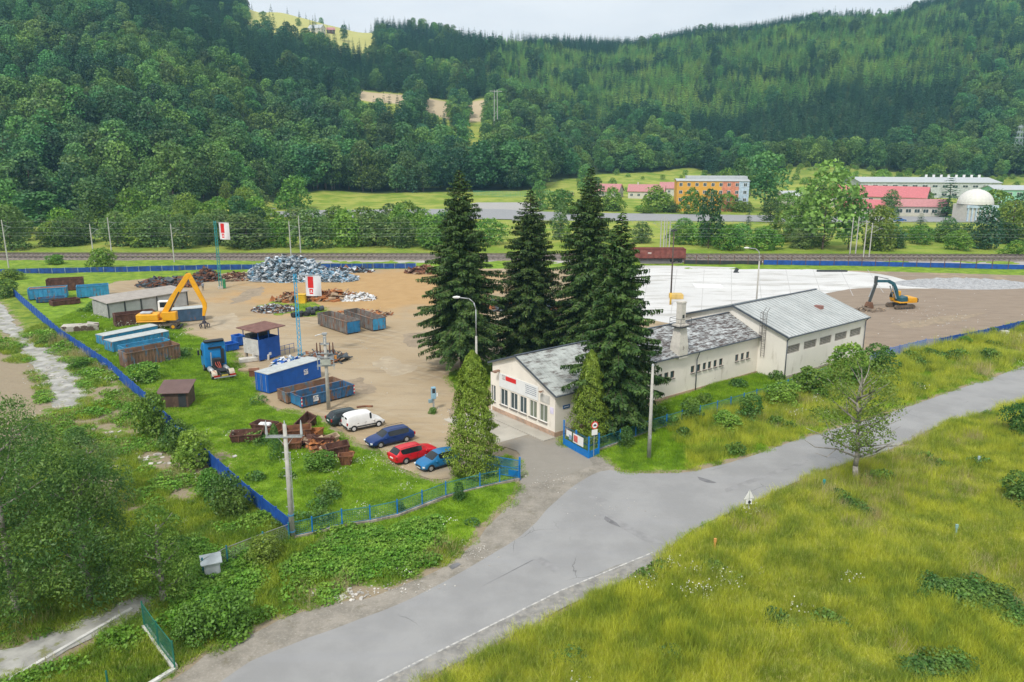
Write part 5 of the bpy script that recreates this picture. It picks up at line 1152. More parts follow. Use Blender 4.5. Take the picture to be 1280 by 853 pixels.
heap('scrap_heap', 'low pile of grey profiles by the back fence', 'scrap heap', G(432, 340), 6.5, 1.6, .7, 200, [S3, S2, S3, S1, M_rust], (.5, 2.0), 15, thin=.15)
heap('scrap_heap', 'heap of pipes and dark scrap seen between the spruces', 'scrap heap', G(650, 385), 9, 4, 1.3, 420, [M_soil, S3, M_rust, S2, M_or], (.5, 1.8), 17)
heap('gravel_heap', 'low grey heap of crushed stone beyond the excavator', 'gravel', G(1205, 355.5), 14.5, 6.5, 1.5, 0, [M_gravel, M_gravel], seed=21)
heap('rubble_heap', 'dug up brown earth at the excavator bucket', 'soil', G(1086, 388), 3.0, 2.0, .7, 60, [M_soil, M_soil, M_tan], (.2, .5), 22)
# black drums and tyres
def lump(name, label, cat, c, parts, m, group=None, rz=0):
    mb = MB()
    for p_ in parts: mb.box(*p_[:2], M=Matrix.Rotation(p_[2], 3, 'Z') @ Matrix.Rotation(p_[3], 3, 'Y'))
    o = mb.build(name, m, None, c, rz, bevel=.04); setp(o, label, cat, group); return o
dr = MB(); r = random.Random(9)
for i in range(4): x = i*1.1-1.6; dr.cyl((x, r.uniform(-.3, .3), .45), (x+.75, r.uniform(-.3, .3)+.3, .5), .45, n=12)
o = dr.build('tank_drum', M_blackpl, None, G(377, 396), R(35)); setp(o, 'black plastic drums lying by the mound of scrap', 'drum', None, 'stuff')
dr = MB()
for i in range(3): dr.cyl((i*1.0-1, .3*i, .5), (i*1.0-.3, .3*i+.5, .6), .42, n=12)
o = dr.build('tank_drum', S3, None, G(391, 391), R(10)); setp(o, 'grey plastic drums lying before the orange scrap', 'drum', None, 'stuff')
lump('waste_skip', 'small yellow bin at the foot of the white flag', 'bin', G(377, 379), [((0, 0, .8), (1.6, 1.2, 1.6), 0, 0), ((0, 0, 1.63), (1.75, 1.35, .12), 0, 0)], mat('bin_yellow', (.65, .40, .02), .5))
lump('pallet_stack', 'white slabs lying on the grass left of the blue booth', 'building material', G(312, 452), [((0, 0, .3), (2.6, 1.0, .5), .5, 0), ((1.3, .9, .45), (2.2, .9, .8), .2, .1)], mat('white_slabs', (.55, .53, .48), .8, c2=(.4, .36, .3)))
lump('concrete_block', 'small pale and rusty blocks in front of the white slabs', 'block', G(305, 464), [((0, 0, .15), (1.4, .5, .3), 0, 0), ((1.3, .2, .2), (.8, .6, .4), .5, 0)], M_tan)
lump('steel_tub', 'rusty tub in the grass behind the closed blue container', 'tub', G(318, 470), [((0, 0, .4), (1.2, 1.1, .8), .3, 0), ((0, 0, .83), (1.3, 1.2, .06), .3, 0)], M_rust)
lump('concrete_ramp', 'pale concrete slab with dark rusty sides left of the lidded containers', 'slab', G(97, 414), [((0, 0, .5), (4.2, 2.2, 1.0), .3, 0), ((2.3, .3, .6), (1.6, 2.0, 1.2), .5, .2)], mat('stained_slab', (.45, .42, .36), .85, c2=(.10, .07, .05), amt=(.52, .58), s2=.6))
lump('electric_cabinet', 'white cabinet standing in the grass before the right blue fence', 'cabinet', G(1255, 424), [((0, 0, .6), (.95, .5, 1.2), 0, 0), ((0, 0, 1.23), (1.05, .6, .07), 0, 0)], M_white)
lump('marker_block', 'dark block lying on the far part of the white concrete', 'block', G(920, 341), [((0, 0, .4), (.7, .5, 1.3), .3, .5), ((.1, 0, .1), (1.0, .7, .2), 0, 0)], M_dark)
lump('beam_stack', 'long dark beams lying on the right of the white concrete', 'beams', G(1040, 340), [((0, 0, .2), (7, .4, .35), 0, 0), ((0, .5, .2), (6.6, .4, .35), 0, 0)], M_dark)
o = MB().b2((-2.9, -2.2, .02), (2.9, 2.2, .12)).build('white_sheet', mat('white_tarp', (.70, .70, .69), .7, var=.03), None, G(885, 358), R(-4)); setp(o, 'bright white square sheet lying on the pale concrete', 'sheet')
# ---- discarded machine parts: open tubs scattered on the grass below the pole
tubs = [((309, 552), 2.9, 1.7, .95, 10, 0, 'dark rusty trough, leftmost of the discarded bins'), ((331, 538), 2.4, 1.5, .8, -20, 0, 'brown trough holding white bags among the discarded bins'), ((347, 546), 1.9, 1.2, .9, 40, .3, 'tilted rusty tub right of the trough with white bags'),
        ((374, 549), 2.4, 1.6, 1.2, 15, 0, 'big square rusty bin just right of the concrete pole'), ((368, 562), 1.7, 1.2, .9, 5, .1, 'red-brown rusty bin at the foot of the pole'), ((385, 533), 1.9, 1.3, 1.0, 50, .5, 'rusty box propped up on edge, topmost of the discarded bins'),
        ((393, 546), 2.0, 1.1, .7, -25, .2, 'orange-red open tray in the middle of the discarded bins'), ((403, 556), 1.9, 1.2, .8, 30, -.2, 'brown open box below the orange-red tray'), ((414, 553), 1.6, .9, .6, 35, .15, 'light tan tilted drum box among the rusty bins'),
        ((423, 567), 2.1, 1.3, .9, 20, .1, 'dark rusty bin second from the lower right end'), ((433, 580), 1.3, .9, .9, 8, 0, 'small rusty upright box at the lower right end')]
for i, (p_, lx, ly, lz, ag, tl, lb_) in enumerate(tubs):
    m = [M_rust2, M_rust2, M_rust, M_rust, M_rust, M_rust2, M_or, M_rust2, M_tan, M_rust2, M_rust][i]; t = thing('rusty_bin', lb_, 'bin', G(*p_), R(ag), 'discarded rusty bins on the lawn')
    t.rotation_euler = (tl*.5, -tl, R(ag)); w_ = MB(); k = .10
    for s in (-1, 1):
        w_.prism([(-lx/2, s*ly/2, lz), (lx/2, s*ly/2, lz), (lx/2-k*2, s*ly/2*.8, 0), (-lx/2+k*2, s*ly/2*.8, 0)], (0, -s*.05, 0)); w_.prism([(s*lx/2, -ly/2, lz), (s*lx/2, ly/2, lz), (s*(lx/2-k*2), ly/2*.8, 0), (s*(lx/2-k*2), -ly/2*.8, 0)], (-s*.05, 0, 0))
    w_.b2((-lx/2+.2, -ly/2*.8, .02), (lx/2-.2, ly/2*.8, .08)); w_.build('shell', m, t)
    rb = MB()
    for s in (-1, 1): rb.b2((-lx/2-.04, s*ly/2-.05, lz-.08), (lx/2+.04, s*ly/2+.05, lz+.03)); rb.b2((s*lx/2-.05, -ly/2, lz-.075), (s*lx/2+.05, ly/2, lz+.025)); rb.b2((s*lx*.22-.05, -ly/2-.05, .05), (s*lx*.22+.05, -ly/2+.0, lz-.08))
    rb.build('rim', m, t)
    if i == 1:
        for q in ((-.3, 0, .6), (.35, .1, .62)): MB().box(q, (.6, .7, .35), rz=.3).build('white_bag', M_wh, t, bevel=.1)
heap('scrap_heap', 'rusty odds and ends lying between the discarded bins', 'scrap heap', G(392, 556), 5.4, 1.3, .35, 160, [M_rust2, M_rust, M_rust2, M_tan, M_or], (.3, 1.3), 30, ang=R(-38))
o = MB().path([(0, 0, .08), (.8, .3, .10), (1.7, .3, .08)], .3, .12).build('steel_scrap', M_rust, None, G(446, 510)); setp(o, 'brown steel offcut lying behind the dark estate car', 'scrap')
# ticket post in the yard
tp = thing('weighbridge_post', 'light blue card terminal post standing on a small grassy island', 'terminal', G(542, 513), R(20))
MB().b2((-.22, -.2, 1.3), (.28, .2, 2.65)).build('housing', mat('terminal_blue', (.22, .38, .48), .5, c2=(.4, .45, .5)), tp, bevel=.05); MB().b2((-.07, -.07, 0), (.1, .07, 1.3)).build('post', M_steel, tp); MB().b2((-.55, -.15, .9), (-.1, .12, 1.3)).build('card_reader', mat('reader', (.2, .3, .34), .5), tp, bevel=.03); MB().b2((-.15, -.215, 2.0), (.18, -.203, 2.5)).build('screen', M_blackpl, tp); MB().b2((.3, -.1, 1.55), (.5, .1, 1.9)).build('white_box', M_white, tp)
# person
def person(label, loc, rz, shirt, trousers, h=1.78):
    k = h/1.78; V_ = [(0, 0, .95), (0, 0, 1.15), (0, 0, 1.38), (0, 0, 1.52), (0, .02, 1.60), (0, .03, 1.72), (.20, 0, 1.43), (.25, .02, 1.17), (.26, .12, .92), (-.20, 0, 1.43), (-.25, .0, 1.17), (-.27, .10, .92), (.10, 0, .90), (.12, .03, .50), (.13, -.02, .08), (.13, .14, .04), (-.10, 0, .90), (-.12, .08, .50), (-.13, .10, .08), (-.13, .26, .04)]
    E_ = [(0, 1), (1, 2), (2, 3), (3, 4), (4, 5), (2, 6), (6, 7), (7, 8), (2, 9), (9, 10), (10, 11), (0, 12), (12, 13), (13, 14), (14, 15), (0, 16), (16, 17), (17, 18), (18, 19)]
    rad = [.15, .14, .17, .07, .06, .10, .075, .055, .04, .075, .055, .04, .10, .07, .05, .04, .10, .07, .05, .04]
    me = bpy.data.meshes.new('person'); me.from_pydata([tuple(c*k for c in v) for v in V_], E_, []); o = bpy.data.objects.new('person', me); col.objects.link(o)
    md = o.modifiers.new('skin', 'SKIN'); 
    for i, q in enumerate(me.skin_vertices[0].data if me.skin_vertices else []): q.radius = (rad[i]*k, rad[i]*k*.8)
    if not me.skin_vertices:
        b3 = bmesh.new(); b3.from_mesh(me); ly = b3.verts.layers.skin.verify()
        for i, v in enumerate(b3.verts): v[ly].radius = (rad[i]*k, rad[i]*k*.8); v[ly].use_root = (i == 0)
        b3.to_mesh(me); b3.free()
    ss = o.modifiers.new('sub', 'SUBSURF'); ss.levels = 1; ss.render_levels = 2
    dg = bpy.context.evaluated_depsgraph_get(); ev = bpy.data.meshes.new_from_object(o.evaluated_get(dg)); bpy.data.objects.remove(o)
    ev.materials.clear(); [ev.materials.append(m) for m in (mat('skin', (.45, .27, .19), .6), mat(shirt[0], shirt[1], .8), mat(trousers[0], trousers[1], .8), M_dark)]
    for p_ in ev.polygons:
        z = p_.center.z/k; x = abs(p_.center.x)/k
        p_.material_index = 0 if z > 1.53 or (x > .2 and z < 1.0 and z > .8) else 1 if z > .98 else 3 if z < .12 else 2
        p_.use_smooth = True
    o = mobj('person', ev, None, loc, rz); setp(o, label, 'person')
    hr = bmesh.new(); bmesh.ops.create_uvsphere(hr, u_segments=12, v_segments=8, radius=.112); 
    for v in hr.verts: v.co = Vector((v.co.x*.95, v.co.y*1.0-.01, v.co.z*.9+1.745))*k
    bmesh.ops.delete(hr, geom=[f for f in hr.faces if f.calc_center_median().z < 1.71*k and f.calc_center_median().y > 0], context='FACES'); hm = bpy.data.meshes.new('hair'); hr.to_mesh(hm); hr.free(); hm.materials.append(M_dark); mobj('hair', hm, o)
    fc = MB(); fc.box((0, .125*k, 1.68*k), (.03, .03, .05)); fc.build('nose', mat('skin', (.45, .27, .19), .6), o)
person('person in a grey-blue jacket standing behind the handler boom', G(254, 364), R(40), ('grey_blue_jacket', (.25, .30, .36)), ('dark_trousers', (.03, .035, .05)))
# ---------------------------------------------------------------- fences, poles, signs, railway
M_fblue = mat('fence_blue', (.012, .075, .34), .55, var=.22, c2=(.05, .12, .24), amt=(.60, .72), s2=1.5, vert=True)
M_fblue2 = mat('old_fence_blue', (.015, .065, .26), .6, var=.3, c2=(.07, .09, .12), amt=(.56, .66), s2=1.0, vert=True)
M_fpost = mat('pale_fence_post', (.22, .30, .38), .6, var=.3); M_teal = mat('teal_mesh_fence', (.02, .17, .22), .6, var=.2); M_gblue = mat('gate_blue', (.005, .16, .48), .4, var=.1); M_mesh = mat('green_wire_mesh', (.015, .13, .09), .6)
M_rp = mat('rusty_post', (.14, .07, .05), .8)
def panel_fence(label, pts, h, m, step=2.5, postm=None, post_h=None, gaps=(), name='panel_fence'):
    t = thing(name, label, 'fence', pts[0]); o = pts[0]; P_ = [p-o for p in pts]; post = []
    k = 0
    for a, b_ in zip(P_, P_[1:]):
        L_ = (b_-a).length; n = max(1, round(L_/step)); d = (b_-a)/n
        for i in range(n):
            p, q = a+d*i, a+d*(i+1); u = d.normalized(); nn = Vector((-u.y, u.x, 0)); mb = MB(); jz = random.uniform(-.03, .03)
            z0, z1 = .05+jz, h+jz
            mb.prism([p+u*.04+Vector((0, 0, z0)), q-u*.04+Vector((0, 0, z0)), q-u*.04+Vector((0, 0, z1)), p+u*.04+Vector((0, 0, z1))], nn*.03)
            for r_ in range(1, 6): c = p.lerp(q, r_/6); mb.prism([c-u*.03+Vector((0, 0, z0))-nn*.018, c+u*.03+Vector((0, 0, z0))-nn*.018, c+u*.03+Vector((0, 0, z1))-nn*.018, c-u*.03+Vector((0, 0, z1))-nn*.018], nn*.017)
            if k < 98: mb.build('panel', m, t)
            else: post.append(mb)
            k += 1
        for i in range(n+1 if b_ is P_[-1] else n):
            p = a+d*i; MB().b2(p+Vector((-.06, -.06, 0)), p+Vector((.06, .06, post_h or h+.08))).build('post', postm or m, t)
    if post:
        mb = MB(); [mb.add(x.v, x.f) for x in post]; o_ = mb.build('panel', m, t); o_['kind'] = 'stuff'
    return t
def mesh_fence(label, pts, h, m, postm, step=2.4, base=None, name='mesh_fence', pw=.09, wire=.009, sp=.16, rails=False):
    t = thing(name, label, 'fence', pts[0]); o = pts[0]; P_ = [p-o for p in pts]
    for a, b_ in zip(P_, P_[1:]):
        L_ = (b_-a).length; n = max(1, round(L_/step)); d = (b_-a)/n; u = d.normalized()
        for i in range(n):
            p, q = a+d*i, a+d*(i+1); mb = MB(); m_ = int(d.length/sp); z0 = .3 if base else .08
            for k in range(1, m_): c = p.lerp(q, k/m_); mb.beam(c+Vector((0, 0, z0)), c+Vector((0, 0, h)), wire, wire, (1, 0, 0))
            if not rails:
                for k in range(int((h-z0)/(sp))+1): mb.beam(p+Vector((0, 0, z0+k*sp)), q+Vector((0, 0, z0+k*sp)), wire, wire)
            for z in (z0, h): mb.beam(p+Vector((0, 0, z)), q+Vector((0, 0, z)), .04, .04)
            mb.build('mesh_panel', m, t)
        for i in range(n+1 if b_ is P_[-1] else n):
            p = a+d*i; MB().b2(p+Vector((-pw/2, -pw/2, 0)), p+Vector((pw/2, pw/2, h+.15))).build('post', postm, t)
        if base:
            MB().beam(a+Vector((0, 0, .12)), b_+Vector((0, 0, .12)), .3, .3).build('plinth', base, t)
    return t
panel_fence('long solid dark blue fence running along the left side of the yard', GL([(365, 672), (313, 630), (232, 556), (183, 507), (135, 463), (77, 424), (18, 371)]), 1.5, M_fblue)
panel_fence('blue panel fence with pale posts along the railway on the left', GL([(-90, 347), (0, 343.5), (130, 341), (260, 338), (400, 336.5), (520, 336)]), 1.25, M_fblue2, 2.6, M_fpost)
panel_fence('old dark board fence with rusty posts behind the white concrete', GL([(855, 330.5), (900, 331), (952, 331.2)]), 1.0, M_dark, 3.0, M_rp, 2.3)
panel_fence('blue panel fence with tall rusty posts along the railway on the right', GL([(954, 331.3), (1060, 332.5), (1180, 335), (1280, 337.5), (1420, 341)]), 1.15, M_fblue, 3.2, M_rp, 2.2)
panel_fence('solid blue fence rising along the road verge on the right', GL([(1174, 435), (1233, 423), (1280, 411.5), (1400, 384)]), 1.45, M_fblue, 2.4)
mesh_fence('pale blue picket railing between hall and solid blue fence', GL([(1086, 455), (1112, 447), (1156, 436), (1173, 435)]), 1.35, mat('railing_blue', (.13, .22, .50), .5), mat('railing_blue', (.13, .22, .50), .5), 2.2, sp=.14, wire=.045, rails=True, name='picket_fence')
M_stone = mat('stone_plinth', (.33, .29, .25), .95, var=.3, c2=(.2, .17, .14), amt=(.5, .6), s2=4, bump=.5)
mesh_fence('teal mesh fence on a low stone base in front of the long building', GL([(749, 564), (775, 555), (813, 541), (852, 529.5), (896, 517.5), (945, 502.5), (984, 489.5), (1030, 474), (1080, 458)]), 1.35, M_teal, M_gblue, 2.3, M_stone, sp=.16)
mesh_fence('blue mesh fence on a stone base under the conical thuja', GL([(648.5, 601), (600, 612), (557.5, 623), (528, 634.5), (497, 646.5), (463, 654), (428, 659), (391, 669), (368, 674)]), 1.35, M_teal, M_gblue, 2.4, M_stone, sp=.16)
mesh_fence('grey wire fence running left from the corner pole', GL([(362, 676), (330, 688), (285, 706), (255, 722)]), 1.3, mat('grey_wire', (.25, .26, .24), .6), M_teal, 2.5, sp=.13)
mesh_fence('dark green mesh fence on a white kerb at the bottom left', GL([(181, 786), (199, 812), (219, 838)]), 1.7, M_mesh, M_mesh, 2.5, mat('white_kerb', (.55, .55, .52), .8), sp=.10, pw=.07)
o = MB().beam(G(219, 838)+Vector((0, 0, .08)), G(150, 880)+Vector((0, 0, .08)), .25, .2).build('kerb_stone', mat('white_kerb', (.55, .55, .52), .8), None); setp(o, 'white kerb running down to the left from the green mesh fence', 'kerb')
o = MB().beam(G(165, 762)+Vector((0, 0, .06)), G(10, 852)+Vector((0, 0, .06)), .22, .14).build('kerb_stone', mat('white_kerb', (.55, .55, .52), .8), None); setp(o, 'pale kerb edging the old path at the bottom left', 'kerb')
o = MB().b2((-.04, -.04, 0), (.04, .04, 1.6)).build('fence_post', M_mesh, None, G(137, 872)); setp(o, 'single green post in the mown grass at the bottom left', 'post')
# gates
gt = thing('gate_wing', 'bright blue gate wing with solid base and posters beside the office corner', 'gate', G(704.6, 556))
g0, g1, g2 = Vector((0, 0, 0)), G(735.6, 573)-G(704.6, 556), G(748, 568)-G(704.6, 556)
bs = MB(); bs.beam(g0+Vector((0, 0, .32)), g1+Vector((0, 0, .32)), .12, .62); bs.beam(g1+Vector((0, 0, .32)), g2+Vector((0, 0, .32)), .12, .615); bs.build('base_panel', M_gblue, gt)
for p_ in (g0, g1, g2, g0.lerp(g1, .5)): MB().b2(p_+Vector((-.07, -.07, 0)), p_+Vector((.07, .07, 2.1 if p_ is not g0 else 2.5))).build('post', M_gblue, gt)
br = MB(); u = g1.normalized()
for k in range(1, 22): c = g0.lerp(g1, k/22); br.cyl(c+Vector((0, 0, .62)), c+Vector((0, 0, 1.9)), .014, n=5)
for k in range(1, 6): c = g1.lerp(g2, k/6); br.cyl(c+Vector((0, 0, .62)), c+Vector((0, 0, 1.9)), .014, n=5)
for z in (1.2, 1.9): br.beam(g0+Vector((0, 0, z)), g1+Vector((0, 0, z)), .04, .04); br.beam(g1+Vector((0, 0, z)), g2+Vector((0, 0, z)), .04, .04)
br.build('bars', mat('dark_gate_bars', (.01, .09, .2), .5), gt)
nn = Vector((-u.y, u.x, 0)); 
if nn.y > 0: nn = -nn
def poster(f0, f1, z0, z1, m, name='poster', dd=.09):
    a_, b_ = g0.lerp(g1, f0)+nn*dd, g0.lerp(g1, f1)+nn*dd; mb = MB(); mb.prism([a_+Vector((0, 0, z0)), b_+Vector((0, 0, z0)), b_+Vector((0, 0, z1)), a_+Vector((0, 0, z1))], nn*.02); return mb.build(name, m, gt)
poster(.14, .36, 1.15, 1.75, M_white); poster(.26, .36, .95, 1.4, mat('poster_blue', (.25, .35, .5), .5), dd=.115); poster(.42, .82, .85, 1.75, M_white); poster(.45, .60, .98, 1.62, mat('poster_red', (.55, .12, .10), .5), 'poster_mark', .115)
sg = thing('prohibition_sign', 'round red-rimmed road sign above a white plate on the blue gate', 'sign', G(742, 571)+Vector((0, 0, 0)), R(25))
MB().cyl((0, 0, 0), (0, 0, 3.5), .035, n=8).build('pole', M_steel, sg); MB().cyl((0, -.05, 3.1), (0, -.08, 3.1), .37, n=28).build('disc', M_red, sg); MB().cyl((0, -.082, 3.1), (0, -.09, 3.1), .27, n=28).build('face', M_white, sg)
mb = MB(); mb.b2((-.16, -.1, 3.02), (.16, -.093, 3.12)); mb.b2((-.10, -.1, 3.12), (.10, -.093, 3.2)); mb.build('lorry_symbol', M_dark, sg); MB().b2((-.3, -.08, 2.15), (.3, -.05, 2.68)).build('plate', M_white, sg)
gt = thing('railing_gate', 'open blue railing gate leaf ending by the thuja and parked cars', 'gate', G(649.5, 600))
v = G(604, 592)-G(649.5, 600); br = MB()
for k in range(34): c = v*(k/33); br.cyl(c+Vector((0, 0, .25)), c+Vector((0, 0, 1.75)), .016, n=5)
br.build('bars', M_gblue, gt); rl = MB()
for z in (.22, 1.0, 1.77): rl.beam(Vector((0, 0, z)), v+Vector((0, 0, z)), .05, .05)
rl.build('rail', M_gblue, gt); MB().b2((-.08, -.08, 0), (.08, .08, 2.1)).build('post', M_gblue, gt); MB().b2(v+Vector((-.07, -.07, 0)), v+Vector((.07, .07, 1.8))).build('post', M_gblue, gt)
MB().beam(v*.02+Vector((0, .0, .55)), v*.3+Vector((0, 0, .55)), .03, .5).build('sheet', M_gblue, gt)
# poles
M_cpole = mat('concrete_pole', (.42, .41, .37), .85, var=.12, scale=2, c2=(.3, .28, .25), amt=(.55, .75))
ins = mat('brown_insulator', (.13, .06, .045), .3)
p = thing('utility_pole', 'concrete power pole with a wide galvanised crossarm at the fence corner', 'pole', G(366, 674), R(2))
MB().cyl((0, 0, -.2), (0, 0, 8.9), .21, .13, 14).build('pole', M_cpole, p, smooth=True); xa = MB()
for y in (-.16, .16): xa.beam((-1.35, y, 8.0), (1.2, y, 8.0), .07, .09)
for k in range(7): x = -1.3+k*.4; xa.beam((x, -.16, 8.0), (x+.2, .16, 8.0), .035, .04)
xa.beam((-.6, 0, 8.0), (0, 0, 7.2), .04, .04); xa.beam((.6, 0, 8.0), (0, 0, 7.2), .04, .04); xa.build('crossarm', M_steel, p)
for x in (-1.3, 0, 1.15): MB().tube([(x, 0, 8.05), (x, 0, 8.2), (x, 0, 8.9), (x, 0, 9.2)], [.05, .10, .06, .02], 8).build('insulator', mat('grey_insulator', (.45, .47, .48), .35), p)
q = MB(); q.tube([(.25, -.1, 2.3), (.27, -.1, 6.8)], .03, 6)
for z in (2.6, 4.0, 5.0, 5.6, 6.3, 6.8): q.beam((-.3, -.05, z), (.32, -.05, z), .05, .05)
q.build('cable_guard', M_steel, p); q = MB()
for z in (.6, 1.9): q.cyl((0, 0, z), (0, 0, z+.1), .235, n=14)
q.build('clamp', mat('blue_clamp', (.05, .2, .35), .5), p)
p = thing('utility_pole', 'power pole carrying switch gear and brown insulators beside the blue containers', 'pole', G(411, 512), R(5))
MB().cyl((0, 0, -.2), (0, 0, 8.5), .22, .15, 14).build('pole', M_cpole, p, smooth=True); xa = MB()
for z, w_ in ((5.0, .95), (5.9, .9), (6.4, .8), (7.4, .5)): xa.beam((-w_, -.22, z), (w_, -.22, z), .09, .1); xa.beam((-w_, .22, z), (w_, .22, z), .09, .1)
for x in (-.85, .85): xa.beam((x, -.22, 4.6), (x, -.22, 6.2), .06, .08)
xa.build('frame', M_steel, p); MB().b2((-.55, -.45, 5.15), (.55, -.28, 5.75)).build('switch_box', mat('grey_switch', (.36, .38, .33), .5, c2=(.2, .2, .18)), p)
for x in (-.85, -.5, .5, .85): MB().tube([(x, -.22, 6.45), (x, -.22, 6.6), (x, -.22, 7.6)], [.07, .09, .05], 8).build('insulator', ins, p)
q = MB(); q.tube([(-.3, 0, 8.5), (-1.0, 0, 8.3)], .05); q.b2((-.25, -.2, 8.4), (.25, .2, 8.6)); q.b2((-.15, -.15, 7.5), (.15, .15, 8.2)); q.build('head_fitting', M_steel, p)
q = MB(); q.b2((.9, -.1, 5.7), (1.15, .1, 6.1)); q.build('orange_tag', mat('orange_tag', (.6, .25, .05), .5), p)
p = thing('concrete_pole', 'bare tapered concrete pole standing on the verge by the road', 'pole', G(811, 573)); MB().cyl((0, 0, -.2), (0, 0, 8.9), .20, .11, 12).build('pole', M_cpole, p, smooth=True); MB().b2((-.08, -.3, 2.0), (.08, -.18, 2.35)).build('plate', M_steel, p); MB().cyl((0, 0, 8.9), (0, 0, 9.05), .14, .05, 10).build('cap', M_steel, p)
def lamp(label, base, h, arm, rz, thick=True, split=.55):
    t = thing('street_lamp', label, 'street lamp', base, rz); MB().cyl((0, 0, -.1), (0, 0, h*split), .15, .12, 12).build('lower_pole', M_cpole, t, smooth=True)
    MB().tube([(0, 0, h*split), (0, 0, h*.88), (-arm*.12, 0, h*.95), (-arm*.4, 0, h*.99), (-arm, 0, h)], .06, 8).build('arm', M_steel, t, smooth=True)
    hd = MB(); hd.prism([(-arm-.75, -.17, h-.02), (-arm+.1, -.17, h-.03), (-arm+.1, -.17, h+.12), (-arm-.3, -.17, h+.18), (-arm-.75, -.17, h+.08)], (0, .34, 0)); o = hd.build('lamp_head', M_white, t, bevel=.04); MB().box((-arm-.32, 0, h-.05), (.6, .26, .06)).build('lamp_glass', mat('lamp_glass', (.5, .5, .48), .2), o)
lamp('street lamp with curved arm standing behind the green thuja', G(596, 490), 11.2, 1.9, R(-5), split=.60)
lamp('street lamp with curved arm behind the tall hall on the concrete', G(944.5, 389), 11.0, 2.0, R(-3), split=.8)
p = thing('floodlight_mast', 'thin dark mast with yellow painted foot on the white concrete', 'mast', G(838, 381)); MB().cyl((0, 0, 2.2), (0, 0, 13.3), .16, .09, 10).build('mast', mat('dark_mast', (.08, .06, .05), .6), p, smooth=True); MB().cyl((0, 0, 0), (0, 0, 2.2), .19, .165, 10).build('foot', mat('yellow_paint', (.62, .38, .04), .6, c2=(.5, .3, .1)), p, smooth=True); q = MB(); q.b2((-.5, -.2, 13.2), (.1, .2, 13.5)); q.b2((.0, -.2, 13.3), (.5, .2, 13.6)); q.build('floodlight', M_dark, p)
o = MB().b2((-1.2, -1.0, 0), (1.2, 1.0, .9)).build('plinth_block', mat('yellow_block', (.58, .40, .12), .7, c2=(.45, .4, .3)), None, G(845, 375)+Vector((.3, 1.5, 0)), bevel=.05); setp(o, 'low yellowish block beside the foot of the dark mast', 'block')
def tower(label, base, h, colr, w_=.5):
    t = thing('flag_mast', label, 'mast', base, R(15)); mb = MB()
    for s in ((-1, -1), (1, -1), (1, 1), (-1, 1)): mb.beam((s[0]*w_/2, s[1]*w_/2, 0), (s[0]*w_/2*.7, s[1]*w_/2*.7, h), .09, .09, (1, 0, 0))
    n = int(h/.6)
    for k in range(n):
        z = k*h/n; f = 1-.3*z/h; a_ = w_/2*f
        for i, (s, e) in enumerate((((-1, -1), (1, -1)), ((1, -1), (1, 1)), ((1, 1), (-1, 1)), ((-1, 1), (-1, -1)))):
            mb.beam((s[0]*a_, s[1]*a_, z), (e[0]*a_, e[1]*a_, z+h/n), .05, .05)
    mb.build('lattice_mast', colr, t); MB().b2((-.5, -.5, 0), (.5, .5, .5)).build('base_block', M_conc, t, bevel=.03); return t
def banner(par, x0, x1, z1, z0, barm=M_red, arm=True):
    n = 14; mb = MB(); rows = 10; V_ = []
    for j in range(rows+1):
        for i in range(n+1): u = i/n; v_ = j/rows; V_.append((x0+(x1-x0)*u, .12*math.sin(u*5+v_*2)*(.3+v_), z1+(z0-z1)*v_-.25*u*u*(1-v_*.5)))
    mb.add(V_, [(j*(n+1)+i, j*(n+1)+i+1, (j+1)*(n+1)+i+1, (j+1)*(n+1)+i) for j in range(rows) for i in range(n)])
    f = mb.build('flag', mat('flag_cloth', (.68, .68, .70), .8, var=.04), par, smooth=True)
    def strip(u0, u1, v0, v1, m, nm):
        mb = MB(); k = 5
        for s in (-1,):
            V2 = []
            for j in range(k+1):
                for i in range(3): u = u0+(u1-u0)*i/2; v_ = v0+(v1-v0)*j/k; V2.append((x0+(x1-x0)*u, .12*math.sin(u*5+v_*2)*(.3+v_)+s*.012, z1+(z0-z1)*v_-.25*u*u*(1-v_*.5)))
            mb.add(V2, [(j*3+i, j*3+i+1, (j+1)*3+i+1, (j+1)*3+i) for j in range(k) for i in range(2)])
        mb.build(nm, m, f)
    strip(.15, .50, .07, .62, barm, 'red_bar'); strip(.22, .45, .66, .72, barm, 'flag_mark'); strip(.22, .30, .72, .82, barm, 'flag_mark'); strip(.37, .45, .72, .82, barm, 'flag_mark'); strip(.22, .45, .84, .91, barm, 'flag_mark')
    MB().cyl((0, 0, z1+.03), (x1, 0, z1-.1), .04, n=6).build('flag_arm', M_steel, par)
t = tower('teal lattice mast with a white and red banner near the handler', G(276, 361), 13.6, mat('mast_teal', (.02, .26, .28), .5, c2=(.03, .25, .12), amt=(.5, .6))); banner(t, .7, 2.6, 13.3, 9.9)
t = tower('light blue lattice mast with white banner bearing a red bar by the blue booth', G(375.5, 449), 11.6, mat('mast_light_blue', (.02, .36, .60), .5), .45); banner(t, 1.3, 3.3, 11.4, 8.6)
MB().b2((.45, -.3, .1), (1.0, .3, 1.9)).build('green_cabinet', mat('cab_green', (.03, .2, .08), .6), bpy.data.objects['flag_mast'])
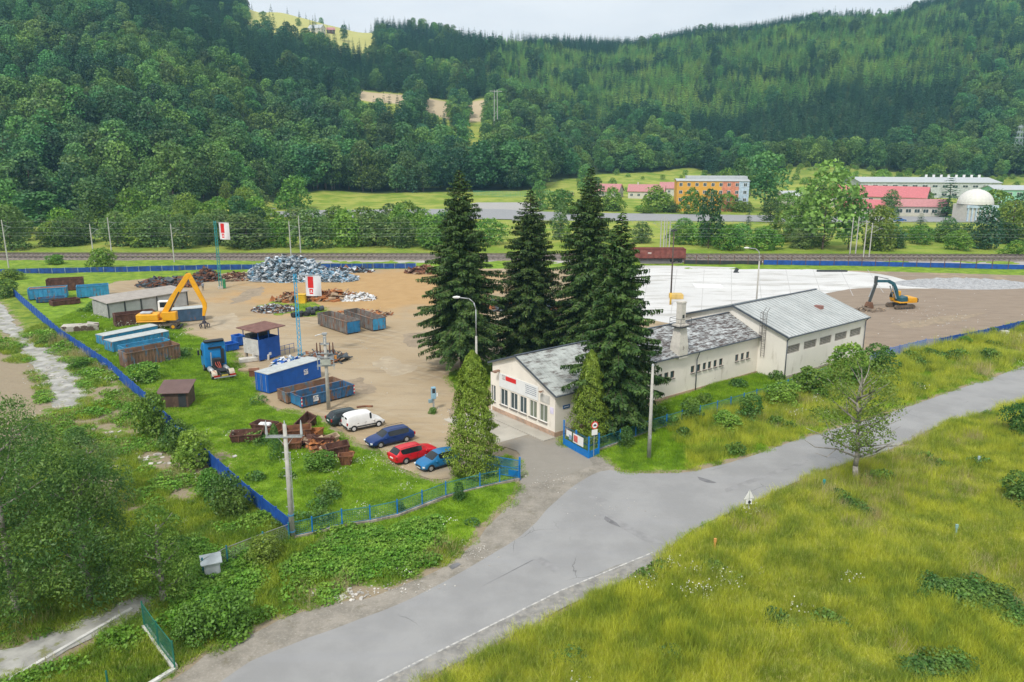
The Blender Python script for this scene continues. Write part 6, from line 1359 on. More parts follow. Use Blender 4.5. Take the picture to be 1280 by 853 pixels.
# verge signs and markers
sg = thing('warning_sign', 'triangular road sign seen from behind with a small plate on the verge', 'sign', G(935, 641), R(14)); MB().cyl((0, 0, 0), (0, 0, 1.95), .03, n=8).build('post', M_steel, sg)
MB().prism([(-.42, -.02, 1.2), (.42, -.02, 1.2), (.0, -.02, 1.95)], (0, .03, 0)).build('triangle', M_white, sg); MB().b2((-.25, -.02, .75), (.25, .01, 1.12)).build('plate', M_white, sg); MB().prism([(0, -.04, .72), (.2, -.04, .92), (0, -.04, 1.08), (-.1, -.04, .92)], (0, .015, 0)).build('symbol', M_dark, sg)
for (px, py), cc, lb_ in (((1029, 614), (.03, .30, .30), 'teal marker post in the grass left of the roadside tree'), ((1194, 672), (.25, .42, .40), 'pale teal marker post in the middle of the meadow on the right'), ((893, 690), (.60, .30, .08), 'orange marker stake in the meadow below the triangular sign'), ((1222, 584), (.35, .45, .48), 'grey-blue marker post near the right edge above the meadow')):
    t = thing('marker_post', lb_, 'post', G(px, py)); MB().b2((-.05, -.05, 0), (.05, .05, 1.0)).build('post', mat('marker_%d' % px, cc, .6), t); MB().b2((-.09, -.07, .75), (.09, .07, 1.05)).build('cap', mat('marker_%d' % px, cc, .6), t, bevel=.01)
ut = thing('utility_cabinet', 'small pale grey cabinet with slanting lid in the weeds at lower left', 'cabinet', G(266, 720), R(25)); MB().b2((-.5, -.4, 0), (.5, .4, 1.1)).build('body', mat('cabinet_grey', (.50, .53, .56), .6), ut, bevel=.02); MB().prism([(-.7, -.55, 1.1), (.65, -.55, 1.1), (.65, .6, 1.3), (-.7, .6, 1.3)], (0, 0, .06)).build('lid', mat('cabinet_lid', (.42, .47, .48), .5), ut); MB().b2((-.42, -.425, .1), (.42, -.404, 1.0)).build('door', mat('cabinet_grey', (.50, .53, .56), .6), ut)
# road edge line
ln = [(440, 872), (471.7, 852.5), (700, 738.7), (757, 715), (815.5, 690.8)]; mb = MB(); pts = GL(ln, .03)
for a_, b_ in zip(pts, pts[1:]):
    n = int((b_-a_).length/1.0)+1; u = (b_-a_).normalized(); nn_ = Vector((-u.y, u.x, 0))*.06
    for k in range(n):
        p, q = a_.lerp(b_, k/n), a_.lerp(b_, (k+random.uniform(.93, 1))/n); mb.quad(p-nn_, q-nn_, q+nn_, p+nn_)
o = mb.build('edge_line', mat('worn_road_paint', (.50, .49, .46), .8, c2=(.30, .30, .29), amt=(.44, .56), s2=3), None); setp(o, kind='structure')
def patch(px, m, z=.027, amp=.12, name='road_patch'): sheet(name, P2(px), z, m, amp, .4)
M_patch = mat('dark_asphalt_patch', (.155, .155, .16), .9, var=.2); M_patch2 = mat('grey_asphalt_patch', (.245, .245, .245), .9, var=.12)
patch([(751, 640), (765, 646), (800, 664), (830, 680), (812, 679), (775, 660), (750, 648)], M_patch2, name='road_patch'); patch([(872, 596), (886, 600), (896, 604), (884, 604), (874, 600)], M_patch); patch([(757, 646), (772, 655), (776, 660), (765, 656), (755, 650)], M_patch, z=.033)
patch([(560, 709), (572, 704), (576, 706), (564, 713)], M_patch)
patch([(700, 764), (650, 789), (560, 835), (530, 852), (470, 860), (478, 853), (640, 770), (760, 712), (812, 694), (836, 684), (815, 704)], mat('crumbled_asphalt', (.225, .22, .205), .95, var=.25, c2=(.30, .285, .25), amt=(.48, .66), s2=2.5, bump=.4), z=.0262, amp=.25)
patch([(668, 700), (676, 697), (700, 712), (692, 716)], M_patch2, z=.0262); patch([(905, 612), (960, 592), (1010, 575), (1012, 578), (962, 596), (908, 616)], M_patch2, z=.0262, amp=.06); patch([(600, 735), (604, 733), (668, 700), (664, 701)], M_patch, z=.030, amp=.04)
patch([(735, 622), (741, 620), (760, 626), (752, 629)], M_patch2, z=.0262)
# railway
M_ballast = mat('ballast', (.16, .135, .115), .95, var=.35, scale=2, c2=(.24, .21, .18), amt=(.5, .7), s2=6); M_rail = mat('rail_steel', (.22, .18, .16), .4, .5); M_sleeper = mat('sleeper', (.13, .115, .10), .9, var=.25)
def track(y0l, y0r, nm):
    A_, B_ = G(-420, y0l), G(1700, y0r); u = (B_-A_).normalized(); nn_ = Vector((-u.y, u.x, 0)); mb = MB()
    mb.prism([A_-nn_*2.4+Vector((0, 0, -.2)), A_+nn_*2.4+Vector((0, 0, -.2)), A_+nn_*1.5+Vector((0, 0, .45)), A_-nn_*1.5+Vector((0, 0, .45))], B_-A_); o = mb.build('ballast_bed', M_ballast, None); setp(o, kind='structure')
    mb = MB()
    for s in (-.75, .75): mb.beam(A_+nn_*s+Vector((0, 0, .68)), B_+nn_*s+Vector((0, 0, .68)), .07, .15)
    o = mb.build('rails', M_rail, None); setp(o, kind='structure'); mb = MB(); n = int((B_-A_).length/1.3)
    for k in range(n): c = A_.lerp(B_, k/n); mb.beam(c-nn_*1.25+Vector((0, 0, .53)), c+nn_*1.25+Vector((0, 0, .53)), .28, .16)
    o = mb.build('sleepers', M_sleeper, None); setp(o, kind='structure')
track(323.2, 327, 'a'); track(319, 322.5, 'b')
sheet('service_track', P2([(380, 322), (380, 329), (520, 329.5), (790, 330), (1000, 329), (1300, 333), (1500, 336), (1500, 331), (1300, 326.5), (1000, 322.5), (800, 322)]), .08, mat('pale_track', (.36, .34, .31), .95, var=.15, scale=.3), .2)
cm = [((11, 335), (2, 275)), ((118, 328), (112, 280)), ((140, 320), (133, 272)), ((218, 328), (212, 280)), ((364, 322), (361, 277)), ((376, 317), (373, 270)), ((825, 318), (824, 273)), ((829, 319), (828, 271)), ((832, 318), (832, 274)), ((836, 319), (836, 276)), ((1062, 320), (1067, 272)), ((1069, 320), (1073, 271)), ((1079, 323), (1084, 276)), ((1086, 324), (1092, 279)), ((500, 321), (499, 276)), ((1225, 325), (1231, 279)), ((700, 320), (700, 276))]
cl_ = ['leftmost railway mast, at the left edge', 'railway mast left of the pair near the far left bushes', 'railway mast right of the pair near the far left bushes', 'lone railway mast before the bushes left of the teal flag mast', 'left railway mast of the pair above the scrap heap', 'right railway mast of the pair above the scrap heap', 'first of four masts above the freight wagon, from the left', 'second of four masts above the freight wagon, from the left', 'third of four masts above the freight wagon, from the left', 'rightmost of four masts above the freight wagon', 'first of the four leaning masts on the right, from the left', 'second of the four leaning masts on the right, from the left', 'third of the four leaning masts on the right, from the left', 'rightmost of the four leaning masts on the right']
for (b_, t_), lb_ in zip(cm, cl_):
    base = G(*b_); h = (b_[1]-t_[1])/(b_[1]-183)*28*1.02; t = thing('railway_mast', lb_, 'mast', base, 0, 'masts along the railway'); MB().cyl((0, 0, 0), (0, 0, h), .17, .11, 8).build('mast', mat('pale_mast', (.45, .44, .41), .8, var=.1), t)
    sx = 1 if b_[0] not in (825, 832) else -1; MB().tube([(0, 0, h*.72), (sx*1.9, -.6, h*.86), (sx*2.4, -.8, h*.86)], .04, 5).build('bracket', M_steel, t); MB().tube([(0, 0, h*.9), (sx*1.9, -.6, h*.86)], .03, 5).build('stay', M_steel, t)
wr = MB()
for y0, z in ((320, 6.2), (324.5, 6.2), (317, 8.6), (326, 8.4)):
    A_, B_ = G(-420, y0), G(1700, y0+3.6); n = 26
    pts = [A_.lerp(B_, k/n)+Vector((0, 0, z-(.25 if k % 2 else 0))) for k in range(n+1)]; wr.tube(pts, .011, 4)
o = wr.build('overhead_wires', M_steel, None); setp(o, 'thin overhead wires strung along the railway masts', 'wires')
# distant lattice pylons
def pylon(label, base, h, w_, colr, twin=False):
    t = thing('power_pylon', label, 'pylon', base, R(20)); mb = MB()
    if twin:
        for s in (-1, 1): mb.cyl((s*1.6, 0, -1), (s*1.1, 0, h), .40, .28, 6)
        mb.build('leg', colr, t); a_ = MB(); a_.beam((-5, 0, h*.97), (5, 0, h*.97), .35, .45); a_.beam((-1.6, 0, h*.5), (1.4, 0, h*.6), .25, .25); a_.build('crossarm', colr, t); return
    n = 9
    for s in ((-1, -1), (1, -1), (1, 1), (-1, 1)): mb.beam((s[0]*w_/2, s[1]*w_/2, -1), (s[0]*w_*.1, s[1]*w_*.1, h), .16, .16, (1, 0, 0))
    for k in range(n):
        z, z2 = h*k/n, h*(k+1)/n; f, g_ = w_/2*(1-.8*k/n), w_/2*(1-.8*(k+1)/n)
        for s, e in (((-1, -1), (1, -1)), ((1, -1), (1, 1)), ((1, 1), (-1, 1)), ((-1, 1), (-1, -1))): mb.beam((s[0]*f, s[1]*f, z), (e[0]*g_, e[1]*g_, z2), .10, .10); mb.beam((e[0]*f, e[1]*f, z), (s[0]*g_, s[1]*g_, z2), .10, .10)
    mb.build('lattice', colr, t)
    for z, l in ((h*.72, 5.5), (h*.84, 4.5), (h*.95, 3.5)): a_ = MB(); a_.prism([(-l, -.1, z), (0, -.3, z-.25), (l, -.1, z), (0, -.3, z+.8)], (0, .4, 0)); a_.build('crossarm', colr, t)
M_pyl = mat('pylon_steel', (.36, .42, .42), .6)
def on_hill(px, d): x = (px-640)/1015*d; return Vector((x, d, hz(x, d)))
pylon('grey lattice power pylon at the right edge under the forest', on_hill(1273, 585), 33, 7, M_pyl)
pylon('twin-legged pale power pylon on the middle of the hillside', on_hill(620, 640), 38, 6, mat('pale_pylon', (.40, .42, .36), .7), True)
# ---------------------------------------------------------------- village and far road
M_road2 = mat('far_asphalt', (.27, .275, .28), .9, var=.08)
sheet('highway', P2([(100, 263), (250, 263.5), (345, 264), (600, 262), (700, 266), (1000, 270.5), (1300, 272), (1500, 272.5), (1500, 279), (1300, 278.5), (1000, 278), (700, 276), (600, 274.5), (345, 272), (250, 271), (100, 270)]), .25, M_road2, .1, 6)
sheet('car_park', P2([(590, 255), (640, 252), (680, 256), (640, 266), (600, 266)]), .20, mat('far_pale_asphalt', (.36, .35, .33), .9, var=.1), .3, 4)
def guard(label, pts):
    t = thing('guard_rail', label, 'guard rail', pts[0]); mb = MB(); pm = MB(); o = pts[0]
    for a_, b_ in zip(pts, pts[1:]):
        mb.beam(a_-o+Vector((0, 0, .7)), b_-o+Vector((0, 0, .7)), .06, .32); n = int((b_-a_).length/4)
        for k in range(n): c = (a_-o).lerp(b_-o, k/n); pm.b2(c+Vector((-.06, .05, 0)), c+Vector((.06, .15, .8)))
    mb.build('rail', M_steel, t); pm.build('post_row', M_steel, t)['kind'] = 'stuff'
guard('long grey guard rail along the near edge of the distant road', GL([(640, 277.5), (1000, 279.5), (1300, 280), (1500, 280.5)], .2)); guard('grey guard rail along the far edge of the distant road', GL([(100, 262.5), (250, 262.6), (345, 263)], .2))
def house(name, label, cat, loc, L_, W_, he, hr, rz, wm, rm, rows=1, cols=4, endm=None, over=.5, win=(1.3, 1.3), chim=0, hip=0, side_cols=2, split=None):
    t = thing(name, label, cat, loc, rz); x, y = L_/2, W_/2
    if split:
        xx = -x
        for f, m in split:
            x1 = xx+L_*f; MB().add([(xx, -y, 0), (x1, -y, 0), (x1, y, 0), (xx, y, 0), (xx, -y, he), (x1, -y, he), (x1, y, he), (xx, y, he)], [(0, 1, 5, 4), (2, 3, 7, 6), (3, 0, 4, 7), (1, 2, 6, 5), (4, 5, 6, 7)]).build('wall', m, t); xx = x1
    else:
        mb = MB(); mb.b2((-x, -y, -1), (x, y, he)); mb.build('wall', wm, t)
    if hr > 0 and not hip:
        mb = MB()
        for s in (-1, 1): mb.add([(s*x, -y, he+.002), (s*x, y, he+.002), (s*x, 0, he+hr-.05)], [(0, 1, 2)])
        mb.build('gable', endm or wm, t)
    hx = x-hip; e = over; k_ = hr/y
    rf = MB()
    if hip: A_ = [(-x-e, -y-e, he), (x+e, -y-e, he), (x+e, y+e, he), (-x-e, y+e, he), (-hx, 0, he+hr), (hx, 0, he+hr)]; rf.add(A_, [(0, 1, 5, 4), (1, 2, 5), (2, 3, 4, 5), (3, 0, 4), (0, 3, 2, 1)])
    else: rf.prism([(-x-e, -y-e, he-k_*e), (-x-e, 0, he+hr), (-x-e, y+e, he-k_*e), (-x-e, y+e, he-k_*e+.25), (-x-e, 0, he+hr+.28), (-x-e, -y-e, he-k_*e+.25)], (L_+2*e, 0, 0))
    ro = rf.build('roof', rm, t)
    for k in range(chim): MB().b2((-x*.5+k*x-.4, -.4, he+hr*.6), (-x*.5+k*x+.4, .4, he+hr+1.3)).build('chimney', M_brick, ro)
    fh = he/rows
    for r_ in range(rows):
        for c in range(cols):
            cx = -x+(c+.5)*L_/cols; z = fh*(r_+.55); w_ = MB().b2((cx-win[0]/2, -y-.03, z-win[1]/2), (cx+win[0]/2, -y-.006, z+win[1]/2)).build('window', GLS, t)
            f = MB(); 
            for a_, b_ in (((cx-win[0]/2-.1, z-win[1]/2-.1), (cx+win[0]/2+.1, z-win[1]/2)), ((cx-win[0]/2-.1, z+win[1]/2), (cx+win[0]/2+.1, z+win[1]/2+.1)), ((cx-win[0]/2-.1, z-win[1]/2), (cx-win[0]/2, z+win[1]/2)), ((cx+win[0]/2, z-win[1]/2), (cx+win[0]/2+.1, z+win[1]/2)), ((cx-.04, z-win[1]/2), (cx+.04, z+win[1]/2))): f.b2((a_[0], -y-.06, a_[1]), (b_[0], -y-.031, b_[1]))
            f.build('frame', M_white, w_)
        for c in range(side_cols):
            cy = -y+(c+.5)*W_/side_cols; z = fh*(r_+.55); MB().b2((x+.006, cy-win[0]/2, z-win[1]/2), (x+.03, cy+win[0]/2, z+win[1]/2)).build('window', GLS, t)
    return t
M_pinkr = mat('faded_red_roof', (.44, .20, .20), .7, var=.1); M_redr = mat('red_roof', (.50, .15, .16), .6, var=.08); M_offw = mat('off_white_wall', (.55, .53, .47), .85, var=.06); M_grr = mat('pale_grey_roof', (.42, .45, .46), .6, var=.06); M_orw = mat('orange_wall', (.68, .36, .06), .85, var=.06); M_salm = mat('salmon_wall', (.62, .24, .15), .85); M_lbl = mat('pale_blue_wall', (.42, .52, .62), .85); M_yel = mat('ochre_wall', (.62, .44, .12), .85); M_mint = mat('mint_wall', (.28, .55, .40), .8)
house('family_house', 'pale house with broad faded red roof, left of the pair behind the tallest spruces', 'house', G(757, 248), 17, 11, 4.2, 3.4, R(-22), M_offw, M_pinkr, 1, 5, chim=1)
house('family_house', 'pale house with faded red roof, right of the pair beside the orange flats', 'house', G(808, 249), 19, 10, 4.4, 3.2, R(-14), M_offw, M_pinkr, 1, 5, chim=1)
house('family_house', 'small red-roofed house just left of the orange apartment block', 'house', G(836, 244), 10, 9, 4.2, 3.0, R(-10), M_offw, M_pinkr, 1, 3)
ab = house('apartment_block', 'three-storey orange, salmon and pale blue apartment block with flat grey roof', 'building', G(887, 263), 31, 12, 13.0, 0.6, R(-6), M_orw, M_grr, 4, 9, split=((.62, M_orw), (.24, M_salm), (.14, M_lbl)), over=.3)
MB().b2((-11, -2, 13.5), (15.3, 5, 15.0)).build('roof_storey', M_grr, ab)
house('long_hall', 'long pale grey factory hall with low roof and roof fans', 'building', G(1146, 246), 72, 36, 8.6, 2.0, R(-8), mat('hall_grey_wall', (.45, .48, .48), .7), M_grr, 2, 14, win=(2.6, 1.2), side_cols=5)
fan = bpy.data.objects['long_hall']
for k in range(8): MB().cyl((4+k*4, 1.0, 10.4), (4+k*4, 1.0, 12.2), .7, n=10).build('roof_fan', M_white, fan)
house('red_roof_hall', 'white hall with bright red roof and pale blue gable', 'building', G(1098, 260), 40, 15, 5.6, 4.2, R(-33), M_offw, M_redr, 2, 8, endm=M_lbl, win=(1.8, .9))
house('low_annex', 'low red-roofed building with ochre end below the red-roofed hall', 'building', G(1086, 266), 15, 8, 3.2, 2.2, R(-30), M_offw, M_redr, 1, 4, endm=M_yel)
house('low_annex', 'low red-roofed white building left of the tall village spruce', 'building', G(1146, 270), 20, 9, 4.2, 2.4, R(-8), M_offw, M_pinkr, 1, 6, win=(2.0, 1.4))
house('low_annex', 'red-roofed shed half hidden by the round tree at the roadside', 'building', G(1068, 268), 14, 9, 3.2, 2.2, R(-20), M_offw, M_redr, 1, 3)
house('green_building', 'mint green building with pale roof at the right edge', 'building', G(1268, 258), 26, 14, 8.0, 1.6, R(-5), M_mint, M_grr, 2, 6, win=(2.2, 1.3))
house('white_house', 'small white building glimpsed between the trees right of the orange flats', 'house', G(990, 256), 13, 9, 4.5, 2.0, R(10), M_offw, M_grr, 1, 4)
dm = thing('domed_hall', 'white building with a big round white dome near the distant road', 'building', G(1216, 276)); MB().b2((-5.6, -5, 0), (5.6, 5, 6.2)).build('wall', M_offw, dm)
mb = MB(); rings = 8
for i in range(rings):
    a0, a1 = math.pi/2*i/rings, math.pi/2*(i+1)/rings
    for k in range(24):
        b0_, b1_ = 2*math.pi*k/24, 2*math.pi*(k+1)/24; Pq = lambda a_, b_: (6.3*math.cos(a_)*math.cos(b_), 6.3*math.cos(a_)*math.sin(b_), 6.4+5.6*math.sin(a_)); mb.quad(Pq(a0, b0_), Pq(a0, b1_), Pq(a1, b1_), Pq(a1, b0_))
mb.build('dome', mat('dome_white', (.62, .61, .57), .5, var=.06), dm, smooth=True); cl2 = MB()
for k in range(8): cl2.b2((-5.5+k*1.5, -5.5, 0), (-5.0+k*1.5, -5.05, 5.2))
cl2.b2((-5.9, -5.6, 5.2), (5.9, -5.02, 6.2)); cl2.build('colonnade', M_lbl, dm)
house('hut', 'small orange-red hut beside the green court fence', 'hut', G(711, 249), 4, 3, 2.6, .6, 0, mat('red_hut', (.60, .12, .06), .7), M_pinkr, 1, 1, side_cols=0)
mesh_fence('tall green net fence round a sports court below the wood', [G(a_, b_) for a_, b_ in ((592, 249), (640, 250.5), (716, 249.5))], 4.5, mat('court_green', (.03, .28, .22), .6), mat('court_green', (.03, .28, .22), .6), 6, sp=.8, wire=.09, name='court_fence')
fh = on_hill(404, 1075); house('hill_house', 'white farmhouse with grey roof high on the far meadow', 'house', fh, 19, 11, 5, 4.5, R(-18), M_offw, M_grr, 1, 5, chim=1); fh2 = on_hill(421, 1100); house('hill_house', 'small dark barn just right of the farmhouse on the far meadow', 'house', fh2, 10, 8, 4, 3, R(10), M_br, M_pinkr, 1, 2)
# ---------------------------------------------------------------- big near trees
def plant(name, label, cat, base, crown, trunk, rz=0, group=None, sc=None):
    t = thing(name, label, cat, base, rz, group); mobj('crown', crown, t)
    if trunk: mobj('trunk', trunk, t)
    if sc: t.scale = sc
    return t
for i, (b_, h, r_, bs, lb_, dn) in enumerate((((578, 464), 25.2, 6.9, .13, 'tall dark spruce, leftmost of the group, standing on the yard beside the thuja', 1.15), ((662, 447), 22.6, 7.2, .06, 'middle spruce with thin pointed top behind the office roof', 1.0), ((733, 455), 25.4, 6.9, .05, 'tallest spruce behind the office roof, right of the middle one', 1.1), ((769, 538), 21.8, 5.9, .08, 'big spruce standing in front of the long building between thuja and concrete pole', 1.3))):
    c, tk = near_spruce(h, r_, 11+i, bs, dense=dn, bare=i == 3); plant('spruce_tree', lb_, 'tree', G(*b_), c, tk, i*1.3)
def thuja(h, w, n, seed, size=.2, m=None):
    r = np.random.default_rng(seed); z = h*(r.random(n)**.85); k = z/h; a = r.uniform(0, 6.28, n)
    prof = np.interp(k, [0, .06, .25, .5, .75, .92, 1], [.72, .95, 1, .82, .58, .34, .04])*w/2
    lump = 1+.20*np.sin(a*3+z*1.1+seed)*np.sin(z*1.9+a)+.14*np.sin(a*6+z*2.7+2*np.sin(z*3))+.10*np.sin(z*6+a*4)
    rad = prof*lump*(1-.22*r.random(n)**2+.05*r.normal(0, 1, n)); C = np.stack([rad*np.cos(a), rad*np.sin(a), z+.05], 1); N_ = np.stack([np.cos(a), np.sin(a), np.full(n, .3)], 1)
    al = np.stack([np.cos(a)*.35, np.sin(a)*.35, np.ones(n)], 1); return quads_mesh('crown', leaves(C, N_, size, .5, .55, r, al, .35), m or LM_thuja)
tkt = trunk_mesh(9, .16, 1, 0, M_bark, 3)
plant('thuja_tree', 'tall light green conical thuja beside the light blue hatchback', 'tree', G(592, 594), thuja(11.2, 3.9, 26000, 1, .19), tkt); plant('thuja_tree', 'shorter conical thuja against the wall of the long building', 'tree', G(737, 553), thuja(9.2, 3.2, 17000, 2, .18), tkt)
plant('juniper', 'narrow dark green juniper standing among the discarded bins', 'tree', G(345, 574), thuja(3.4, 1.2, 2600, 5, .12, LM_near), None)
rt = trunk_mesh(10, .26, 9.5, 12, M_palebark, 17, .22, -.6)
rb_ = MB(); rb_.tube([(0, 0, 2.6), (1.6, -.3, 3.2), (3.2, -.4, 3.5), (4.4, -.2, 4.3)], [.09, .06, .04, .015], 5); rb_.tube([(1.6, -.3, 3.2), (2.8, .5, 3.0), (3.9, .8, 2.9)], [.04, .03, .01], 4); rb_.tube([(0, 0, 2.2), (-1.8, .2, 2.9), (-3.6, .4, 3.0), (-4.6, .2, 3.7)], [.10, .07, .04, .015], 5); rb_.tube([(-1.8, .2, 2.9), (-2.9, -.6, 2.5), (-4.0, -.7, 2.9)], [.05, .03, .01], 4)
for q in range(26):
    a_ = q*2.4; z = 3+q*.24; l = 3.3-.08*q; rb_.tube([(-.1*z*.3, 0, z), (math.cos(a_)*l*.5, math.sin(a_)*l*.5, z+.9), (math.cos(a_)*l, math.sin(a_)*l, z+2.0)], [.05, .03, .01], 4)
def sparse_crown(h, w, n, size, m, seed, z0, nl=30, lr=.11, cx=-.9):
    r = np.random.default_rng(seed); lb = []
    for i in range(nl):
        k = (i+.5)/nl; z = z0+(h-z0)*k; ring = w/2*math.sqrt(max(.04, 1-(2*k-1.05)**2)); a_ = i*2.4; rr_ = ring*r.uniform(.3, 1); lb.append((rr_*math.cos(a_)+cx*k, rr_*math.sin(a_), z, w*lr*r.uniform(.7, 1.3)))
    return quads_mesh('crown', lobe_leaves(lb, n, size, r, shell=.9), m)
t = plant('roadside_tree', 'young broadleaf tree with spreading bare lower branches beside the road', 'tree', G(1069, 602), sparse_crown(10.6, 8.2, 11500, .18, mat and leaf_mat('roadside_leaves', ((.12, .19, .02), (.15, .225, .025), (.21, .28, .04)), .35, .01, .2, .5), 3, 2.8, 26, .13), rt); rb_.build('branch', M_palebark, t)
for lb_, b_, h, w_, n, s_, m_, sd, sz in (('huge feathery dark tree filling the lower left corner', (22, 770), 13.0, 12.5, 42000, 3, LM_near, 1, .22), ('dark bushy tree right of the huge one at lower left', (112, 752), 9.5, 8.0, 24000, 4, LM_near, 2, .20), ('drooping smaller tree beside the pale grey cabinet', (205, 752), 6.2, 5.0, 11000, 5, leaf_mat('mid_leaves', ((.09, .22, .022), (.11, .25, .028), (.18, .32, .04)), .3, .01, .2, .5), 3, .18), ('young grey-green tree at the left edge above the dark ones', (30, 640), 8.5, 8.0, 15000, 6, LM_willow, 4, .19), ('slender grey-green tree right of the left edge tree', (118, 640), 6.0, 5.5, 9000, 7, LM_willow, 5, .18)):
    r = np.random.default_rng(sd); nl = 34; lb2 = []
    for i in range(nl):
        k = (i+.5)/nl; z = h*(.10+.88*k); ring = w_/2*math.sqrt(max(.05, 1-(1.7*k-.6)**2)); a_ = i*2.4+r.uniform(-.3, .3); rr_ = ring*r.uniform(.25, 1); lb2.append((rr_*math.cos(a_), rr_*math.sin(a_), z, w_*r.uniform(.10, .2)))
    plant('leafy_tree', lb_, 'tree', G(*b_), quads_mesh('crown', lobe_leaves(lb2, n, sz, r, jit=.8, asp=.4, shell=.7), m_), trunk_mesh(h, .22, w_*.9, 9, M_palebark, sd, .15))
# ---------------------------------------------------------------- valley trees and bushes
VAL = [(15, 312, 64, 55, 'f'), (72, 308, 40, 34, 'b'), (105, 303, 42, 40, 'f'), (148, 308, 46, 44, 'w'), (190, 309, 58, 46, 'w'), (228, 311, 50, 42, 'w'), (52, 292, 74, 52, 'f'), (118, 288, 64, 62, 'f'), (172, 288, 56, 52, 'b'), (240, 290, 40, 40, 'b'), (5, 285, 60, 60, 'f'),
       (310, 310, 80, 42, 'w'), (352, 309, 46, 40, 'b'), (392, 310, 62, 50, 'w'), (432, 308, 58, 46, 'b'), (470, 307, 60, 42, 'w'), (507, 305, 52, 42, 'b'), (540, 306, 44, 38, 'b'), (284, 263, 20, 36, 'l'), (302, 252, 50, 44, 'f'), (369, 262, 52, 42, 'b'), (262, 256, 44, 50, 'l'), (335, 246, 44, 40, 'f'), (232, 262, 50, 60, 'f'), (415, 297, 46, 34, 'w'), (455, 292, 44, 34, 'b'), (372, 294, 50, 34, 'w'), (488, 290, 40, 36, 'w'), (330, 292, 50, 34, 'b'), (275, 300, 30, 28, 'b'),
       (465, 244, 20, 15, 'w'), (430, 243, 14, 9, 'b'), (567, 252, 8, 11, 'b'), (675, 262, 30, 36, 'd'), (612, 306, 50, 34, 'b'), (700, 300, 30, 46, 'w'), (670, 302, 34, 30, 'b'), (724, 306, 40, 30, 'b'), (802, 304, 34, 26, 'w'), (770, 304, 30, 22, 'b'), (885, 311, 40, 74, 'w'), (912, 313, 46, 32, 'b'), (955, 312, 50, 30, 'b'), (935, 287, 13, 34, 'c'), (955, 264, 58, 74, 'w'), (925, 258, 34, 60, 'f'), (905, 264, 36, 26, 'b'), (975, 302, 44, 36, 'b'), (1028, 312, 86, 108, 'f'), (1000, 308, 52, 62, 'w'), (1060, 312, 50, 80, 'f'), (1097, 313, 58, 56, 'l'), (1112, 272, 30, 34, 'f'), (1183, 272, 40, 58, 'c'), (1149, 293, 26, 30, 'c'), (1198, 313, 38, 26, 'b'), (1230, 311, 48, 52, 'f'), (1262, 303, 52, 52, 'l'), (1240, 272, 46, 36, 'b'), (1278, 278, 40, 36, 'f'), (962, 278, 34, 30, 'f'), (850, 306, 36, 26, 'b'), (765, 264, 34, 30, 'b'), (820, 265, 46, 34, 'b'), (700, 262, 40, 26, 'b'), (742, 262, 30, 40, 'w'), (865, 268, 34, 34, 'b'), (1132, 300, 30, 18, 'b'), (1170, 270, 24, 14, 'b'), (1020, 268, 50, 40, 'f'), (985, 270, 36, 30, 'b'), (1270, 320, 40, 20, 'b'), (1160, 262, 20, 22, 'b'), (650, 240, 34, 24, 'f'), (600, 241, 40, 26, 'f'), (560, 240, 34, 22, 'f'), (730, 250, 22, 44, 'w'), (770, 227, 34, 44, 'w')]
rv = random.Random(12)
for _ in range(46): VAL.append((rv.uniform(-10, 560), rv.uniform(288, 311), rv.uniform(30, 60), rv.uniform(24, 42), rv.choice('wbbwf')))
for _ in range(12): VAL.append((rv.uniform(150, 345), rv.uniform(262, 286), rv.uniform(30, 54), rv.uniform(26, 40), rv.choice('wbf')))
for _ in range(20): VAL.append((rv.uniform(850, 1290), rv.uniform(296, 313), rv.uniform(26, 50), rv.uniform(16, 32), rv.choice('wbbf')))
for _ in range(16): VAL.append((rv.uniform(700, 1290), rv.uniform(262, 269), rv.uniform(18, 30), rv.uniform(8, 15), rv.choice('bbw')))
for _ in range(14): VAL.append((rv.uniform(860, 1300), rv.uniform(232, 246), rv.uniform(24, 44), rv.uniform(16, 34), rv.choice('bwff')))
kinds = {'f': ('broadleaf_tree', 'tree', 'deep green broadleaf tree', LM_forest, BRD), 'b': ('bush', 'bush', 'rounded green bush', LM_bush, None), 'w': ('willow', 'tree', 'grey-green willow', LM_willow, None), 'l': ('broadleaf_tree', 'tree', 'light green round tree', LM_lite, None), 'd': ('broadleaf_tree', 'tree', 'dark round tree', LM_forest, None), 'c': ('conifer', 'tree', 'dark conifer', LM_spruce, None)}
WLW = [broadleaf(10, 9, 3000, .5, LM_willow, 200+i, nl=20, base=-.12, lr=.2) for i in range(3)]; BSH = [broadleaf(6, 7, 2600, .42, LM_bush, 210+i, nl=16, base=-.15, lr=.22) for i in range(3)]; LIT = [broadleaf(9, 8.5, 3000, .45, LM_lite, 220+i, nl=18, base=-.1, lr=.2) for i in range(2)]; DRK = [broadleaf(12, 10, 3000, .55, LM_forest, 230+i, nl=20, base=-.12, lr=.2) for i in range(3)]; CNF = [conifer(12, 3.4, LM_spruce, 240+i, 20, 9, 7, .6, .03, .25, .85, .7) for i in range(2)]
SMT = trunk_mesh(10, .2, 7, 5, M_bark, 44, .15)
def where(px, py):
    h_ = 'far left' if px < 130 else 'left' if px < 300 else 'left of centre' if px < 560 else 'behind the tall spruces' if px < 760 else 'centre right' if px < 950 else 'right' if px < 1130 else 'far right'
    if h_ == 'behind the tall spruces': return h_+(' beyond the road' if py < 275 else ' before the road')
    return ('beyond the distant road, ' if py < 280 else 'between railway and distant road, ')+h_
